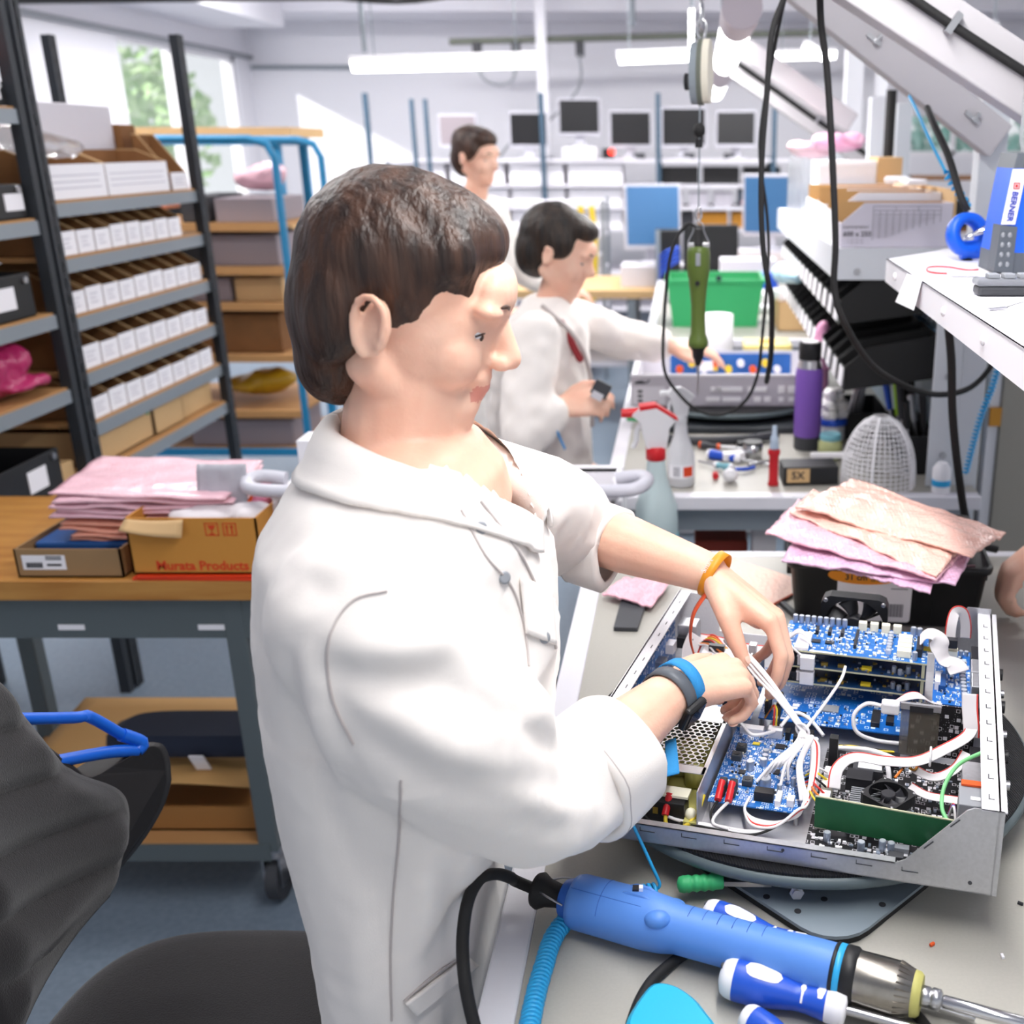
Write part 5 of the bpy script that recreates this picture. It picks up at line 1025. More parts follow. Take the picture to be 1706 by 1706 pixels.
# ================================================================ the opened electronics chassis on its turntable
CA = math.radians(-14); CZ = BT + .056
CT = M.Translation((.31 - .45*math.cos(CA), .90 - .45*math.sin(CA), CZ)) @ rotz(CA)
def K(x, y, z=0): return CT @ V((x, y, z))
def pcb_mat(name, base, mark, sc, amt, seed=0):
    m = bpy.data.materials.new(name); m.use_nodes = True; nt = m.node_tree; b = nt.nodes['Principled BSDF']; b.inputs['Roughness'].default_value = .38
    N = nt.nodes.new; Lk = nt.links.new
    tc = N('ShaderNodeTexCoord'); mp = N('ShaderNodeMapping'); mp.inputs['Rotation'].default_value = (0, 0, -CA); mp.inputs['Location'].default_value = (seed, seed*.7, 0); Lk(tc.outputs['Object'], mp.inputs['Vector'])
    v = N('ShaderNodeTexVoronoi'); v.distance = 'CHEBYCHEV'; v.inputs['Scale'].default_value = sc; v.inputs['Randomness'].default_value = .55; Lk(mp.outputs[0], v.inputs['Vector'])
    ns = N('ShaderNodeTexNoise'); ns.inputs['Scale'].default_value = sc*.13; Lk(mp.outputs[0], ns.inputs['Vector'])
    v2 = N('ShaderNodeTexVoronoi'); v2.distance = 'MANHATTAN'; v2.inputs['Scale'].default_value = sc*2.1; v2.inputs['Randomness'].default_value = .35; Lk(mp.outputs[0], v2.inputs['Vector'])
    def mth(op, a, b_):
        n = N('ShaderNodeMath'); n.operation = op
        for i, q in enumerate((a, b_)):
            if isinstance(q, (int, float)): n.inputs[i].default_value = q
            else: Lk(q, n.inputs[i])
        return n.outputs[0]
    sep = N('ShaderNodeSeparateColor'); Lk(v.outputs['Color'], sep.inputs[0])
    ringm = mth('MULTIPLY', mth('GREATER_THAN', v.outputs['Distance'], .25), mth('LESS_THAN', v.outputs['Distance'], .36))
    on = mth('GREATER_THAN', sep.outputs[0], 1-amt)
    dots = mth('MULTIPLY', mth('LESS_THAN', v2.outputs['Distance'], .28), mth('GREATER_THAN', ns.outputs['Fac'], .5))
    f = mth('MAXIMUM', mth('MULTIPLY', ringm, on), mth('MULTIPLY', dots, mth('GREATER_THAN', sep.outputs[1], 1-amt)))
    mx = N('ShaderNodeMix'); mx.data_type = 'RGBA'; mx.inputs[6].default_value = lin(base); mx.inputs[7].default_value = lin(mark); Lk(f, mx.inputs[0]); Lk(mx.outputs[2], b.inputs['Base Color'])
    MATS[name] = m
pcb_mat('pcb_blue', '#0f63b8', '#d7e6f2', 130, .42)
pcb_mat('pcb_blue_dense', '#1667b6', '#e4ebf2', 190, .75, 3)
pcb_mat('pcb_black', '#17161a', '#c9c7cd', 150, .62, 1)
mat('pcb_navy', '#0d2f57', .4); mat('pcb_edge', '#b9b89a', .5); mat('green_board', '#1d5a36', .4, var=.2, vs=30)
mat('cap_silver', '#a9b4c6', .3, .6); mat('cap_top', '#d5dae4', .3, .5); mat('relay_cream', '#ece7d2', .5); mat('chip', '#26262b', .4); mat('gold_pin', '#b79b4c', .35, .8); mat('ribbon_grey', '#dcd7da', .5); mat('wire_white', '#e6e3e6', .45)
mat('wire_red', '#c8362f', .45); mat('wire_yellow', '#d9c02f', .45); mat('wire_green', '#7fcf8a', .45); mat('wire_orange', '#e07a2a', .45)
mat('panel_powder', '#dcdbe0', .5, bump=.15, bs=400); mat('tray_steel', '#d0cfd3', .33, .55, var=.1, vs=30, stretch=(1, 6, 1)); mat('inductor', '#3f444c', .5)

TT = thing('turntable', 'big round black ribbed turntable under the electronics chassis', 'turntable', (.14, 1.2, BT))
tcx, tcy, tr = .15, 1.215, .285
MB().lathe([(tr-.012, .037), (tr, .039), (tr+.002, .043), (tr, .050), (tr-.004, .051)], 96, T3(tcx, tcy, BT)).obj('rim', 'rim_grey', TT)
MB().lathe([(tr-.004, .0505), (tr-.004, .0545)], 96, T3(tcx, tcy, BT)).obj('rubber_mat', 'ribbed_rubber', TT)
MB().lathe([(.16, .0126), (.16, .035)], 40, T3(tcx, tcy, BT)).obj('bearing', 'dark_steel', TT)
mat('base_grey', '#7d8891', .45)
def rrect(x0, x1, y0, y1, r, n=6):
    o = []
    for cx, cy, a0 in ((x1-r, y1-r, 0), (x0+r, y1-r, 90), (x0+r, y0+r, 180), (x1-r, y0+r, 270)):
        for k in range(n+1): a = math.radians(a0+90*k/n); o.append((cx+r*math.cos(a), cy+r*math.sin(a)))
    return o
BTm = T3(.158, 1.20, BT) @ rotz(math.radians(44))
pl = MB(BTm).prism(rrect(-.232, .232, -.232, .232, .05), .0008, .0085).obj('base_plate', 'base_grey', TT)
MB(BTm).prism(rrect(-.233, .233, -.233, .233, .05), .0085, .0125).obj('base_top', 'base_grey', TT, bev=.001) ; pl.data.materials[0] = MATS['black_rubber']
c = MB(); n_ = 0
for u, v in ((1277, 1494), (1329, 1518), (1373, 1498), (1470, 1507)):
    p = P(u, v, z=BT+.0127); c.cyl(p, p+V((0,0,.0004)), .0038, n=12)
c.obj('screw_hole', 'ink', TT)
t = thing('brake_lever', 'green handled brake lever sticking out from under the turntable', 'lever', (0, .95, BT))
a, b_ = P(1128, 1474, z=BT+.024), P(1205, 1468, z=BT+.025); T = frame(a, b_-a)
Lh = (b_-a).length
MB().lathe([(.003, 0), (.008, .002), (.0095, .007)] + [(.0088 + .0009*math.sin(k*1.6), .01+k*.0022) for k in range(15)] + [(.0085, Lh*.97), (.007, Lh)], 18, T).obj('handle', 'green_crate', t)
MB().bar(b_-(b_-a)*.05, P(1285, 1470, z=BT+.024), .009, .006).tube([P(1280, 1470, z=BT+.024), P(1320, 1478, z=BT+.023), P(1335, 1482, z=BT+.021)], .003, 6).obj('lever_arm', 'steel', t)
p = P(1327, 1486, z=BT+.023); MB().lathe([(.008, -.004), (.008, .003)], 6, frame(p, (0, -1, .25))).lathe([(.0045, .003), (.0045, .007)], 12, frame(p, (0, -1, .25))).obj('clamp_nut', 'steel', t); 

CH = thing('electronics_chassis', 'opened silver electronics chassis full of blue circuit boards and white cables', 'chassis', K(.2, .2), CA)
S_, D_, HR = .45, .485, .1
c = MB(CT); c.bx(0, S_, 0, D_, 0, .0015); c.obj('tray', 'tray_steel', CH)
# near panel with its gusset
def plate(pts, y, th, name, m, parent, bev=.0006):
    MBp = MB(CT); MBp.prism(pts, -th, 0, M(((1,0,0,0),(0,0,-1,y),(0,1,0,0),(0,0,0,1)))); return MBp.obj(name, m, parent, bev=bev)
np_ = plate([(0, 0), (.455, 0), (.455, HR), (.425, HR), (.418, HR-.004), (.362, .028), (.352, .022), (0, .022)], 0, .0015, 'near_panel', 'galvanised', CH)
c = MB(CT)
for k in range(8): c.bx(.03+.047*k, .047+.047*k, -.0008, 0, .014, .0147).bx(.03+.047*k, .0307+.047*k, -.0008, 0, .014, .019)
for k in range(2): x = .384+.024*k; c.box((x, -.0004, .05+.03*k), (.013, .0008, .0012), M.Rotation(-.85, 3, 'Y'))
c.cyl((.428, -.0008, .012), (.428, 0, .012), .0022, n=10); c.cyl((.235, -.0008, .017), (.235, 0, .017), .0018, n=10); c.obj('edge_groove', 'dark_grey', np_)
MB(CT).bx(0, .352, 0, .010, .0206, .022).obj('panel_lip', 'galvanised', np_)
def side(x0, x1, hz, name, pts, lipx, yL=D_):
    o = MB(CT).bx(x0, x1, 0, yL, 0, hz).obj(name, 'galvanised', CH)
    MB(CT).bx(*lipx, 0, yL, hz-.0015, hz).obj('top_flange', 'panel_powder', o)
    c = MB(CT)
    for k in range(12):
        y = .02+.038*k; xs = lipx[0]+.6*(lipx[1]-lipx[0]) if x0 < .2 else lipx[0]+.28*(lipx[1]-lipx[0])
        c.bx(xs, xs+.0012, y, y+.009, hz, hz+.0004)
        if x0 > .2: c.bx(xs, xs+.006, y, y+.0012, hz, hz+.0004)
    c.obj('edge_groove', 'dark_grey', o); return o
sl = side(-.002, 0, .09, 'front_panel', None, (-.003, .016)); sr = side(.449, .451, HR, 'rear_panel', None, (.432, .457))
c = MB(CT); c.bx(0, .06, D_-.0015, D_, 0, .088); c.bx(.06, .42, D_-.0015, D_, 0, .03); c.obj('far_panel', 'panel_powder', CH)
plate([(.405, .03), (.45, .03), (.45, .108), (.418, .108), (.405, .085)], D_-.002, .0015, 'corner_gusset', 'galvanised', CH)
# boards
def board(x0, x1, y0, y1, z, m, name='circuit_board', th=.0016): return MB(CT).bx(x0, x1, y0, y1, z, z+th).obj(name, m, CH)
def caps(b, items):
    for x, y, z, r, h in items:
        c = MB(CT); c.lathe([(r*.96, 0), (r, .001), (r, h*.92), (r*.95, h)], 14, T3(x, y, z), m=0); c.lathe([(r*.85, h+.0002), (r*.85, h+.0004)], 12, T3(x, y, z), m=1); c.obj('capacitor', ['cap_silver', 'cap_top'], b)
def smd(b, x0, x1, y0, y1, z, n, mats=('chip', 'label_white', 'cap_silver', 'relay_cream'), s=.004, name='surface_parts'):
    c = MB(CT)
    for i in range(n):
        w, d = R.uniform(.35, 1)*s, R.uniform(.3, .8)*s
        if R.random() < .5: w, d = d, w
        c.box((R.uniform(x0, x1), R.uniform(y0, y1), z+.0006+R.random()*.0006), (w, d, .0022), m=R.choice([0, 1, 1, 2, 2, 3]))
    o = c.obj(name, list(mats), b); o['kind'] = 'stuff'; return o
def chip(b, x, y, z, w, d, h=.002, m='chip', name='chip', rz=0):
    return MB(CT).box((x, y, z+h/2), (w, d, h), rotz(rz).to_3x3()).obj(name, m, b, bev=.0003)
def coilp(b, x, y, z, s=.012):
    o = MB(CT).box((x, y, z+.004), (s, s, .008)).obj('inductor', 'inductor', b, bev=.001); MB(CT).cyl((x, y, z+.008), (x, y, z+.0085), s*.32, n=16).obj('inductor_core', 'chip', b)
# --- power board
b1 = board(.138, .243, .065, .232, .018, 'pcb_blue_dense'); z = .0196
for x, y in ((.142, .07), (.239, .07), (.142, .228), (.239, .228)): MB(CT).cyl((x, y, .0015), (x, y, .018), .003, n=8).obj('standoff', 'steel', b1)
smd(b1, .145, .24, .085, .225, z, 150)
caps(b1, [(.196, .11, z, .0075, .011), (.187, .152, z, .0045, .009), (.187, .163, z, .004, .008), (.186, .174, z, .004, .008), (.173, .139, z, .005, .012), (.228, .118, z, .003, .01), (.215, .098, z, .003, .012)])
for x, y in ((.153, .158), (.155, .178), (.176, .108)): coilp(b1, x, y, z)
chip(b1, .17, .197, z, .009, .006, .0015, 'wire_yellow', 'yellow_disc'); chip(b1, .192, .184, z, .026, .0035, .0006, 'label_white', 'silk_label'); chip(b1, .2, .197, z, .012, .01); chip(b1, .215, .16, z, .009, .009); chip(b1, .165, .13, z, .008, .008); chip(b1, .205, .14, z, .007, .01)
chip(b1, .226, .217, z, .024, .02, .012, 'black_plastic', 'dc_jack'); chip(b1, .206, .22, z, .006, .012, .012, 'black_plastic', 'connector'); chip(b1, .19, .221, z, .018, .012, .012, 'label_white', 'connector'); chip(b1, .16, .222, z, .03, .011, .009, 'white_plastic', 'connector')
for k, x in enumerate((.151, .163)):
    MB(CT).box((x, .084, z+.008), (.009, .02, .014)).obj('fuse_clip', 'dark_grey', b1, bev=.001); MB(CT).cyl((x, .083, z+.016), (x, .060, z+.006), .0042, n=10).obj('red_terminal', 'red', b1)
chip(b1, .20, .083, z, .022, .012, .012, 'black_plastic', 'header'); chip(b1, .217, .082, z, .006, .022, .008, 'label_white', 'connector'); chip(b1, .231, .08, z, .008, .012, .009, 'label_white', 'connector')
# --- power supply with perforated lid
ps = MB(CT).bx(.03, .132, .062, .22, .002, .006).obj('power_supply', 'galvanised', CH)
m = bpy.data.materials.new('perforated_steel'); m.use_nodes = True; nt = m.node_tree; bs = nt.nodes['Principled BSDF']; bs.inputs['Metallic'].default_value = .7; bs.inputs['Roughness'].default_value = .3; bs.inputs['Base Color'].default_value = lin('#c9c9cc'); MATS['perforated_steel'] = m
# real hexagonal holes cut in the lid
c = MB(CT); hx_, hr = .0088, .0040; z0 = .052
rows = 0
def hexp(cx, cy, r, n=6): return [V((cx+r*math.cos(PI/6+i*PI/3), cy+r*math.sin(PI/6+i*PI/3), z0)) for i in range(n)]
for j in range(14):
    for i in range(9):
        cx = .062 + (i+.5*(j % 2))*.0082; cy = .085+j*.0071*1.0
        if cx > .127: continue
        o_ = [V((cx+.00474*math.cos(PI/6+k*PI/3), cy+.00474*math.sin(PI/6+k*PI/3), z0)) for k in range(6)]; q = hexp(cx, cy, .0036)
        c.add(o_+q, [(k, (k+1) % 6, 6+(k+1) % 6, 6+k) for k in range(6)])
c.bx(.03, .0595, .066, .22, z0-.0005, z0); c.bx(.0595, .135, .066, .0805, z0-.0005, z0); c.bx(.0595, .135, .182, .22, z0-.0005, z0); c.bx(.130, .1345, .066, .22, z0-.0005, z0)
c.obj('perforated_lid', 'perforated_steel', ps, thick=.0008, fix=False)
MB(CT).bx(.1335, .135, .03, .22, .0015, .0525).obj('side_wall', 'perforated_steel', ps); MB(CT).bx(.03, .1315, .218, .22, .0015, .052).obj('side_wall', 'galvanised', ps); MB(CT).bx(.03, .0315, .062, .22, .0015, .052).obj('side_wall', 'galvanised', ps)
mat('coil_yellow', '#b9b469', .6)
for x, y, r in ((.085, .14, .022), (.11, .165, .014), (.07, .11, .012), (.112, .11, .012)): MB(CT).lathe([(r*.5, .007), (r, .010), (r, .032), (r*.5, .036)], 16, T3(x, y, 0)).obj('transformer', 'coil_yellow', ps)
MB(CT).bx(.035, .128, .065, .21, .006, .0075).obj('circuit_board', 'coil_yellow', ps)
MB(CT).bx(.062, .118, .035, .058, .0016, .03).obj('terminal_block', 'black_plastic', ps, bev=.001); MB(CT).bx(.045, .12, .044, .062, .031, .034).obj('terminal_cover', 'relay_cream', ps)
for x in (.070, .098): MB(CT).cyl((x, .048, .033), (x, .028, .018), .0042, n=10).obj('red_terminal', 'red', ps)
MB(CT).box((.085, .0345, .018), (.006, .001, .008)).obj('terminal_screw', 'gold_pin', ps); MB(CT).ball((.124, .042, .014), (.007, .007, .008)).obj('white_cap', 'relay_cream', ps); MB(CT).bx(.118, .133, .03, .062, .0016, .012).obj('side_part', 'coil_yellow', ps)
# --- wide blue main board and the stack of three boards
b2 = board(.162, .368, .252, .42, .024, 'pcb_blue'); z = .0256
for x, y in ((.166, .256), (.364, .256), (.166, .416), (.364, .416)): MB(CT).cyl((x, y, .0015), (x, y, .024), .003, n=8).obj('standoff', 'steel', b2)
chip(b2, .249, .295, z, .024, .017, .002, 'grey_plastic'); chip(b2, .216, .272, z, .011, .011); chip(b2, .31, .28, z, .011, .034, .007, 'chip', 'socket'); chip(b2, .328, .278, z, .010, .014, .006); chip(b2, .328, .298, z, .009, .010, .005)
chip(b2, .185, .2915, z, .012, .005, .0006, 'label_white', 'silk_label'); chip(b2, .205, .295, z, .009, .007, .0006, 'label_white', 'silk_label'); chip(b2, .203, .287, z, .01, .006, .0006, 'label_white', 'silk_label'); chip(b2, .19, .257, z, .02, .004, .0006, 'label_white', 'silk_label')
for x in (.171, .186):
    MB(CT).box((x, .277, z+.009), (.005, .03, .018)).obj('pin_header', 'chip', b2); MB(CT).box((x, .277, z+.0185), (.003, .028, .002)).obj('pin_row', 'gold_pin', b2)
smd(b2, .225, .30, .258, .30, z, 50, s=.003)
for k, zz in enumerate((.052, .0735, .095)):
    bb = board(.178, .368, .308+.003*k, .405, zz, 'pcb_navy' if k < 2 else 'pcb_blue_dense'); y0 = .308+.003*k
    MB(CT).bx(.178, .368, y0-.0006, y0, zz-.0002, zz+.0018).obj('board_edge', 'pcb_edge', bb)
    MB(CT).bx(.362, .366, y0+.001, y0+.006, zz-.02 if k else zz-.026, zz).obj('spacer', 'pcb_edge', bb)
    z = zz+.0016
    if k < 2:
        smd(bb, .22, .36, y0+.003, y0+.03, z, 40, ('chip', 'gold_pin', 'cap_silver', 'chip'), .005)
        chip(bb, .292, y0+.012, z, .013, .009, .003, 'wire_yellow', 'yellow_disc'); chip(bb, .237, y0+.01, z, .009, .005, .004, 'gold_pin', 'chip'); chip(bb, .259, y0+.01, z, .009, .005, .004, 'gold_pin', 'chip')
        chip(bb, .211, y0+.01, z, .02, .014, .014, 'label_white', 'connector'); chip(bb, .19, y0+.012, z, .024, .02, .012, 'chip', 'socket'); chip(bb, .186, y0+.004, z, .024, .004, .005, 'cap_silver', 'socket_lock')
        caps(bb, [(.327, y0+.012, z, .0032, .009), (.335, y0+.008, z, .0032, .007), (.345, y0+.014, z, .0035, .01)])
    else:
        smd(bb, .2, .36, .32, .395, z, 170, s=.0035)
        caps(bb, [(.186+.0085*i, .40, z, .0037, .011) for i in range(9)] + [(.352, .322, z, .0035, .011), (.347, .395, z, .004, .012), (.355, .398, z, .004, .010)])
        for i in range(4): MB(CT).box((.338, .330+.0135*i, z+.005), (.018, .0118, .010)).obj('relay', 'relay_cream', bb, bev=.0008)
        for i in range(4): MB(CT).box((.279+.0155*i, .397, z+.006), (.011, .009, .012)).obj('relay', 'relay_cream', bb, bev=.0008)
        for i in range(3): MB(CT).box((.22+.017*i, .375, z+.003), (.0045, .016, .006)).obj('ic_socket', 'chip', bb)
        for i in range(7): MB(CT).cyl((.318, .332+.009*i, z), (.318, .332+.009*i, z+.006), .0035, n=10).obj('trimmer', 'cap_top', bb)
        chip(bb, .206, .34, z, .018, .05, .004, 'label_white', 'connector'); chip(bb, .232, .316, z, .03, .004, .0006, 'label_white', 'silk_label'); chip(bb, .24, .345, z, .012, .009); chip(bb, .222, .345, z, .012, .009); chip(bb, .357, .35, z, .008, .04, .012, 'chip', 'ribbon_socket'); chip(bb, .368, .356, z, .012, .008, .003, 'wire_yellow', 'yellow_disc')
        chip(bb, .274, .36, z, .004, .05, .006, 'chip', 'pin_strip')
for k in range(2): MB(CT).box((.215+.001, .3085, .062+.0215*k), (.018, .012, .017)).obj('white_connector', 'label_white', CH)
# --- connector board along the rear panel
b4 = board(.378, .43, .275, .43, .062, 'pcb_blue'); z = .0636
for x, y in ((.382, .28), (.426, .28), (.382, .425), (.426, .425)): MB(CT).cyl((x, y, .0015), (x, y, .062), .003, n=8).obj('standoff', 'steel', b4)
caps(b4, [(.402+.0125*i, .352-.009*j+.03, z, .0042, .009) for i in range(2) for j in range(3)] + [(.414+.0005*j, .352-.0095*j, z, .004, .008) for j in range(7)] + [(.398, .362, z, .0055, .012)] + [(.405+.007*i, .418, z, .003, .007) for i in range(3)])
chip(b4, .386, .412, z, .013, .014, .01, 'relay_cream', 'relay'); chip(b4, .401, .413, z, .013, .014, .01, 'relay_cream', 'relay'); chip(b4, .389, .325, z, .009, .034, .008, 'pack_blue', 'terminal'); chip(b4, .383, .325, z, .007, .03, .012, 'label_white', 'connector'); smd(b4, .386, .425, .28, .41, z, 70, s=.0035)
for i, (y, h, m_) in enumerate([(.40, .03, 'chip'), (.35, .035, 'galvanised'), (.30, .04, 'galvanised'), (.255, .035, 'chip'), (.17, .04, 'chip'), (.125, .03, 'galvanised')]):
    MB(CT).bx(.424, .4485, y-.02, y+.018, .05 if i < 4 else .02, .05+h if i < 4 else .06).obj('socket_shell', m_, CH, bev=.001)
for k, y in enumerate((.13, .19, .24, .31, .345, .40)):
    MB(CT).cyl((.457, y, .05), (.468, y, .05), .008 if k % 2 else .0055, n=12).obj('rear_socket', ['steel', 'black_plastic'][k % 2], CH)
# --- black mainboard, green riser, fans
b5 = board(.256, .432, .012, .218, .012, 'pcb_black'); z = .0136
for x, y in ((.26, .02), (.428, .02), (.26, .21), (.428, .21)): MB(CT).cyl((x, y, .0015), (x, y, .012), .003, n=8).obj('standoff', 'steel', b5)
smd(b5, .265, .425, .055, .205, z, 190, ('chip', 'label_white', 'cap_silver', 'grey_plastic'), .0055); smd(b5, .265, .41, .016, .034, z, 46, ('chip', 'label_white', 'cap_silver', 'grey_plastic'), .006)
caps(b5, [(.278, .032, z, .004, .011), (.315, .024, z, .0042, .011), (.337, .03, z, .004, .012), (.346, .03, z, .004, .011), (.383, .03, z, .0048, .012), (.384, .021, z, .0045, .012), (.372, .075, z, .004, .006), (.373, .066, z, .004, .006), (.374, .056, z, .004, .006)] + [(.285+.007*(i % 3), .075+.009*(i//3), z, .0035, .005) for i in range(7)])
hs = MB(CT)
for i in range(14): hs.bx(.296, .364, .052+.004*i, .0535+.004*i, z, z+.024)
hs.bx(.296, .364, .05, .11, z, z+.006); hs.obj('heat_sink', 'grey_plastic', b5)
chip(b5, .302, .142, z, .03, .022, .018, 'chip', 'memory_socket'); chip(b5, .31, .172, z, .036, .022, .012, 'dark_grey', 'module'); l = chip(b5, .312, .172, z+.012, .028, .014, .0006, 'label_white', 'module_label'); chip(b5, .335, .2, z, .02, .014, .014, 'chip', 'relay'); chip(b5, .395, .145, z, .018, .018, .003); chip(b5, .385, .085, z, .016, .012, .004, 'grey_plastic'); chip(b5, .41, .1, z, .014, .01, .003); chip(b5, .392, .055, z, .016, .01, .004, 'grey_plastic'); chip(b5, .355, .033, z, .02, .008, .006, 'grey_plastic'); chip(b5, .352, .021, z, .016, .01, .004, 'dark_grey'); chip(b5, .369, .021, z, .01, .009, .004, 'dark_grey')
for k, y in enumerate((.06, .085, .11, .135)): chip(b5, .268, y, z, .012, .018, .022, ['relay_cream', 'label_white', 'relay_cream', 'label_white'][k], 'connector')
MB(CT).bar((.262, .0475, .0375), (.414, .0375, .0375), .038, .0018, up=(0, 1, 0)).obj('riser_board', 'green_board', CH); MB(CT).bar((.262, .0475, .0572), (.414, .0375, .0572), .0013, .0018, up=(0, 1, 0)).obj('riser_edge', 'pcb_edge', CH)
MB(CT).bx(.263, .273, .165, .176, z, .06).obj('memory_latch', 'black_plastic', b5)
def fan(T, s, d, parent, n=7, name='cooling_fan', angle=0):
    c = MB(T); h = s/2; ro = h*.93
    N_ = 40; outer = []; 
    for i in range(N_):
        a = 2*PI*i/N_; k = 1/max(abs(math.cos(a)), abs(math.sin(a))); outer.append((h*min(k, 1.30)*math.cos(a), h*min(k, 1.30)*math.sin(a)))
    inner = [(ro*math.cos(2*PI*i/N_), ro*math.sin(2*PI*i/N_)) for i in range(N_)]
    vs = [V((x, y, z_)) for z_ in (0, d) for x, y in outer] + [V((x, y, z_)) for z_ in (0, d) for x, y in inner]; fs = []
    for i in range(N_):
        j = (i+1) % N_; fs += [(i, j, N_+j, N_+i), (2*N_+j, 2*N_+i, 3*N_+i, 3*N_+j), (i, 2*N_+i, 2*N_+j, j), (N_+i, N_+j, 3*N_+j, 3*N_+i)]
    c.add(vs, fs); 
    for k in range(3): a = 2*PI*k/3+.5; c.bar((h*.3*math.cos(a), h*.3*math.sin(a), d*.1), (ro*math.cos(a), ro*math.sin(a), d*.1), h*.08, d*.12)
    f = c.obj(name, 'black_plastic', parent)
    c = MB(T); c.lathe([(h*.36, d*.15), (h*.36, d*.9), (h*.32, d*.97)], 24); c.obj('hub', 'chip', f)
    for k in range(n):
        a0 = 2*PI*k/n+angle
        MB(T).grid(lambda u, v: V(((h*.34+(ro*.94-h*.34)*u)*math.cos(a0+v*.62+u*.25), (h*.34+(ro*.94-h*.34)*u)*math.sin(a0+v*.62+u*.25), d*(.2+.6*v))), 6, 5).obj('blade', 'chip', f, thick=.0008)
    c = MB(T)
    for sx in (-1, 1):
        for sy in (-1, 1): c.lathe([(s*.035, d), (s*.035, d*1.04), (s*.012, d*1.05)], 10, M.Translation((sx*h*.86, sy*h*.86, 0)))
    c.obj('screw', 'steel', f); return f
fan(CT @ M.Translation((.338, .079, .0405)) @ rotz(math.radians(47+14-5)), .046, .0125, CH, 7)
FTm = CT @ M.Translation((.262, .468, .074)) @ M.Rotation(PI/2, 4, 'X')
fan(FTm, .094, .022, CH, 7, 'cooling_fan', .4)
# --- clear shield, card and ribbons at the right
mat('smoky_clear', '#8c8478', .15, trans=.5, alpha=.62)
MB(CT).bx(.342, .388, .226, .2275, .014, .083).obj('clear_shield', 'smoky_clear', CH)
MB(CT).bx(.341, .389, .224, .2285, .078, .086).obj('shield_bar', 'galvanised', CH); MB(CT).bx(.352, .38, .2235, .2242, .0755, .0835).obj('bar_label', 'chip', CH)
MB(CT).bx(.352, .430, .231, .233, .014, .085).obj('upright_board', 'pcb_black', CH)
MB(CT).bx(.318, .340, .222, .236, .068, .084).obj('white_plug', 'white_plastic', CH, bev=.003)
def wire(pts, r, m, name='wire', sm=8, n=7): return MB(CT).tube([V(p) for p in pts], r, n, sm=sm).obj(name, m, CH)
wire([(.318, .229, .076), (.30, .232, .075), (.286, .225, .062), (.290, .22, .042), (.312, .225, .03), (.345, .231, .026)], .0026, 'white_plastic', 'plug_cable')
def ribbon(pts, w, m, name='ribbon_cable', up=(0, 0, 1), n=10, red=True):
    pts = smooth_path([V(p) for p in pts], 8); rs = MB(CT); q = []; 
    for i, p in enumerate(pts):
        t = (pts[min(i+1, len(pts)-1)]-pts[max(i-1, 0)]).normalized(); u = V(up); s = t.cross(u); s = s.normalized() if s.length > .1 else V((1, 0, 0)); q.append((p, s, s.cross(t).normalized()))
    def at(a, i):
        p, s, nn = q[i]; return p + s*(a-.5)*w + nn*(.0004*(1 if int(a*n*2) % 2 else -1))
    nu = n*2; N_ = len(q); vs = [at(j/nu, i) for i in range(N_) for j in range(nu+1)]
    rs.add(vs, [(i*(nu+1)+j, i*(nu+1)+j+1, (i+1)*(nu+1)+j+1, (i+1)*(nu+1)+j) for i in range(N_-1) for j in range(nu)], 0, True)
    if red:
        for k in range(len(rs.f)):
            if k % nu < 2: rs.m[k] = 1
    return rs.obj(name, [m, 'wire_red'], CH, thick=.0009, fix=False)
# ribbons
ribbon([(.277, .095, .038), (.279, .112, .055), (.296, .128, .062), (.33, .135, .058), (.365, .14, .06), (.395, .16, .068), (.42, .185, .075), (.427, .205, .085)], .014, 'ribbon_grey', up=(0, -.35, 1))
ribbon([(.42, .212, .115), (.421, .205, .10), (.424, .195, .082), (.425, .19, .07)], .018, 'ribbon_grey', up=(0, -1, .2))
ribbon([(.362, .148, .045), (.385, .14, .042), (.408, .15, .05), (.42, .172, .06)], .012, 'ribbon_grey', up=(0, -.3, 1)); ribbon([(.36, .128, .034), (.38, .12, .03), (.41, .118, .03), (.425, .118, .03)], .012, 'ribbon_grey', up=(0, -.2, 1))
MB(CT).tube([V((.380, .150+.012*math.cos(a), .062+.010*math.sin(a))) for a in [2*PI*i/16 for i in range(16)]], .0014, 6, closed=True).obj('cable_tie', 'white_plastic', CH)
ribbon([(.357, .352, .112), (.366, .352, .122), (.378, .35, .12), (.384, .345, .104), (.39, .342, .092), (.402, .338, .09), (.41, .33, .082)], .032, 'ribbon_grey', up=(0, 0, 1), red=False)
ribbon([(.33, .248, .07), (.345, .245, .083), (.362, .25, .085), (.378, .262, .07), (.382, .28, .062)], .018, 'ribbon_grey', up=(0, 0, 1))
ribbon([(.396, .412, .075), (.396, .42, .105), (.4, .43, .122), (.41, .436, .12), (.416, .44, .10), (.417, .44, .08)], .014, 'ribbon_grey', up=(0, -1, 0)); MB(CT).box((.396, .41, .085), (.02, .012, .012)).obj('ribbon_socket', 'chip', CH)
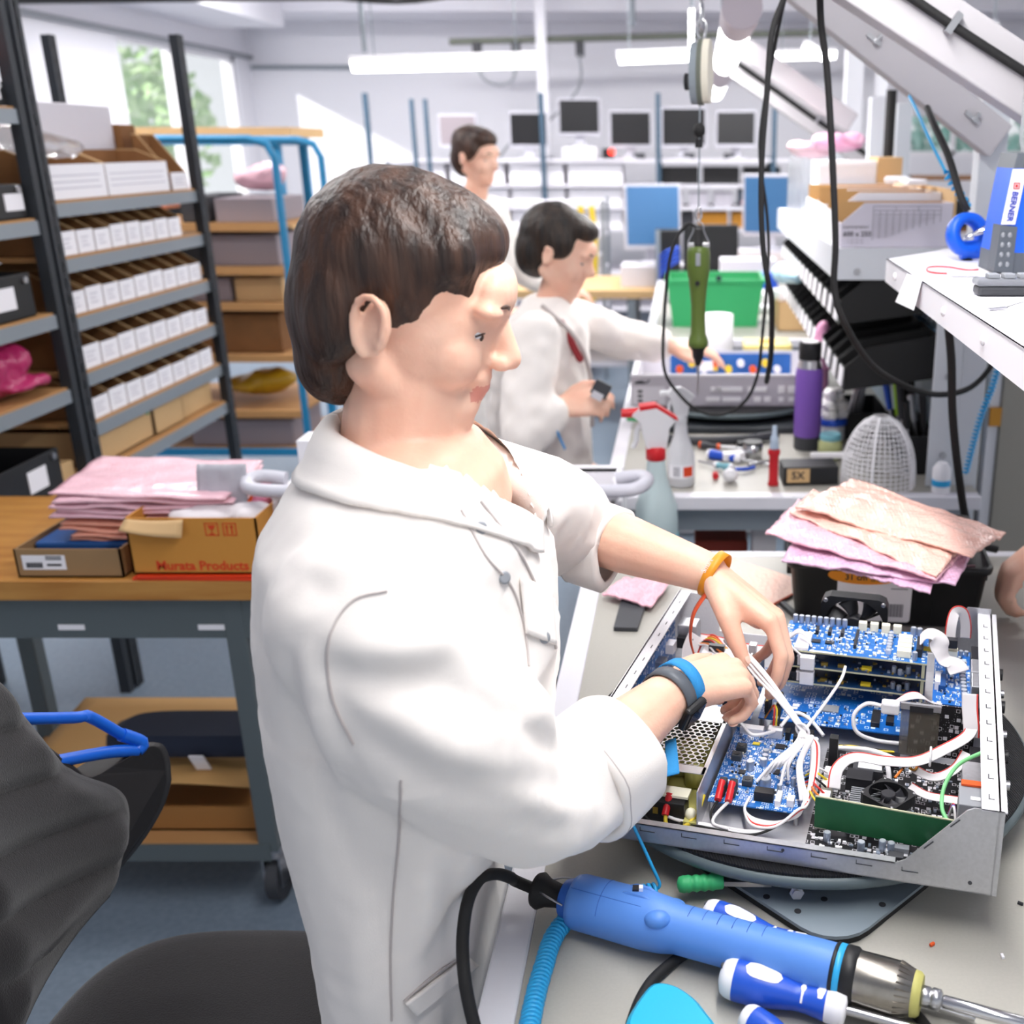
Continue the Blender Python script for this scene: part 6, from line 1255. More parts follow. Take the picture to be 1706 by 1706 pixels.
# --- white loom: from the hand to the tie and then fanning out
for k in range(9):
    o = (k % 3-1)*.0035; p = (k//3-1)*.0035
    wire([(.128+o, .305+p, .085), (.114+o, .285+p, .118+p), (.128+o, .262, .120+p), (.165+o, .228+p, .103+o), (.20+o, .19+p*.6, .09), (.232+o*.5, .162+p*.5, .068)], .0019, 'wire_white' if k != 4 else 'ribbon_grey')
    ex = .188+.007*k if k < 6 else .243+.004*(k-6); ey = (.10+.012*(k % 4)) if k < 6 else .075
    wire([(.232+o*.5, .162+p*.5, .068), (.232+o, .152, .064), (.222+.003*k, .138, .058+.002*k), ((ex+.222)/2, .118, .048), (ex, ey, .03)], .0019, 'wire_white')
MB(CT).tube([V((.231+.008*math.cos(a), .162-.004*math.cos(a), .068+.008*math.sin(a))) for a in [2*PI*i/16 for i in range(16)]], .0018, 6, closed=True).obj('cable_tie', 'white_plastic', CH)
MB(CT).cyl((.246, .160, .0015), (.246, .160, .060), .0045, n=10).obj('cable_post', 'white_plastic', CH)
for k in range(5): wire([(.236, .158, .066), (.243+.002*k, .15, .06), (.247+.002*k, .13, .045), (.249+.0015*k, .095, .036), (.246+.001*k, .07, .028), (.242, .06, .02+.002*k), (.22, .048-.002*k, .016), (.195, .05-.003*k, .015), (.182, .06, .018), (.185, .074, .026)], .0017, ['wire_white', 'wire_white', 'ribbon_grey', 'wire_red', 'wire_white'][k])
for k in range(3): wire([(.24, .06, .02), (.2, .035-.003*k, .010), (.15, .035-.003*k, .009), (.11, .034, .010), (.085, .04, .016)], .0022 if k == 0 else .0015, ['wire_white', 'wire_white', 'black_rubber'][k])
for k in range(3): wire([(.187, .34+.006*k, .10), (.200, .335+.005*k, .112), (.212, .33, .108), (.219, .322, .10)], .0016, 'wire_white')
for k in range(3): wire([(.166, .32+.006*k, .095), (.185, .315, .105), (.203, .31, .095), (.214, .306, .088)], .0016, 'wire_white')
wire([(.236, .164, .072), (.252, .200, .086), (.266, .242, .098), (.268, .275, .10)], .002, 'wire_white', 'cable_tie_tail')
wire([(.098, .03, .018), (.102, .022, .010), (.118, .024, .008), (.13, .042, .014), (.135, .06, .03)], .0024, 'wire_yellow'); wire([(.07, .03, .018), (.085, .024, .008), (.11, .028, .007), (.132, .05, .014)], .0016, 'black_rubber')
wire([(.163, .062, .024), (.152, .045, .016), (.152, .034, .012), (.17, .03, .011)], .0019, 'wire_white'); wire([(.151, .062, .024), (.146, .048, .016), (.15, .036, .01)], .0015, 'black_rubber')
for k, m_ in enumerate(('wire_orange', 'wire_yellow', 'black_rubber')):
    wire([(.343, .112, .052), (.35, .135, .05), (.358, .15, .053+.003*k), (.366, .152, .05), (.364, .145, .045), (.358, .142, .048)], .0015, m_)
wire([(.434, .125, .09), (.41, .118, .075), (.397, .095, .06), (.396, .07, .048), (.405, .052, .042)], .0023, 'wire_green'); wire([(.365, .046, .03), (.39, .046, .038), (.406, .05, .042)], .002, 'wire_yellow')
MB(CT).cyl(K(0,0,0) and V((.403, .05, .042)), (.435, .045, .04), .0048, .0055, 12).obj('red_boot', 'orange', CH)
MB(CT).bx(.412, .446, .05, .092, .004, .07).obj('relay_box', 'grey_plastic', CH, bev=.001); MB(CT).bx(.414, .44, .085, .094, .0705, .073).obj('orange_tab', 'orange', CH); MB(CT).bx(.424, .434, .06, .066, .0702, .071).obj('box_mark', 'label_white', CH)
MB(CT).bx(.416, .447, .092, .15, .03, .062).obj('metal_cover', 'galvanised', CH)
for k, m_ in enumerate(('wire_red', 'blue', 'wire_white')): wire([(.404, .09-.003*k, .03), (.408, .078-.002*k, .05), (.412, .062, .03)], .0014, m_)
for k, m_ in enumerate(('wire_yellow', 'wire_orange', 'wire_red', 'black_rubber', 'wire_yellow', 'wire_white')): wire([(.268, .06+.014*k, .034), (.258, .066+.012*k, .042), (.25, .09+.01*k, .034), (.24, .1+.008*k, .026)], .0013, m_)
for k, m_ in enumerate(('wire_yellow', 'black_rubber')): wire([(.27, .2+.002*k, .03), (.29, .204-.003*k, .03), (.31, .2+.003*k, .03), (.338, .203, .03)], .0015, m_)
for k, m_ in enumerate(('wire_red', 'wire_yellow', 'black_rubber')): wire([(.187+.003*k, .222, .034), (.186+.003*k, .232, .052), (.182, .242, .05), (.172, .245, .03)], .0013, m_)
wire([(.196, .222, .034), (.21, .24, .045), (.23, .238, .04), (.25, .22, .03)], .0025, 'white_plastic', 'round_cable'); wire([(.27, .196, .03), (.31, .19, .036), (.345, .185, .03)], .003, 'white_plastic', 'round_cable'); wire([(.31, .185, .03), (.33, .17, .034), (.336, .155, .02)], .003, 'white_plastic', 'round_cable')
# --- behind the front panel
fb = MB(CT).bx(.006, .0076, .05, .42, .008, .07).obj('display_board', 'pcb_blue_dense', CH)
for k in range(6): MB(CT).box((.013, .1+.055*k, .05), (.012, .02, .014)).obj('connector', ['chip', 'steel', 'label_white'][k % 3], fb)
MB(CT).box((.03, .415, .06), (.028, .03, .026)).obj('motor_block', 'galvanised', CH, bev=.002); MB(CT).box((.03, .395, .05), (.024, .012, .016)).obj('motor_plug', 'chip', CH)
ribbon([(.045, .40, .06), (.042, .37, .045), (.05, .345, .035), (.07, .335, .045), (.09, .34, .05)], .026, 'ribbon_grey', up=(.6, 0, .8))
ribbon([(.05, .40, .055), (.08, .405, .05), (.12, .39, .052), (.15, .375, .06)], .02, 'ribbon_grey', up=(0, -.5, 1))
for k in range(7): wire([(.05, .415-.004*k, .05), (.068, .41-.006*k, .058), (.085, .40-.006*k, .048+.003*(k % 3)), (.10, .39-.004*k, .045)], .0014, ['wire_red', 'wire_orange', 'wire_yellow', 'wire_red', 'black_rubber', 'wire_orange', 'wire_white'][k])
for k in range(9): wire([(.02+.004*(k % 3), .20+.02*k, .02), (.032+.003*k, .24+.015*k, .035), (.034, .27+.012*k, .022), (.03, .30+.012*k, .03)], .0014, ['wire_yellow', 'black_rubber', 'wire_red', 'black_rubber', 'wire_white', 'wire_red'][k % 6])
bx5 = board(.105, .155, .235, .38, .03, 'pcb_blue_dense')
smd(bx5, .11, .15, .24, .375, .0316, 60); 
for k in range(3): MB(CT).box((.118+.014*k, .31, .045), (.006, .12, .026)).obj('card_slot', 'chip', bx5); 
for k in range(3): MB(CT).box((.118+.014*k, .31, .0585), (.003, .116, .001)).obj('pin_row', 'label_white', bx5)
MB(CT).box((.132, .372, .055), (.01, .012, .03)).obj('white_latch', 'white_plastic', CH); MB(CT).box((.085, .36, .05), (.05, .05, .003)).obj('white_board', 'label_white', CH); MB(CT).box((.08, .375, .055), (.022, .008, .012)).obj('connector', 'chip', CH)
wire([(.135, .24, .03), (.15, .21, .036), (.165, .2, .03), (.19, .215, .03)], .0025, 'white_plastic', 'round_cable')
# ================================================================ things lying on the front bench
mat('driver_blue', '#5689d8', .42); mat('driver_blue_dark', '#2a5fb8', .45); mat('tool_blue', '#2254c4', .35)
zc = BT+.031
a, b_ = P(958, 1500, z=zc), P(1395, 1620, z=zc); d = (b_-a).normalized(); LL = (b_-a).length; DT = frame(a, d, (0, 0, 1))
t = thing('electric_screwdriver', 'light blue electric torque screwdriver lying on the front bench', 'screwdriver', (a.x, a.y, BT))
R0 = .0285
prof = [(.022, -.002), (.0265, .0), (R0, .006), (R0+.0008, LL*.30), (R0-.001, LL*.37), (.0245, LL*.42), (.0245, LL*.80), (.0262, LL*.88), (.0262, LL*.995)]
bd = MB().lathe(prof, 36, DT).obj('body', 'driver_blue', t)
def on(ang, z, r): return DT @ V((r*math.cos(ang), r*math.sin(ang), z))
up = math.atan2(1, 0)
for s in (-.33, .33):
    c = MB(); c.grid(lambda u, v: on(up-.25+s+(v-.5)*.10, LL*(.20+.11*u), R0+.0004+.0032*(1-(2*v-1)**2)*min(1, 4*u, 4*(1-u))), 10, 4); c.obj('switch_guard', 'driver_blue', bd)
sw = DT @ M.Translation((0, 0, 0)); c = MB(); p0 = on(up-.25, LL*.245, R0+.0015); c.box(p0, (.010, .008, .004), None); c.obj('rocker_switch', 'chip', bd); MB().box(p0+d*.004+V((0,0,.002)), (.004, .006, .004)).obj('switch_mark', 'label_white', bd)
for s in (.9, -1.25):
    c = MB(); q = on(up-.2+s, LL*.36, R0-.004); c.ball(q, (.014, .010, .009), 14, k=8); c.obj('screw_boss', 'driver_blue', bd)
c = MB()
for k in range(6):
    c.tube([on(up-.6+.05*i, LL*(.46+.055*k), .02465) for i in range(18)], .0004, 4)
c.tube([on(up+.45, LL*(.01+.04*i), (R0+.0005) if i < 8 else .0262) for i in range(8)], .0004, 4); c.tube([on(up-.9+.09*i, LL*.13, R0+.0004) for i in range(24)], .0004, 4)
c.obj('body_seam', 'driver_blue_dark', bd)
MB().cyl(on(up+.75, LL*.39, .0235), on(up+.75, LL*.39, .0262), .0035, n=14).obj('recessed_screw', 'driver_blue_dark', bd)
MB().lathe([(.0268, LL*.995), (.0275, LL*1.0), (.0275, LL*1.02), (.0268, LL*1.022)], 36, DT).obj('blue_ring', 'cyan_cable', t)
MB().lathe([(.0265, LL*.985), (.0278, LL*.99), (.0278, LL*1.0), (.0265, LL*1.0)], 36, DT).obj('black_ring', 'black_plastic', t); MB().lathe([(.0272, LL*1.022), (.0278, LL*1.025), (.0278, LL*1.06), (.0255, LL*1.07)], 36, DT).obj('black_collar', 'black_plastic', t)
mat('scratched_steel', '#9b968f', .28, 1, var=.2, vs=60)
MB().lathe([(.0255, LL*1.065), (.0255, LL*1.20), (.0215, LL*1.255)] + [(.020, LL*1.26), (.0175, LL*1.275)], 32, DT).obj('clutch_housing', 'scratched_steel', t)
c = MB(); 
for k in range(26):
    an = 2*PI*k/26; c.bar(on(an, LL*1.205, .0255), on(an, LL*1.255, .0205), .0014, .0014)
c.obj('knurl', 'scratched_steel', t); MB().lathe([(.0208, LL*1.255), (.0212, LL*1.258), (.0205, LL*1.275), (.018, LL*1.285)], 28, DT).obj('brass_ring', 'coil_yellow', t)
MB().lathe([(.0085, LL*1.28), (.0095, LL*1.285), (.0095, LL*1.31), (.008, LL*1.315), (.010, LL*1.32), (.010, LL*1.345), (.007, LL*1.352)], 20, DT).obj('chuck', 'steel', t)
MB().lathe([(.0045, LL*1.35), (.0062, LL*1.36), (.0062, LL*1.62), (.005, LL*1.63), (.003, LL*1.70)], 12, DT).obj('driver_bit', 'chrome', t)
MB().lathe([(.019, -.012), (.0215, -.006), (.0215, 0)], 28, DT).obj('rear_neck', 'driver_blue_dark', t)
MB().lathe([(.004, -.046), (.0175, -.046), (.0195, -.041), (.015, -.033), (.0125, -.02), (.0125, -.008)], 24, DT).obj('cable_boot', 'black_rubber', t)
c = MB(); c.tube([on(up+1.2, -.004, .022), on(up+1.0, -.022, .023), on(up+.9, -.036, .014)], .0011, 6, sm=4); c.tube([on(up-1.2, -.004, .022), on(up-1.0, -.02, .02), on(up-.9, -.032, .014)], .0011, 6, sm=4); c.obj('hanger_bail', 'steel', t)
q = on(0, -.046, 0)
tag(MB().tube([q, q-d*.025+V((0,0,.004))] + [P(u, v, y=yy) for u, v, yy in ((850, 1462, .925), (826, 1456, .90), (800, 1464, .875), (780, 1500, .85), (771, 1560, .83), (773, 1620, .80), (782, 1675, .785), (800, 1745, .77))], .0062, 10, sm=8).obj('power_cable', 'black_rubber'), 'thick black cable curving over the bench edge from the light blue screwdriver', 'cable')
tag(MB().tube([P(u, v, z=BT+.0065) for u, v in ((1215, 1570), (1150, 1585), (1095, 1625), (1065, 1670), (1045, 1730))], .0058, 10, sm=8).obj('power_cable', 'black_rubber'), 'black cable running out from under the light blue screwdriver to the front', 'cable')
tag(MB().tube([P(u, v, z=BT+.006) for u, v in ((1480, 1672), (1520, 1685), (1550, 1720))], .0055, 10, sm=6).obj('power_cable', 'black_rubber'), 'short black cable end under the steel driver bits', 'cable')
# cyan coiled wrist cord
cc = [P(u, v, z=BT+.011) for u, v in ((1092, 1482), (1060, 1487), (1022, 1494))]
tag(MB().tube(coil(cc, .0065, .0055, .0022), .0022, 5).tube([P(1035, 1335, z=BT+.10), P(1062, 1390, z=BT+.07), P(1085, 1440, z=BT+.04), P(1099, 1472, z=BT+.02), P(1094, 1481, z=BT+.013)], .0019, 6, sm=6).obj('coil_cord', 'cyan_cable'), 'cyan coiled wrist cord running from the sleeve to behind the light blue screwdriver', 'cord')
tag(MB().tube(coil([P(u, v, z=BT+.012) for u, v in ((946, 1530), (922, 1562), (906, 1610), (892, 1660), (880, 1720))], .0085, .0052, .0023), .0023, 5).obj('coil_cord', 'cyan_cable'), 'cyan coiled cord lying along the bench edge in front of the screwdriver', 'cord')
# white and blue handled screwdrivers
SG = 'blue and white screwdrivers around the electric screwdriver'
screwdriver('blue screwdriver with white inlays lying behind the light blue electric screwdriver', P(1172, 1518, z=BT+.020), P(1500, 1640, z=BT+.010), .118, .0165, .004, SG, 'tool_blue', 'white_plastic', True, detail=.0001)
screwdriver('blue screwdriver with white inlays lying in front of the light blue electric screwdriver', P(1200, 1625, z=BT+.022), P(1640, 1745, z=BT+.012), .122, .0195, .0045, SG, 'tool_blue', 'white_plastic', True, detail=.0001)
screwdriver('blue screwdriver end showing below the front screwdriver, with a white end cap', P(1238, 1690, z=BT+.014), P(1400, 1800, z=BT+.012), .1, .0145, .004, SG, 'tool_blue', 'white_plastic', True)
tag(MB().cyl(P(1455, 1640, z=BT+.012), P(1608, 1690, z=BT+.008), .0058, .0052, 12).cyl(P(1608, 1690, z=BT+.008), P(1625, 1697, z=BT+.007), .0052, .003, 12).obj('hex_bit', 'chrome'), 'long chrome bit lying beside the steel clutch of the electric screwdriver', 'bit')
t = thing('cyan_cloth', 'bright cyan plastic case corner at the bench front', 'case', P(1110, 1690, z=BT)); mat('cyan_case', '#22b4de', .35)
cs = [P(u, v, z=BT) for u, v in ((1060, 1690), (1085, 1660), (1112, 1658), (1140, 1670), (1172, 1700), (1200, 1760), (1090, 1800), (1040, 1740))]
ctr = sum(cs, V())/len(cs)
cs = smooth_path(cs + [cs[0]], 5)[:-1]
MB().rings([[p+V((0,0,.001)) for p in cs], [p+V((0,0,.010)) for p in cs], [ctr+(p-ctr)*.96+V((0,0,.015)) for p in cs], [ctr+(p-ctr)*.85+V((0,0,.018)) for p in cs]]).obj('case_shell', 'cyan_case', t)
# crumbs on the mat
for k, (u, v, m_, l) in enumerate([(1553, 1573, 'orange', 'tiny orange wire clipping on the bench top'), (1670, 1593, 'label_white', 'tiny white crumb on the bench top near the picture edge'), (1700, 1505, 'ink', 'tiny dark wire clipping on the bench top')]):
    p = P(u, v, z=BT+.002); tag(MB().box(p, (.006, .003, .003), rotz(.6+k).to_3x3()).obj('wire_clipping', m_, bev=.0005), l, 'clipping')
# tool box with bubble bags
mat('box_black', '#1d1c1e', .5)
X0, X1, Y0, Y1, H_ = .185, .52, 1.655, 1.93, .115
TBm = T3((X0+X1)/2, (Y0+Y1)/2, BT) @ rotz(-.10); w, dpt = (X1-X0)/2, (Y1-Y0)/2
t = thing('tool_box', 'black open tool box with a 31 cm label behind the chassis', 'box', ((X0+X1)/2, (Y0+Y1)/2, BT))
def tring(k, z): return [TBm @ V((x, y, z)) for x, y in rrect(-w*k, w*k, -dpt*k, dpt*k, .02*k, 4)]
MB().rings([tring(.90, .001), tring(.92, .004), tring(.985, H_-.012), tring(1.02, H_-.012), tring(1.03, H_-.003), tring(1.02, H_), tring(.965, H_), tring(.90, .008)]).obj('box_body', 'box_black', t)
MB(TBm).bx(-w*.35, w*.35, -.004, .004, .008, H_*.8).obj('divider', 'box_black', t); MB(TBm).bx(w*.45, w*.455, -dpt*.95, dpt*.95, .008, H_*.85).obj('divider', 'box_black', t)
for s in (-1, 1): MB(TBm).bx(s*w*1.0-.004, s*w*1.0+.008, -.07, .07, H_-.05, H_-.012).obj('latch', 'box_black', t, bev=.003)
c = MB(TBm); yl = -dpt*.94
FTl = TBm @ M.Translation((-.085, -dpt*.912-.002, .008)) @ M.Rotation(PI/2 + .115, 4, 'X')
c = MB(FTl); c.prism(rrect(0, .125, 0, .095, .006, 4), 0, .0006); lb = c.obj('label', 'label_white', t)
c = MB(FTl); c.prism([(.045+.062*math.cos(q), .088+.017*math.sin(q)) for q in [2*PI*i/32 for i in range(32)]], .0006, .0009); c.obj('orange_oval', mat('label_orange', '#f0961e', .5) and 'label_orange', lb)
text('31 cm', .015, FTl @ M.Translation((.012, .084, .0011)), 'ink', lb, bold=.0003); text('de longueur', .008, FTl @ M.Translation((.055, .080, .0011)), 'ink', lb)
c = MB(FTl)
for k in range(14): c.bx(.088+.0018*k, .0889+.0018*k+(k % 3)*.0003, .01, .035, .0006, .0009)
c.bx(.09, .118, .064, .0655, .0006, .0009); c.bx(.1, .107, .071, .078, .0006, .0008); c.obj('barcode', 'ink_grey', lb)
tag(MB().cyl(TBm @ V((.10, -.06, .085)), TBm @ V((.155, -.05, .085)), .003, n=8).obj('pink_rod', 'pink_wrap'), 'thin pink rod lying across the open tool box', 'rod')
tag(MB().lathe([(.018, 0), (.028, .002), (.028, .014), (.018, .016)], 24, TBm @ M.Translation((.12, -.085, .055))).obj('tape_roll', 'tool_blue'), 'blue tape roll inside the open tool box', 'tape')
# bubble bags fanned over the tool box
bubble_mat('bag_peach', '#f8c7b8'); bubble_mat('bag_pink', '#f3bac9'); bubble_mat('bag_lilac', '#e6b9d8')
def film(c4, label, m, ph, lift=.02, sag=.02, fold=None):
    c4 = [V(q) for q in c4]
    def fn(u, v):
        p = c4[0].lerp(c4[1], u).lerp(c4[3].lerp(c4[2], u), v); e_ = min(u, v, 1-u, 1-v)
        bump_ = lift*math.sin(PI*min(1, v*1.05))*math.sin(PI*u)**.5
        edge = .004*noise.noise((u*9, v*9, ph))*(1 if e_ > .01 else 1.5)
        bub = .0011*math.sin(u*130)*math.sin(v*85) if e_ > .015 else 0
        return p + V((0, 0, bump_ + edge + bub + .006*noise.noise((u*3+ph, v*3, 1))))
    return tag(MB().grid(fn, 90, 54).obj('bubble_bag', m, thick=.0035), label, 'bubble bag', 'bubble bags on the tool box')
def pz(u, v, z): return P(u, v, z=z)
film([pz(1385, 944, 1.053), pz(1550, 989, 1.055), pz(1575, 890, 1.05), pz(1300, 880, 1.046)], 'lilac bubble bag lowest on the tool box, its frayed edge hanging over the front', 'bag_lilac', 1, .008)
film([pz(1302, 934, 1.06), pz(1592, 975, 1.062), pz(1640, 885, 1.06), pz(1370, 830, 1.055)], 'lilac bubble bag second from the bottom on the tool box', 'bag_lilac', 2, .012)
film([pz(1275, 890, 1.074), pz(1560, 968, 1.071), pz(1610, 915, 1.068), pz(1330, 832, 1.072)], 'lilac pink bubble bag in the middle of the pile on the tool box', 'bag_pink', 3, .012)
film([pz(1315, 855, 1.088), pz(1560, 960, 1.078), pz(1610, 905, 1.076), pz(1355, 815, 1.088)], 'peach bubble bag second from the top of the pile on the tool box', 'bag_peach', 4, .012)
film([pz(1325, 846, 1.102), pz(1618, 928, 1.09), pz(1676, 888, 1.09), pz(1420, 798, 1.10)], 'wide peach bubble bag on top of the pile on the tool box', 'bag_peach', 5, .016)
# folded foil wraps
mat('peach_foil', '#f3c6b2', .4, bump=.3, bs=120); mat('red_edge', '#d8552e', .5)
t = thing('foam_sheet', 'peach foam sheet with a red edge under the hand, beside the tool box', 'sheet', (.12, 1.75, BT))
q = [pz(1205, 925, BT+.016), pz(1318, 985, BT+.006), pz(1290, 1025, BT+.006), pz(1180, 985, BT+.010)]; q = [pz(1225, 932, BT+.006), pz(1318, 960, BT+.006), pz(1320, 988, BT+.006), pz(1240, 1030, BT+.006), pz(1170, 975, BT+.006)]
c = MB(); c.rings([[p+V((0,0,-.004)) for p in q], [p for p in q]], sm=False); c.obj('foam', 'peach_foil', t, bev=.001); MB().bar(q[2]+V((0,-.001,-.002)), q[3]+V((0,-.001,-.002)), .004, .003).obj('red_edge', 'red_edge', t)
t = tag(film([pz(1003, 990, BT+.014), pz(1085, 1010, BT+.014), pz(1120, 968, BT+.014), pz(1040, 962, BT+.014)], 'x', 'bag_pink', 7, .004), 'pink bubble bag lying flat between the sleeve cuff and the chassis', 'bubble bag', 'flat bubble bag'); del t['group']
t = thing('dark_pad', 'small charcoal pad under the pink bubble bag at the chassis corner', 'pad', P(1045, 1028, z=BT)); q = [pz(u, v, BT+.008) for u, v in ((1022, 1045), (1062, 1046), (1078, 1000), (1035, 998))]; MB().rings([[p+V((0,0,-.007)) for p in q], q], sm=False).obj('pad', 'dark_grey', t, bev=.002)
tag(MB().bar(P(1303, 1005, z=BT+.006), P(1345, 1042, z=BT+.006), .010, .008).obj('black_pen', 'dark_steel'), 'thin dark bar lying on the bench beyond the chassis', 'bar')
# white service trolley behind the worker
t = thing('service_trolley', 'white service trolley with grey tube handles behind the worker', 'trolley', (-.5, 2.33, 0)); x0, x1, y0, y1, zt = -.87, -.155, 2.15, 2.345, 1.0
c = MB()
c.bx(x0, x1, y0, y1, zt-.13, zt-.125)
for q in ((x0, x1, y0, y0+.006), (x0, x1, y1-.006, y1), (x0, x0+.006, y0, y1), (x1-.006, x1, y0, y1)): c.bx(*q, zt-.13, zt)
c.obj('top_basket', 'white_plastic', t); c = MB(); c.bx(x0-.01, x1+.01, y0-.012, y0+.006, zt-.012, zt+.004); c.bx(x0-.01, x1+.01, y1-.006, y1+.012, zt-.012, zt+.004); c.obj('rim', 'white_plastic', t, bev=.004)
for s, x in ((-1, x0), (1, x1)):
    c = MB(); e = x + s*.07; c.tube([(x-s*.20 if s > 0 else x+.06, y0-.02, zt+.012), (x, y0-.022, zt+.014), (e-s*.02, y0-.015, zt+.018), (e, y0+.03, zt+.022), (e-s*.02, y0+.058, zt+.022), (x, y0+.06, zt+.016)], .0145, 12, sm=6); c.obj('tube_handle', mat('tube_grey', '#cdccd6', .35) if s < 0 else 'tube_grey', t)
    for y in (y0+.02, y1-.02):
        MB().bx(x-.015, x+.015, y-.015, y+.015, .14, zt-.02).obj('post', 'white_plastic', t); xc = x + s*.035; f = MB().bx(xc-.036, xc+.036, y-.03, y+.03, .045, .14).obj('caster_cover', 'white_plastic', t, bev=.016, seg=3); MB().cyl((xc-.012, y, .042), (xc+.012, y, .042), .042, n=18).obj('wheel', 'grey_plastic', f)
MB().bx(x0, x1, y0, y1, .28, .30).obj('lower_tray', 'white_plastic', t); MB().bx(x0-.008, x0-.0, y0, y1, .6, zt).obj('end_panel', 'white_plastic', t); MB().bx(x1, x1+.006, y0, y1, .6, zt).obj('end_panel', 'white_plastic', t)
text('U', .05, face_T((x0+.02, y0-.0005, zt-.07), (1,0,0), (0,0,1)), 'ink', t, bold=.002)
carton(-.855, -.80, 2.25, 2.33, zt-.124, 1.09, 'white_plastic', 'tall narrow white box standing in the trolley beside the wooden workbench')
carton(-.45, -.38, 2.26, 2.32, zt-.124, zt-.03, 'white_plastic', 'small white carton inside the service trolley near its tube handle')
tag(MB().lathe([(.012, 0), (.014, .001), (.014, .03), (.012, .031)], 16, T3(-.24, 2.27, zt-.124)).obj('steel_ring', 'chrome'), 'small steel ring inside the service trolley', 'ring')
t = spray(-.07, 2.295, .805, 1.22, 'red-topped spray bottle with aqua liquid hooked at the end of the service trolley', 'bottle_aqua', 'bottle_white', 'red', .15, 'aqua_liquid')
for x in (0,): MB().bx(-.149, -.03, 2.25, 2.34, .795, .8045).obj('bottle_bracket', 'white_plastic', [o for o in COL.objects if o.get('label', '').startswith('white service trolley')][0])
# orange red box under the second bench
carton(.02, .155, 2.56, 2.80, 0.001, .74, mat('rust_red', '#8f2f1e', .6) and 'rust_red', 'tall rust red cabinet under the second bench', 'rust_cabinet', 'cabinet')
carton(.30, .60, 2.62, 3.1, 0.001, .78, 'dark_steel', 'dark grey cabinet under the second bench beside its leg', 'under_cabinet', 'cabinet')
# ================================================================ people
mat('skin', '#efc3ac', .5, var=.06, vs=14, h2='#e8b198', sss=.15, bump=.06, bs=220); mat('lips', '#d68f80', .45); mat('nail', '#efc4b2', .3)
mat('coat_white', '#ebe4df', .85, bump=.12, bs=900, sheen=.2); mat('coat_seam', '#b9b0ae', .85)
mat('hair_brown', '#241712', .45, var=.4, vs=60, h2='#4a3023', bump=.45, bs=140, stretch=(1, 1, .10)); mat('hair_black', '#17120f', .5, var=.3, vs=50, h2='#33251c', bump=.8, bs=80, stretch=(1, 1, .15))
mat('trousers', '#3a3a44', .8)
def cap(b, p, q, r0, r1, n=14):
    p, q = V(p), V(q); d = q-p; L = d.length; T = frame(p, d); rs = []
    for k in range(5): a = PI/2*k/4; rs.append((max(.0006, r0*math.sin(a)), -r0*math.cos(a)))
    for k in range(5): a = PI/2*k/4; rs.append((max(.0006, r1*math.cos(a)), L+r1*math.sin(a)))
    b.lathe(rs, n, T); return b
def axes(fwd, up):
    x = V(fwd).normalized(); z = V(up); z = (z-x*z.dot(x)).normalized(); y = z.cross(x); m = M((x, y, z)).transposed().to_4x4(); return m
def hand(b, wrist, fwd, dorsal, side, curl, thumb, s=1.0, spread=.06, nails=None):
    """five fingers on a palm: local x to the knuckles, y to the thumb, z the back of the hand"""
    A = axes(fwd, dorsal); A.translation = V(wrist)
    if side < 0: A = A @ M.Diagonal((1, -1, 1, 1))
    def W(x, y, z): return A @ V((x*s, y*s, z*s))
    base = [(.088, .028, .002), (.092, .009, .004), (.087, -.010, .002), (.078, -.027, -.002)]
    lens = [(.043, .025, .020), (.047, .029, .021), (.043, .027, .020), (.034, .020, .018)]
    for i, (bx, by, bz) in enumerate(base):
        cap(b, W(.006, by*.55, -.002), W(bx, by, bz-.003), .0165*s, .0118*s)
        ang = 0; p = V((bx, by, bz)); yaw = spread*(1.5-i)*.7; r = [.0098, .0090, .0080, .0068]
        if i == 3: r = [q*.88 for q in r]
        for k in range(3):
            ang += curl[i][k]; d = V((math.cos(ang)*math.cos(yaw), math.cos(ang)*math.sin(yaw), -math.sin(ang))); q = p + d*lens[i][k]
            cap(b, W(*p), W(*q), r[k]*s, r[k+1]*s, 12)
            if nails is not None and k == 2:
                nn = V((math.sin(ang)*math.cos(yaw), math.sin(ang)*math.sin(yaw), math.cos(ang))); nails.append((W(*(q - d*.004 + nn*.0058)), A.to_3x3() @ d, A.to_3x3() @ nn))
            p = q
    cap(b, W(.02, .01, -.010), W(.075, .012, -.008), .016*s, .013*s); cap(b, W(.02, -.014, -.010), W(.065, -.018, -.010), .015*s, .011*s)
    p = V((.018, .022, -.008)); r = [.0155, .0125, .0108, .0080]; L3 = (.036, .031, .025)
    cap(b, W(.004, .008, -.004), W(*p), .016*s, .0155*s); cap(b, W(.024, .022, -.009), W(.068, .026, -.010), .0135*s, .0085*s)
    for k in range(3):
        d = V(thumb[k]).normalized(); q = p + d*L3[k]; cap(b, W(*p), W(*q), r[k]*s, r[k+1]*s, 12)
        if nails is not None and k == 2: nn = V((0, .5, .85)); nn = (nn - d*nn.dot(d)).normalized(); nails.append((W(*(q - d*.003 + nn*.0072)), A.to_3x3() @ d, A.to_3x3() @ nn))
        p = q
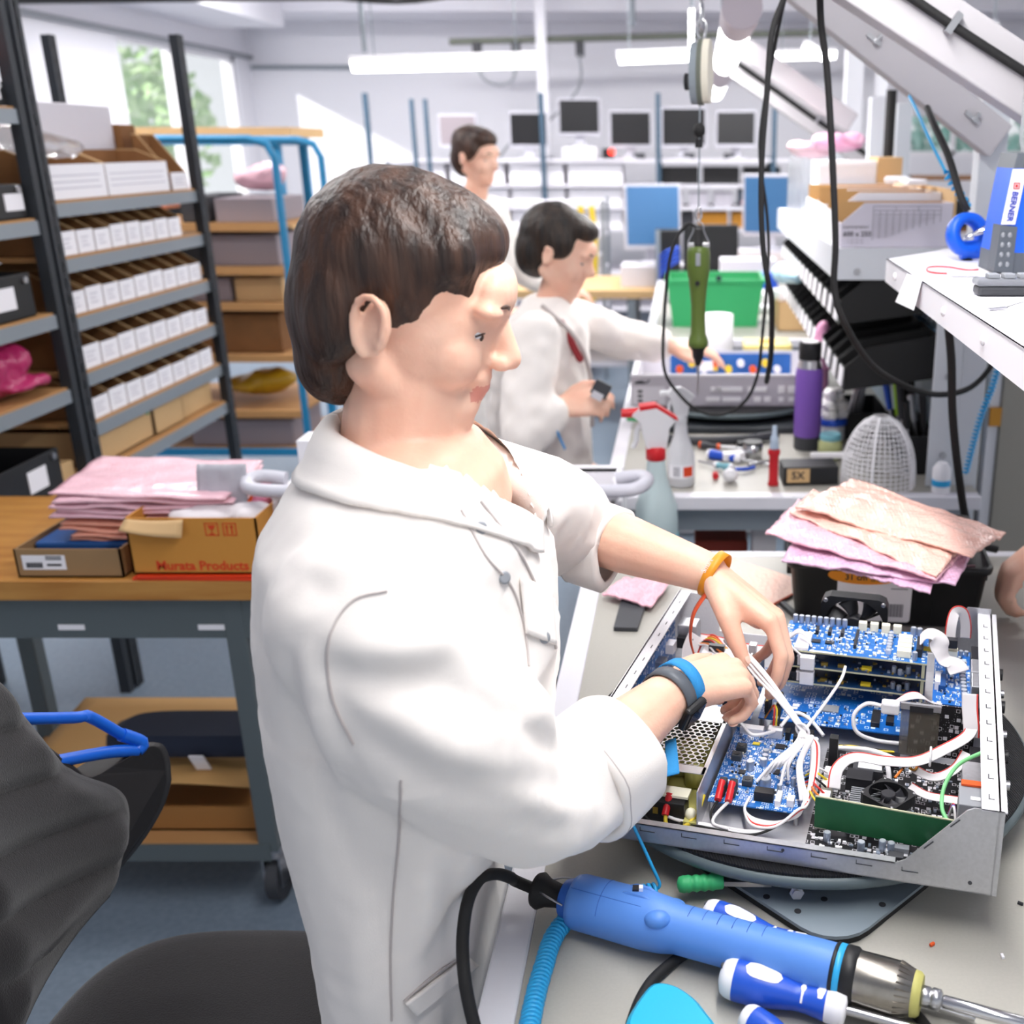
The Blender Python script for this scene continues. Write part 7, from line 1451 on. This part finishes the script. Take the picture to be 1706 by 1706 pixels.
def head(b, c, fwd, up, s=1.0):
    A = axes(fwd, up); A.translation = V(c)
    H = MB(A @ M.Scale(s, 4))
    H.ball((-.006, 0, .026), (.088, .072, .084), 24, k=16); H.ball((.03, 0, -.01), (.062, .062, .085), 20, k=14); H.ball((.035, 0, -.055), (.048, .05, .05), 18, k=12)
    H.ball((.064, 0, -.092), (.026, .028, .02), 14); H.ball((.05, 0, -.075), (.042, .044, .036), 16)
    for e in (-1, 1):
        H.ball((.058, e*.036, -.028), (.028, .024, .028), 14); cap(H, (-.008, e*.050, -.052), (.052, e*.022, -.088), .020, .020); H.ball((.0675, e*.031, .0062), (.0125, .0145, .0088), 14); H.ball((.0660, e*.031, -.0115), (.0120, .014, .0065), 14); H.ball((.079, e*.03, .022), (.016, .026, .009), 12)
        E = MB(A @ M.Scale(s, 4) @ M.Translation((-.004, e*.078, -.012)) @ M.Rotation(e*.45, 4, 'Z')); E.ball((0, 0, 0), (.016, .007, .026), 14); E.tube([(.010, e*.006, -.016), (.014, e*.008, .0), (.011, e*.01, .019), (-.002, e*.012, .027), (-.014, e*.012, .019), (-.016, e*.010, .0), (-.009, e*.008, -.018), (.0, e*.004, -.026)], .0042, 8, sm=3)
        b.v and None; b.add(E.v, E.f)
    H.ball((.078, 0, .032), (.022, .045, .03), 14)
    cap(H, (.085, 0, .016), (.107, 0, -.022), .0085, .0115); H.ball((.100, .011, -.027), (.011, .008, .008), 10); H.ball((.100, -.011, -.027), (.011, .008, .008), 10)
    H.ball((.0845, 0, -.0545), (.0125, .021, .0055), 14); H.ball((.0815, 0, -.0635), (.0125, .019, .0065), 14); H.ball((.078, 0, -.044), (.018, .03, .012), 12)
    b.add(H.v, H.f)
    return A @ M.Scale(s, 4)
def face_parts(A, t, hair_m):
    for e in (-1, 1):
        o = MB(A).ball((.0695, e*.031, -.002), (.0112, .0125, .0095), 14).obj('eye', 'label_white', t); MB(A).ball((.0780, e*.0325, -.0035), (.0036, .0050, .0052), 12).obj('iris', 'hair_brown', o)
        MB(A).tube([(.0775, e*.0195, -.0005), (.0812, e*.030, .0008), (.0755, e*.044, -.0015)], .0011, 6, sm=3).obj('eyelash', hair_m, t)
        MB(A).tube([(.094, e*.016, .024), (.093, e*.030, .029), (.080, e*.048, .024)], [.003, .0035, .002], 6, sm=4, flat=.6).obj('eyebrow', hair_m, t)
def noise3(p, f, ph=0): return noise.noise(V((p.x*f+ph, p.y*f, p.z*f)))
def body_obj(b, t, vox, smooth=3, lipA=None):
    for n_ in ('lips',): pass
    o = remeshed(b, 'body', ['skin', 'lips'], t, vox, smooth, .5)
    if lipA:
        inv = lipA.inverted()
        for p in o.data.polygons:
            q = inv @ V(p.center)
            if abs(q.y) < .0215 and -.0675 < q.z < -.0505 and q.x > .0865 - .25*abs(q.y): p.material_index = 1
    return o
# ---------------------------------------------------------------- the worker in front
t = thing('person', 'person in a cream white work coat leaning over the opened chassis, seen from the side', 'person', (-.3, 1.0, 0))
b = MB()
Rsh, Rel, Rwr = V((-.268, .815, 1.335)), V((-.146, .875, 1.098)), V((-.010, 1.084, 1.115))
Lsh, Lel, Lwr = V((-.262, 1.19, 1.335)), V((-.165, 1.385, 1.205)), V((.036, 1.292, 1.168))
cap(b, (-.308, 1, .95), (-.29, 1, 1.3), .08, .10); cap(b, (-.285, .87, 1.34), (-.275, 1.13, 1.34), .06, .06); b.ball((-.262, 1, 1.365), (.088, .13, .09), 18); cap(b, (-.282, 1, 1.38), (-.264, 1, 1.49), .064, .057, 18)
for sy in (-1, 1):
    cap(b, (-.306, 1+sy*.09, .93), (-.285, 1+sy*.095, .5), .068, .05); cap(b, (-.295, 1+sy*.095, .5), (-.30, 1+sy*.10, .08), .055, .036); cap(b, (-.32, 1+sy*.10, .04), (-.2, 1+sy*.11, .035), .036, .03)
for s_, e_, w_ in ((Rsh, Rel, Rwr), (Lsh, Lel, Lwr)):
    d = (w_-e_); q_ = .036 if s_ is Rsh else .041; cap(b, s_, e_, .048, q_); cap(b, e_, e_+d*.4, q_, .041); cap(b, e_+d*.4, w_-d*.05, .041, .0275)
nails = []
rf = V((.82, .62, -.08))
hand(b, Rwr, rf, (-.12, -.22, .96), 1, [(.75, 1.25, .8), (.85, 1.3, .8), (.95, 1.3, .8), (1.0, 1.2, .8)], [(.72, .62, .0), (.9, .35, -.12), (.95, .2, -.25)], .98, .05, nails)
lf = V((.80, -.42, -.46))
hand(b, Lwr, lf, (.46, .12, .88), -1, [(.66, .50, .30), (.72, .56, .35), (.80, .62, .4), (.90, .7, .4)], [(.80, .46, -.40), (.84, .08, -.55), (.82, -.12, -.58)], 1.1, .015, nails)
HA = head(b, (-.266, 1.0, 1.562), (.955, .06, -.30), (.30, 0, .955), 1.02)
body = body_obj(b, t, .0034, 5, HA)
face_parts(HA, body, 'hair_brown')
for p, d, n in nails:
    m_ = axes(d, n); m_.translation = p; MB(m_).ball((0, 0, 0), (.0062, .0048, .0014), 10, k=6).obj('fingernail', 'nail', body)
# hair: short, dark, thick at the nape, swept over the brow
hb = MB(HA)
hb.ball((-.014, 0, .034), (.089, .078, .083), 24, k=16); hb.ball((-.040, 0, .0), (.062, .074, .088), 20, k=14); hb.ball((-.042, 0, -.058), (.042, .058, .052), 18, k=12); hb.ball((.018, 0, .074), (.064, .062, .038), 18, k=12)
for e in (-1, 1): hb.ball((-.012, e*.056, .040), (.054, .024, .044), 14); hb.ball((-.040, e*.060, -.012), (.030, .020, .050), 14); hb.ball((.034, e*.05, .058), (.030, .024, .030), 12)
hair = remeshed(hb, 'hair', 'hair_brown', t, .006, 3, .5, disp=lambda p, n: .0050*noise.noise(V((p.x*20, p.y*20, p.z*7))) + .0022*noise.noise(V((p.x*60+p.z*20, p.y*60, p.z*12))))
# coat
SEC = [(1.450, -.266, .062, .070), (1.425, -.271, .078, .100), (1.395, -.276, .100, .152), (1.35, -.279, .126, .198), (1.27, -.277, .142, .214), (1.17, -.279, .145, .214), (1.07, -.292, .126, .206), (.97, -.309, .086, .203), (.87, -.308, .080, .205), (.75, -.296, .079, .21), (.55, -.282, .08, .22), (.42, -.28, .08, .225)]
def coat_ring(z, cx, rx, ry, cy=1.0, ex=.86, n=56): return [V((cx + rx*sq(a, ex)[0], cy + ry*sq(a, ex)[1], z)) for a in [2*PI*i/n for i in range(n)]]
c = MB(); c.rings([coat_ring(*q) for q in SEC])
def sleeve(c, pts, cuff):
    for (p, r0), (q, r1) in zip(pts, pts[1:]): cap(c, p, q, r0, r1, 24)
rd = (Rwr-Rel); cufR = Rel + rd*.54
cR = MB()
sleeve(c, [(V((-.275, .84, 1.312)), .086), (V((-.232, .828, 1.235)), .088), (V((-.190, .848, 1.170)), .074), (V((-.152, .872, 1.108)), .058), (Rel + rd*.22 + V((0,0,.004)), .054)], None)
DZ = V((0, 0, -.014)); c.cyl(Rel + rd*.08 + V((0,0,.0)), Rel + rd*.38 + DZ, .056, .054, 28)
ld = (Lwr-Lel); cufL = Lel + ld*.30
sleeve(c, [(V((-.27, 1.16, 1.315)), .080), (V((-.21, 1.29, 1.262)), .078), (V((-.172, 1.372, 1.210)), .066), (Lel + ld*.02, .056)], None)
c.cyl(Lel - ld*.08, Lel + ld*.16, .052, .047, 28)
def coat_disp(p, n):
    arm = max(0, min(1, (p.x+.24)/.08)) * (1 if p.y < .97 or p.y > 1.17 else 0)
    rdg = lambda q: 1-2*abs(noise.noise(q)); tor = .010*noise.noise(V((p.x*7, p.y*7, p.z*2.2))) + .006*rdg(V((p.x*9+3, p.y*9, p.z*2.6+p.x*3)))*(.35 if p.z > 1.2 else 1)
    q = V((p.x*.6+p.z*.8, p.y, p.z*.6-p.x*.8)); slv = .009*rdg(V((q.x*11, q.y*6, q.z*5))) + .006*noise.noise(V((q.x*24, q.y*12, q.z*10)))
    return tor*(1-arm) + slv*arm + .0012*noise.noise(p*60)
coat = remeshed(c, 'work_coat', 'coat_white', t, .0065, 9, .5, disp=coat_disp)
from mathutils.bvhtree import BVHTree
def bvh_of(o): return BVHTree.FromPolygons([v.co.copy() for v in o.data.vertices], [tuple(p.vertices) for p in o.data.polygons])
def on_surf(tree, u, v, off=.0008):
    o = V((0, 0, CAMZ)); d = (P(u, v, y=1.0) - o).normalized(); h = tree.ray_cast(o, d)
    return (h[0] + h[1]*off) if h[0] else None
def seam(tree, px, r, m, name, parent, sm=5, n=6):
    pts = smooth_path([V((u, v, 0)) for u, v in px], sm); q = [on_surf(tree, p.x, p.y) for p in pts]; q = [p for p in q if p is not None]
    ok = [q[0]]
    for p in q[1:]:
        if (p-ok[-1]).length < .08: ok.append(p)
    return MB().tube(ok, r, n).obj(name, m, parent)
ctree = bvh_of(coat)
# folds of the cloth
def folds(o, tree, lst):
    from mathutils.kdtree import KDTree
    pts = []
    for px, amp, w in lst:
        q = smooth_path([V((u, v, 0)) for u, v in px], 8); n = len(q)
        for i, p in enumerate(q):
            h = on_surf(tree, p.x, p.y, 0)
            if h is not None: pts.append((h, amp*math.sin(PI*(i+.6)/(n+.2))**.6, w))
    kd = KDTree(len(pts))
    for i, p in enumerate(pts): kd.insert(p[0], i)
    kd.balance(); nv = [v.normal.copy() for v in o.data.vertices]
    for v, n_ in zip(o.data.vertices, nv):
        best = {}
        for co_, i, d in kd.find_range(v.co, .05):
            a, w = pts[i][1], pts[i][2]; k = (round(w, 4), a > 0); e = a*math.exp(-(d/w)**2)
            if abs(e) > abs(best.get(k, 0)): best[k] = e
        if best: v.co = v.co + n_*sum(best.values())
    o.data.update()
folds(coat, ctree, [
    ([(560, 1062), (610, 1088), (680, 1085), (760, 1055)], .011, .017), ([(565, 1112), (640, 1125), (740, 1140), (840, 1195)], -.010, .0171),
    ([(600, 1165), (690, 1215), (790, 1262), (880, 1268)], .009, .0172), ([(630, 1240), (720, 1300), (820, 1330)], -.007, .0161), ([(860, 1180), (900, 1230), (960, 1262)], -.007, .0131), ([(880, 1330), (930, 1350), (990, 1345)], .006, .0121),
    ([(560, 885), (610, 880), (660, 882)], -.005, .0122), ([(480, 960), (540, 985), (590, 975)], -.006, .0173),
    ([(478, 1080), (492, 1180), (530, 1290), (575, 1420), (600, 1560)], -.008, .0162), ([(505, 1090), (535, 1200), (572, 1310), (612, 1420)], .009, .0163), ([(545, 1240), (590, 1340), (625, 1450), (640, 1600)], -.006, .0151),
    ([(700, 1420), (705, 1520), (690, 1640)], .007, .0152), ([(750, 1440), (760, 1530), (740, 1660)], -.007, .0153), ([(590, 1480), (600, 1590), (612, 1700)], .007, .0181),
    ([(870, 810), (895, 860), (880, 920)], -.007, .0123), ([(930, 850), (915, 900), (925, 950)], .006, .0124), ([(830, 800), (880, 850), (940, 870)], .005, .0141), ([(655, 860), (720, 900), (780, 970)], -.004, .0142), ([(800, 1020), (850, 1090), (890, 1160)], .006, .0182)])
ctree = bvh_of(coat)
for px in ([(645, 985), (590, 1000), (556, 1045), (545, 1100), (556, 1170), (590, 1240)], [(668, 1300), (664, 1400), (655, 1500), (650, 1600), (652, 1700)], [(470, 800), (520, 730), (590, 745), (650, 790)]):
    seam(ctree, px, .0011, 'coat_seam', 'seam', coat)
# cuffs rolled back
for wv, e_, d_, r0, lo, hi in ((Rwr, Rel, rd, .0625, .25, .53), (Lwr, Lel, ld, .056, .07, .32)):
    T = frame(e_ + d_*lo + (V((0,0,-.014)) if r0 > .055 else V((0,0,-.004))), d_); L = d_.length*(hi-lo); n_ = 40; rs = []
    for k, (r_, z_) in enumerate([(r0*.80, L*.99), (r0*.985, L*1.0), (r0*1.05, L*.96), (r0*1.06, L*.5), (r0*1.065, L*.06), (r0*1.0, 0), (r0*.9, L*.02)]):
        rs.append([T @ V((r_*(1+.025*math.sin(3*a+k*.3)+.02*math.sin(7*a+1)+.02*noise.noise((math.cos(a)*2, math.sin(a)*2, k*.4)))*math.cos(a)*1.0, r_*(1+.025*math.sin(3*a+k*.3)+.02*math.sin(5*a))*math.sin(a)*1.0, z_ + .004*math.sin(2*a))) for a in [2*PI*i/n_ for i in range(n_)]])
    cu = MB().rings(rs, cap=False).obj('rolled_cuff', 'coat_white', t, thick=.003)
    MB().tube([p + (p-(e_+d_*(lo+.03)))*.012 for p in rs[4]], .001, 6, closed=True).obj('cuff_stitch', 'coat_seam', cu)
# open neck: the cloth is cut away in a V, the turned collar follows its edge
import bmesh as _b
bm = _b.new(); bm.from_mesh(coat.data)
def in_v(p): return p.z > 1.335 and p.x > -.262 + .3*abs(p.y-1.0) and abs(p.y-.995) < .018 + .68*(p.z-1.335) or p.z > 1.430
_b.ops.delete(bm, geom=[f for f in bm.faces if in_v(f.calc_center_median())], context='FACES'); bm.to_mesh(coat.data); bm.free(); coat.data.update()
NK = [(-.338, 1.0, 1.452, -.05, 0, -.030), (-.325, .95, 1.449, -.04, -.030, -.030), (-.285, .922, 1.437, -.008, -.050, -.034), (-.238, .925, 1.415, .020, -.052, -.030), (-.196, .942, 1.392, .030, -.050, -.020), (-.160, .966, 1.366, .022, -.046, -.012), (-.142, .985, 1.345, .006, -.022, -.018)]
def collar_half(sgn, name):
    inner = smooth_path([V((x, 1+(y-1)*sgn, z)) for x, y, z, *_ in NK], 7); off = smooth_path([V((dx, dy*sgn, dz)) for *_, dx, dy, dz in NK], 7)
    vs = []; nv = 8
    for p, d in zip(inner, off):
        q = p + d; h = ctree.find_nearest(q)
        if h and h[0] is not None: q = h[0] + h[1]*.0045
        ax_ = V((-.265, 1, p.z)); vs.append(p + (ax_-p)*.10 + V((0, 0, -.024)))
        for k in range(nv):
            t_ = k/(nv-1); r_ = p.lerp(q, t_) + V((0, 0, .013*math.sin(PI*min(1, t_*1.3+.05)))); vs.append(r_)
    n = len(inner); return MB().add(vs, [(i*(nv+1)+k, i*(nv+1)+k+1, (i+1)*(nv+1)+k+1, (i+1)*(nv+1)+k) for i in range(n-1) for k in range(nv)], 0, True).obj('collar', 'coat_white', t, thick=.0035)
for sg in (1, -1): collar_half(sg, 'collar')
# placket, buttons and pockets on the coat front
seam(ctree, [(800, 835), (850, 900), (880, 950), (905, 1010), (925, 1080)], .0016, 'coat_seam', 'placket_edge', coat); seam(ctree, [(768, 850), (808, 925), (850, 975), (872, 1040), (880, 1110)], .0012, 'coat_seam', 'placket_edge', coat)
for u, v in ((838, 962), (800, 880), (905, 1062)):
    p = on_surf(ctree, u, v, .001); p and MB().lathe([(.006, 0), (.006, .0016), (.004, .0022)], 16, frame(p, (.6, -.7, .3))).obj('button', 'grey_plastic', coat)
def patch(px4, name, m, nu=14, nv=10, off=.003, th=.002):
    vs = []; ok = True; rows = []
    q = [V((u, v, 0)) for u, v in px4]
    for j in range(nv+1):
        for i in range(nu+1):
            p = q[0].lerp(q[1], i/nu).lerp(q[3].lerp(q[2], i/nu), j/nv); s = on_surf(ctree, p.x, p.y, off); vs.append(s)
    last = next((s for s in vs if s), V((0,0,0)))
    for i, s in enumerate(vs):
        if s is None: vs[i] = last
        else: last = s
    fs = [(j*(nu+1)+i, j*(nu+1)+i+1, (j+1)*(nu+1)+i+1, (j+1)*(nu+1)+i) for j in range(nv) for i in range(nu)]
    fs = [f for f in fs if max((vs[f[a]]-vs[f[a-1]]).length for a in range(4)) < .03]
    return MB().add(vs, fs, 0, True).obj(name, m, coat, thick=th)
patch([(862, 960), (915, 985), (922, 1075), (872, 1055)], 'chest_pocket', 'coat_white')
patch([(672, 1668), (772, 1592), (790, 1610), (690, 1690)], 'pocket_welt', 'coat_white', off=.004, th=.004); seam(ctree, [(672, 1668), (720, 1625), (772, 1592)], .0013, 'coat_seam', 'pocket_edge', coat)
# bands and watch
mat('band_orange', '#e0901f', .45); mat('band_blue', '#2e8fd0', .7, bump=.3, bs=900)
def band(cn, ax, r, w, th, name, m, ov=1.0, parent=t, up=(0,0,1), arc=1):
    T = frame(cn, ax, up); n_ = 40; rs = []
    for r_, z_ in ((r, -w/2), (r+th, -w/2), (r+th, w/2), (r, w/2)): rs.append([T @ V((r_*math.cos(2*PI*i/n_), r_*ov*math.sin(2*PI*i/n_), z_)) for i in range(n_)])
    return MB().rings(rs+[rs[0]], cap=False).obj(name, m, parent)
wb = tag(band(Lwr + ld*.0 + V((0, 0, .0)), lf*.55+ld.normalized()*.45, .0315, .013, .0016, 'wrist_band', 'band_orange', .98, None), 'orange printed wrist band with a loose tail on the far wrist', 'wristband')
MB().tube([Lwr + V((-.012, -.030, -.014)), Lwr + V((-.028, -.035, -.040)), Lwr + V((-.032, -.036, -.075)), Lwr + V((-.025, -.036, -.105))], .006, 6, sm=5, flat=.15).obj('loose_tail', 'red_edge', wb)
Tt = face_T(Lwr + V((-.016, -.030, .016)), (.45, -.25, .9), (-.9, .05, .42)); text('Smart', .010, Tt, 'label_white', wb)
dR = rd.normalized()
tag(band(Rwr + dR*.002, rf*.4+dR*.6, .0300, .017, .0018, 'esd_band', 'band_blue', 1.0, None), 'blue antistatic woven wrist strap beside the watch', 'wristband')
wt = thing('smart_watch', 'dark smart watch with a grey strap on the near wrist', 'watch', Rwr - dR*.02)
wc = Rwr - dR*.020; band(wc, dR, .0305, .017, .002, 'strap', 'berner_grey', 1.0, wt)
sd = V((.52, -.42, -.30)); sd = (sd - dR*sd.dot(dR)).normalized(); m_ = axes(dR, sd); m_.translation = wc + sd*.034
MB(m_).box((0, 0, 0), (.036, .032, .010)).obj('watch_case', 'black_plastic', wt, bev=.004, seg=3); MB(m_).box((0, 0, .0052), (.030, .026, .001)).obj('watch_glass', mat('watch_glass', '#08080a', .08), wt)
# blue strap end hanging below the sleeve
tag(MB().grid(lambda u, v: P(1108 + 18*u + 6*v*u, 1236 + 58*v - 6*u, z=1.07 - .012*v) , 4, 6).obj('strap_end', 'band_blue', thick=.002), 'blue strap end hanging below the near sleeve cuff', 'strap')

# ---------------------------------------------------------------- simpler colleagues
def colleague(label, pel, chest, hd, fwd, up, shoulders, elbows, wrists, hands, coat_r, hair_m, hair_fn, coat_m='coat_white', stand=True, vox=.007, sleeve_r=.062, hem=.45, yaw=0, ry=.2, cuff=.86):
    t = thing('person', label, 'person', (pel[0], pel[1], 0)); b = MB(); pel, chest, hd = V(pel), V(chest), V(hd)
    cap(b, pel, chest, .10, .10); side = (V(shoulders[1])-V(shoulders[0])).normalized(); cap(b, V(shoulders[0]), V(shoulders[1]), .05, .05); nk = (V(shoulders[0])+V(shoulders[1]))/2
    cap(b, nk, hd + V((0, 0, -.08)), .055, .048)
    f2 = V((fwd[0], fwd[1], 0)).normalized()
    for s in (-1, 1):
        hip = pel + side*s*.09
        if stand: kn = V((hip.x, hip.y, .5)); an = V((hip.x-.0, hip.y, .08))
        else: kn = hip + f2*.30 + V((0, 0, -.16)); an = V((kn.x, kn.y, .10))
        cap(b, hip, kn, .08, .055); cap(b, kn, an, .055, .036); cap(b, an + V((0, 0, -.04)), an + f2*.13 + V((0, 0, -.05)), .036, .028)
    for s_, e_, w_, hnd in zip(shoulders, elbows, wrists, hands):
        cap(b, s_, e_, .05, .04); cap(b, e_, w_, .04, .026); hand(b, w_, *hnd)
    A = head(b, hd, fwd, up, 1.0); bo = body_obj(b, t, vox, 3); face_parts(A, bo, hair_m)
    hb = MB(A); hair_fn(hb); remeshed(hb, 'hair', hair_m, t, .009, 3, .5, disp=lambda p, n: .006*noise.noise(V((p.x*22, p.y*22, p.z*9))))
    c = MB(); ang = math.atan2(side.y, side.x) + PI/2
    def ring(z, cen, rx, ry_): T = M.Translation((cen.x, cen.y, z)) @ rotz(math.atan2(f2.y, f2.x)); return [T @ V((rx*math.cos(a), ry_*math.sin(a), 0)) for a in [2*PI*i/40 for i in range(40)]]
    zt = nk.z
    prof = [(zt+.08, nk, .055, .065), (zt+.045, nk, .085, .12), (zt+.0, nk.lerp(chest, .3), .115, ry), (zt-.08, chest, .14, ry*1.04), (zt-.22, chest.lerp(pel, .5), .142, ry), (pel.z, pel, .15, ry*1.02), (pel.z-.12, pel, .155, ry*1.08), (hem, pel, .16, ry*1.12)]
    c.rings([ring(*q) for q in prof])
    for s_, e_, w_ in zip(shoulders, elbows, wrists):
        s_, e_, w_ = V(s_), V(e_), V(w_); cap(c, s_, e_, sleeve_r*1.12, sleeve_r, 20); cap(c, e_, e_.lerp(w_, cuff*.8), sleeve_r, sleeve_r*.82, 20); c.cyl(e_.lerp(w_, cuff*.5), e_.lerp(w_, cuff), sleeve_r*.84, sleeve_r*.74, 20)
    co_ = remeshed(c, 'work_coat', coat_m, t, .0095, 6, .5, disp=lambda p, n: .010*noise.noise(V((p.x*10, p.y*10, p.z*5))) + .006*noise.noise(p*24))
    return t, co_
def short_hair(hb):
    hb.ball((-.026, 0, .038), (.098, .083, .088), 20, k=12); hb.ball((-.056, 0, -.01), (.064, .076, .085), 18, k=12); hb.ball((.02, 0, .078), (.07, .064, .042), 16)
    for e in (-1, 1): hb.ball((-.01, e*.060, .03), (.062, .024, .05), 12)
def bun_hair(hb): short_hair(hb); hb.ball((-.10, 0, .075), (.045, .045, .045), 14); hb.ball((.05, 0, .085), (.05, .06, .03), 12)
g = .3
p2, c2 = colleague('person in a cream white work coat at the second bench, holding a small device', (-.43, 2.98, .80), (-.42, 2.98, 1.12), (-.352, 2.98, 1.425), (.93, -.12, -.36), (.36, 0, .93),
    [V((-.40, 2.80, 1.225)), V((-.38, 3.16, 1.225))], [V((-.42, 2.66, .985)), V((-.20, 3.27, 1.135))], [V((-.335, 2.72, 1.055)), V((-.045, 3.19, 1.13))],
    [(V((.9, .1, .1)), (.1, -.75, .65), 1, [(.5, .5, .3), (.6, .6, .4), (.7, .7, .4), (.75, .7, .4)], [(.7, .6, .2), (.9, .3, .1), (.95, .1, 0)]), (V((.9, -.15, -.05)), (.1, -.3, .95), -1, [(.3, .4, .2), (.4, .5, .3), (.5, .6, .3), (.5, .6, .3)], [(.7, .6, -.1), (.9, .3, -.1), (.95, .1, 0)])],
    None, 'hair_black', short_hair, stand=False, ry=.19, hem=.665, cuff=.93)
st = thing('stool', 'round work stool under the colleague at the second bench', 'stool', (-.44, 2.98, 0))
MB().lathe([(.15, .605), (.17, .61), (.17, .638), (.15, .645)], 28, T3(-.44, 2.98, 0)).obj('seat', 'black_rubber', st); MB().cyl((-.44, 2.98, .06), (-.44, 2.98, .605), .022).obj('column', 'steel', st); MB().lathe([(.20, .001), (.20, .02), (.03, .06)], 28, T3(-.44, 2.98, 0)).obj('base', 'dark_steel', st)
MB().tube([V((-.385, 2.84, 1.30)), V((-.30, 2.86, 1.21)), V((-.268, 2.90, 1.10)), V((-.268, 2.92, .95))], .006, 6, sm=6).obj('coat_opening', 'coat_seam', c2)
MB().box((-.315, 2.87, 1.20), (.02, .022, .13), M.Rotation(-.45, 3, 'Y')).obj('red_shirt', mat('shirt_red', '#8e2a30', .8), p2, bev=.012)
t = thing('small_device', 'small black and silver device held in the hand of the colleague', 'device', (-.235, 2.72, 1.09)); MB().box((-.222, 2.70, 1.105), (.045, .012, .04), M.Rotation(.5, 3, 'Y')).obj('device_body', 'dark_grey', t, bev=.002); MB().box((-.232, 2.692, 1.09), (.03, .006, .02), M.Rotation(.5, 3, 'Y')).obj('silver_plate', 'chrome', t)
tag(MB().tube([V((-.345, 2.68, 1.05)), V((-.335, 2.67, 1.0)), V((-.318, 2.67, .955))], .012, 6, sm=4, flat=.25).obj('strap_end', 'band_blue'), 'blue wrist strap hanging from the wrist of the colleague with the device', 'strap')
colleague('person standing far behind with the head above the dark hair of the front worker', (-.93, 4.75, .95), (-.92, 4.75, 1.30), (-.885, 4.72, 1.655), (.75, -.45, -.15), (.15, -.1, .97),
    [V((-.97, 4.56, 1.42)), V((-.87, 4.94, 1.42))], [V((-.95, 4.45, 1.15)), V((-.78, 5.02, 1.15))], [V((-.75, 4.42, 1.05)), V((-.58, 4.92, 1.08))],
    [(V((.9, .1, -.1)), (0, -.3, .95), 1, [(.4, .5, .3)]*4, [(.7, .6, 0), (.9, .3, 0), (.95, .1, 0)]), (V((.9, -.1, -.1)), (0, -.3, .95), -1, [(.4, .5, .3)]*4, [(.7, .6, 0), (.9, .3, 0), (.95, .1, 0)])], None, 'hair_brown', short_hair, vox=.009)
colleague('person at the picture edge whose bare hand rests beside the open tool box', (1.30, 1.62, .92), (1.26, 1.62, 1.28), (1.20, 1.62, 1.60), (-.9, 0, -.4), (-.4, 0, .9),
    [V((1.25, 1.80, 1.40)), V((1.25, 1.43, 1.40))], [V((.88, 1.76, 1.10)), V((1.06, 1.36, 1.15))], [V((.625, 1.735, 1.045)), V((.90, 1.45, 1.04))],
    [(V((-.80, -.35, -.48)), (-.48, .0, .88), 1, [(.7, .9, .6)]*4, [(.7, .6, -.2), (.9, .3, -.2), (.95, .1, -.1)]), (V((-.8, .3, -.1)), (0, 0, 1), -1, [(.5, .5, .3)]*4, [(.7, .6, 0), (.9, .3, 0), (.95, .1, 0)])], None, 'hair_brown', short_hair, vox=.008, cuff=.55)
# ================================================================ camera, daylight and lamps
cam = bpy.data.cameras.new('camera'); co = bpy.data.objects.new('camera', cam); COL.objects.link(co)
co.location = (0, 0, CAMZ); co.rotation_euler = (PI/2 - PITCH, 0, 0)
cam.sensor_width = 36; cam.lens = FPX / 1706 * 36; cam.shift_x = (853 - PCX) / 1706; cam.clip_start = .02
cam.dof.use_dof = True; cam.dof.focus_distance = 1.22; cam.dof.aperture_fstop = 4.8
SC.camera = co
w = bpy.data.worlds.new('daylight'); SC.world = w; w.use_nodes = True
nt = w.node_tree; bg = nt.nodes['Background']
bg.inputs[0].default_value = (.93, .96, 1, 1); bg.inputs[1].default_value = .75
sun = light('sun', 'SUN', (-20, -8, 14), 5.0, (1, .97, .92)); sun.rotation_euler = V((1, .85, -.52)).to_track_quat('-Z', 'Y').to_euler(); sun.data.angle = math.radians(2)
for i, (x, y, e) in enumerate(((.19, 1.0, 18), (.145, 3.8, 15), (.16, 6.1, 14))): light('bench_lamp', 'AREA', (x, y, 2.28 if i == 0 else 1.96), e, (1, .98, .96), (.1, 1.6), (x, y, 0))
for x, y, e in ((-2.9, 4.4, 56), (-2.5, 8.6, 90), (.8, 8.6, 62), (2.6, 4.5, 50), (-.6, 6.6, 45), (-1.6, 2.4, 24)): light('ceiling_fill', 'AREA', (x, y, 3.15), e, (1, .985, .97), (1.5, .3), (x, y, 0))  # added soft fill under the ceiling, with no fixtures of its own
vs = SC.view_settings; SC.display_settings.display_device = 'sRGB'; vs.view_transform = 'Standard'; vs.look = 'None'; vs.gamma = 1; vs.exposure = .28; vs.use_curve_mapping = False
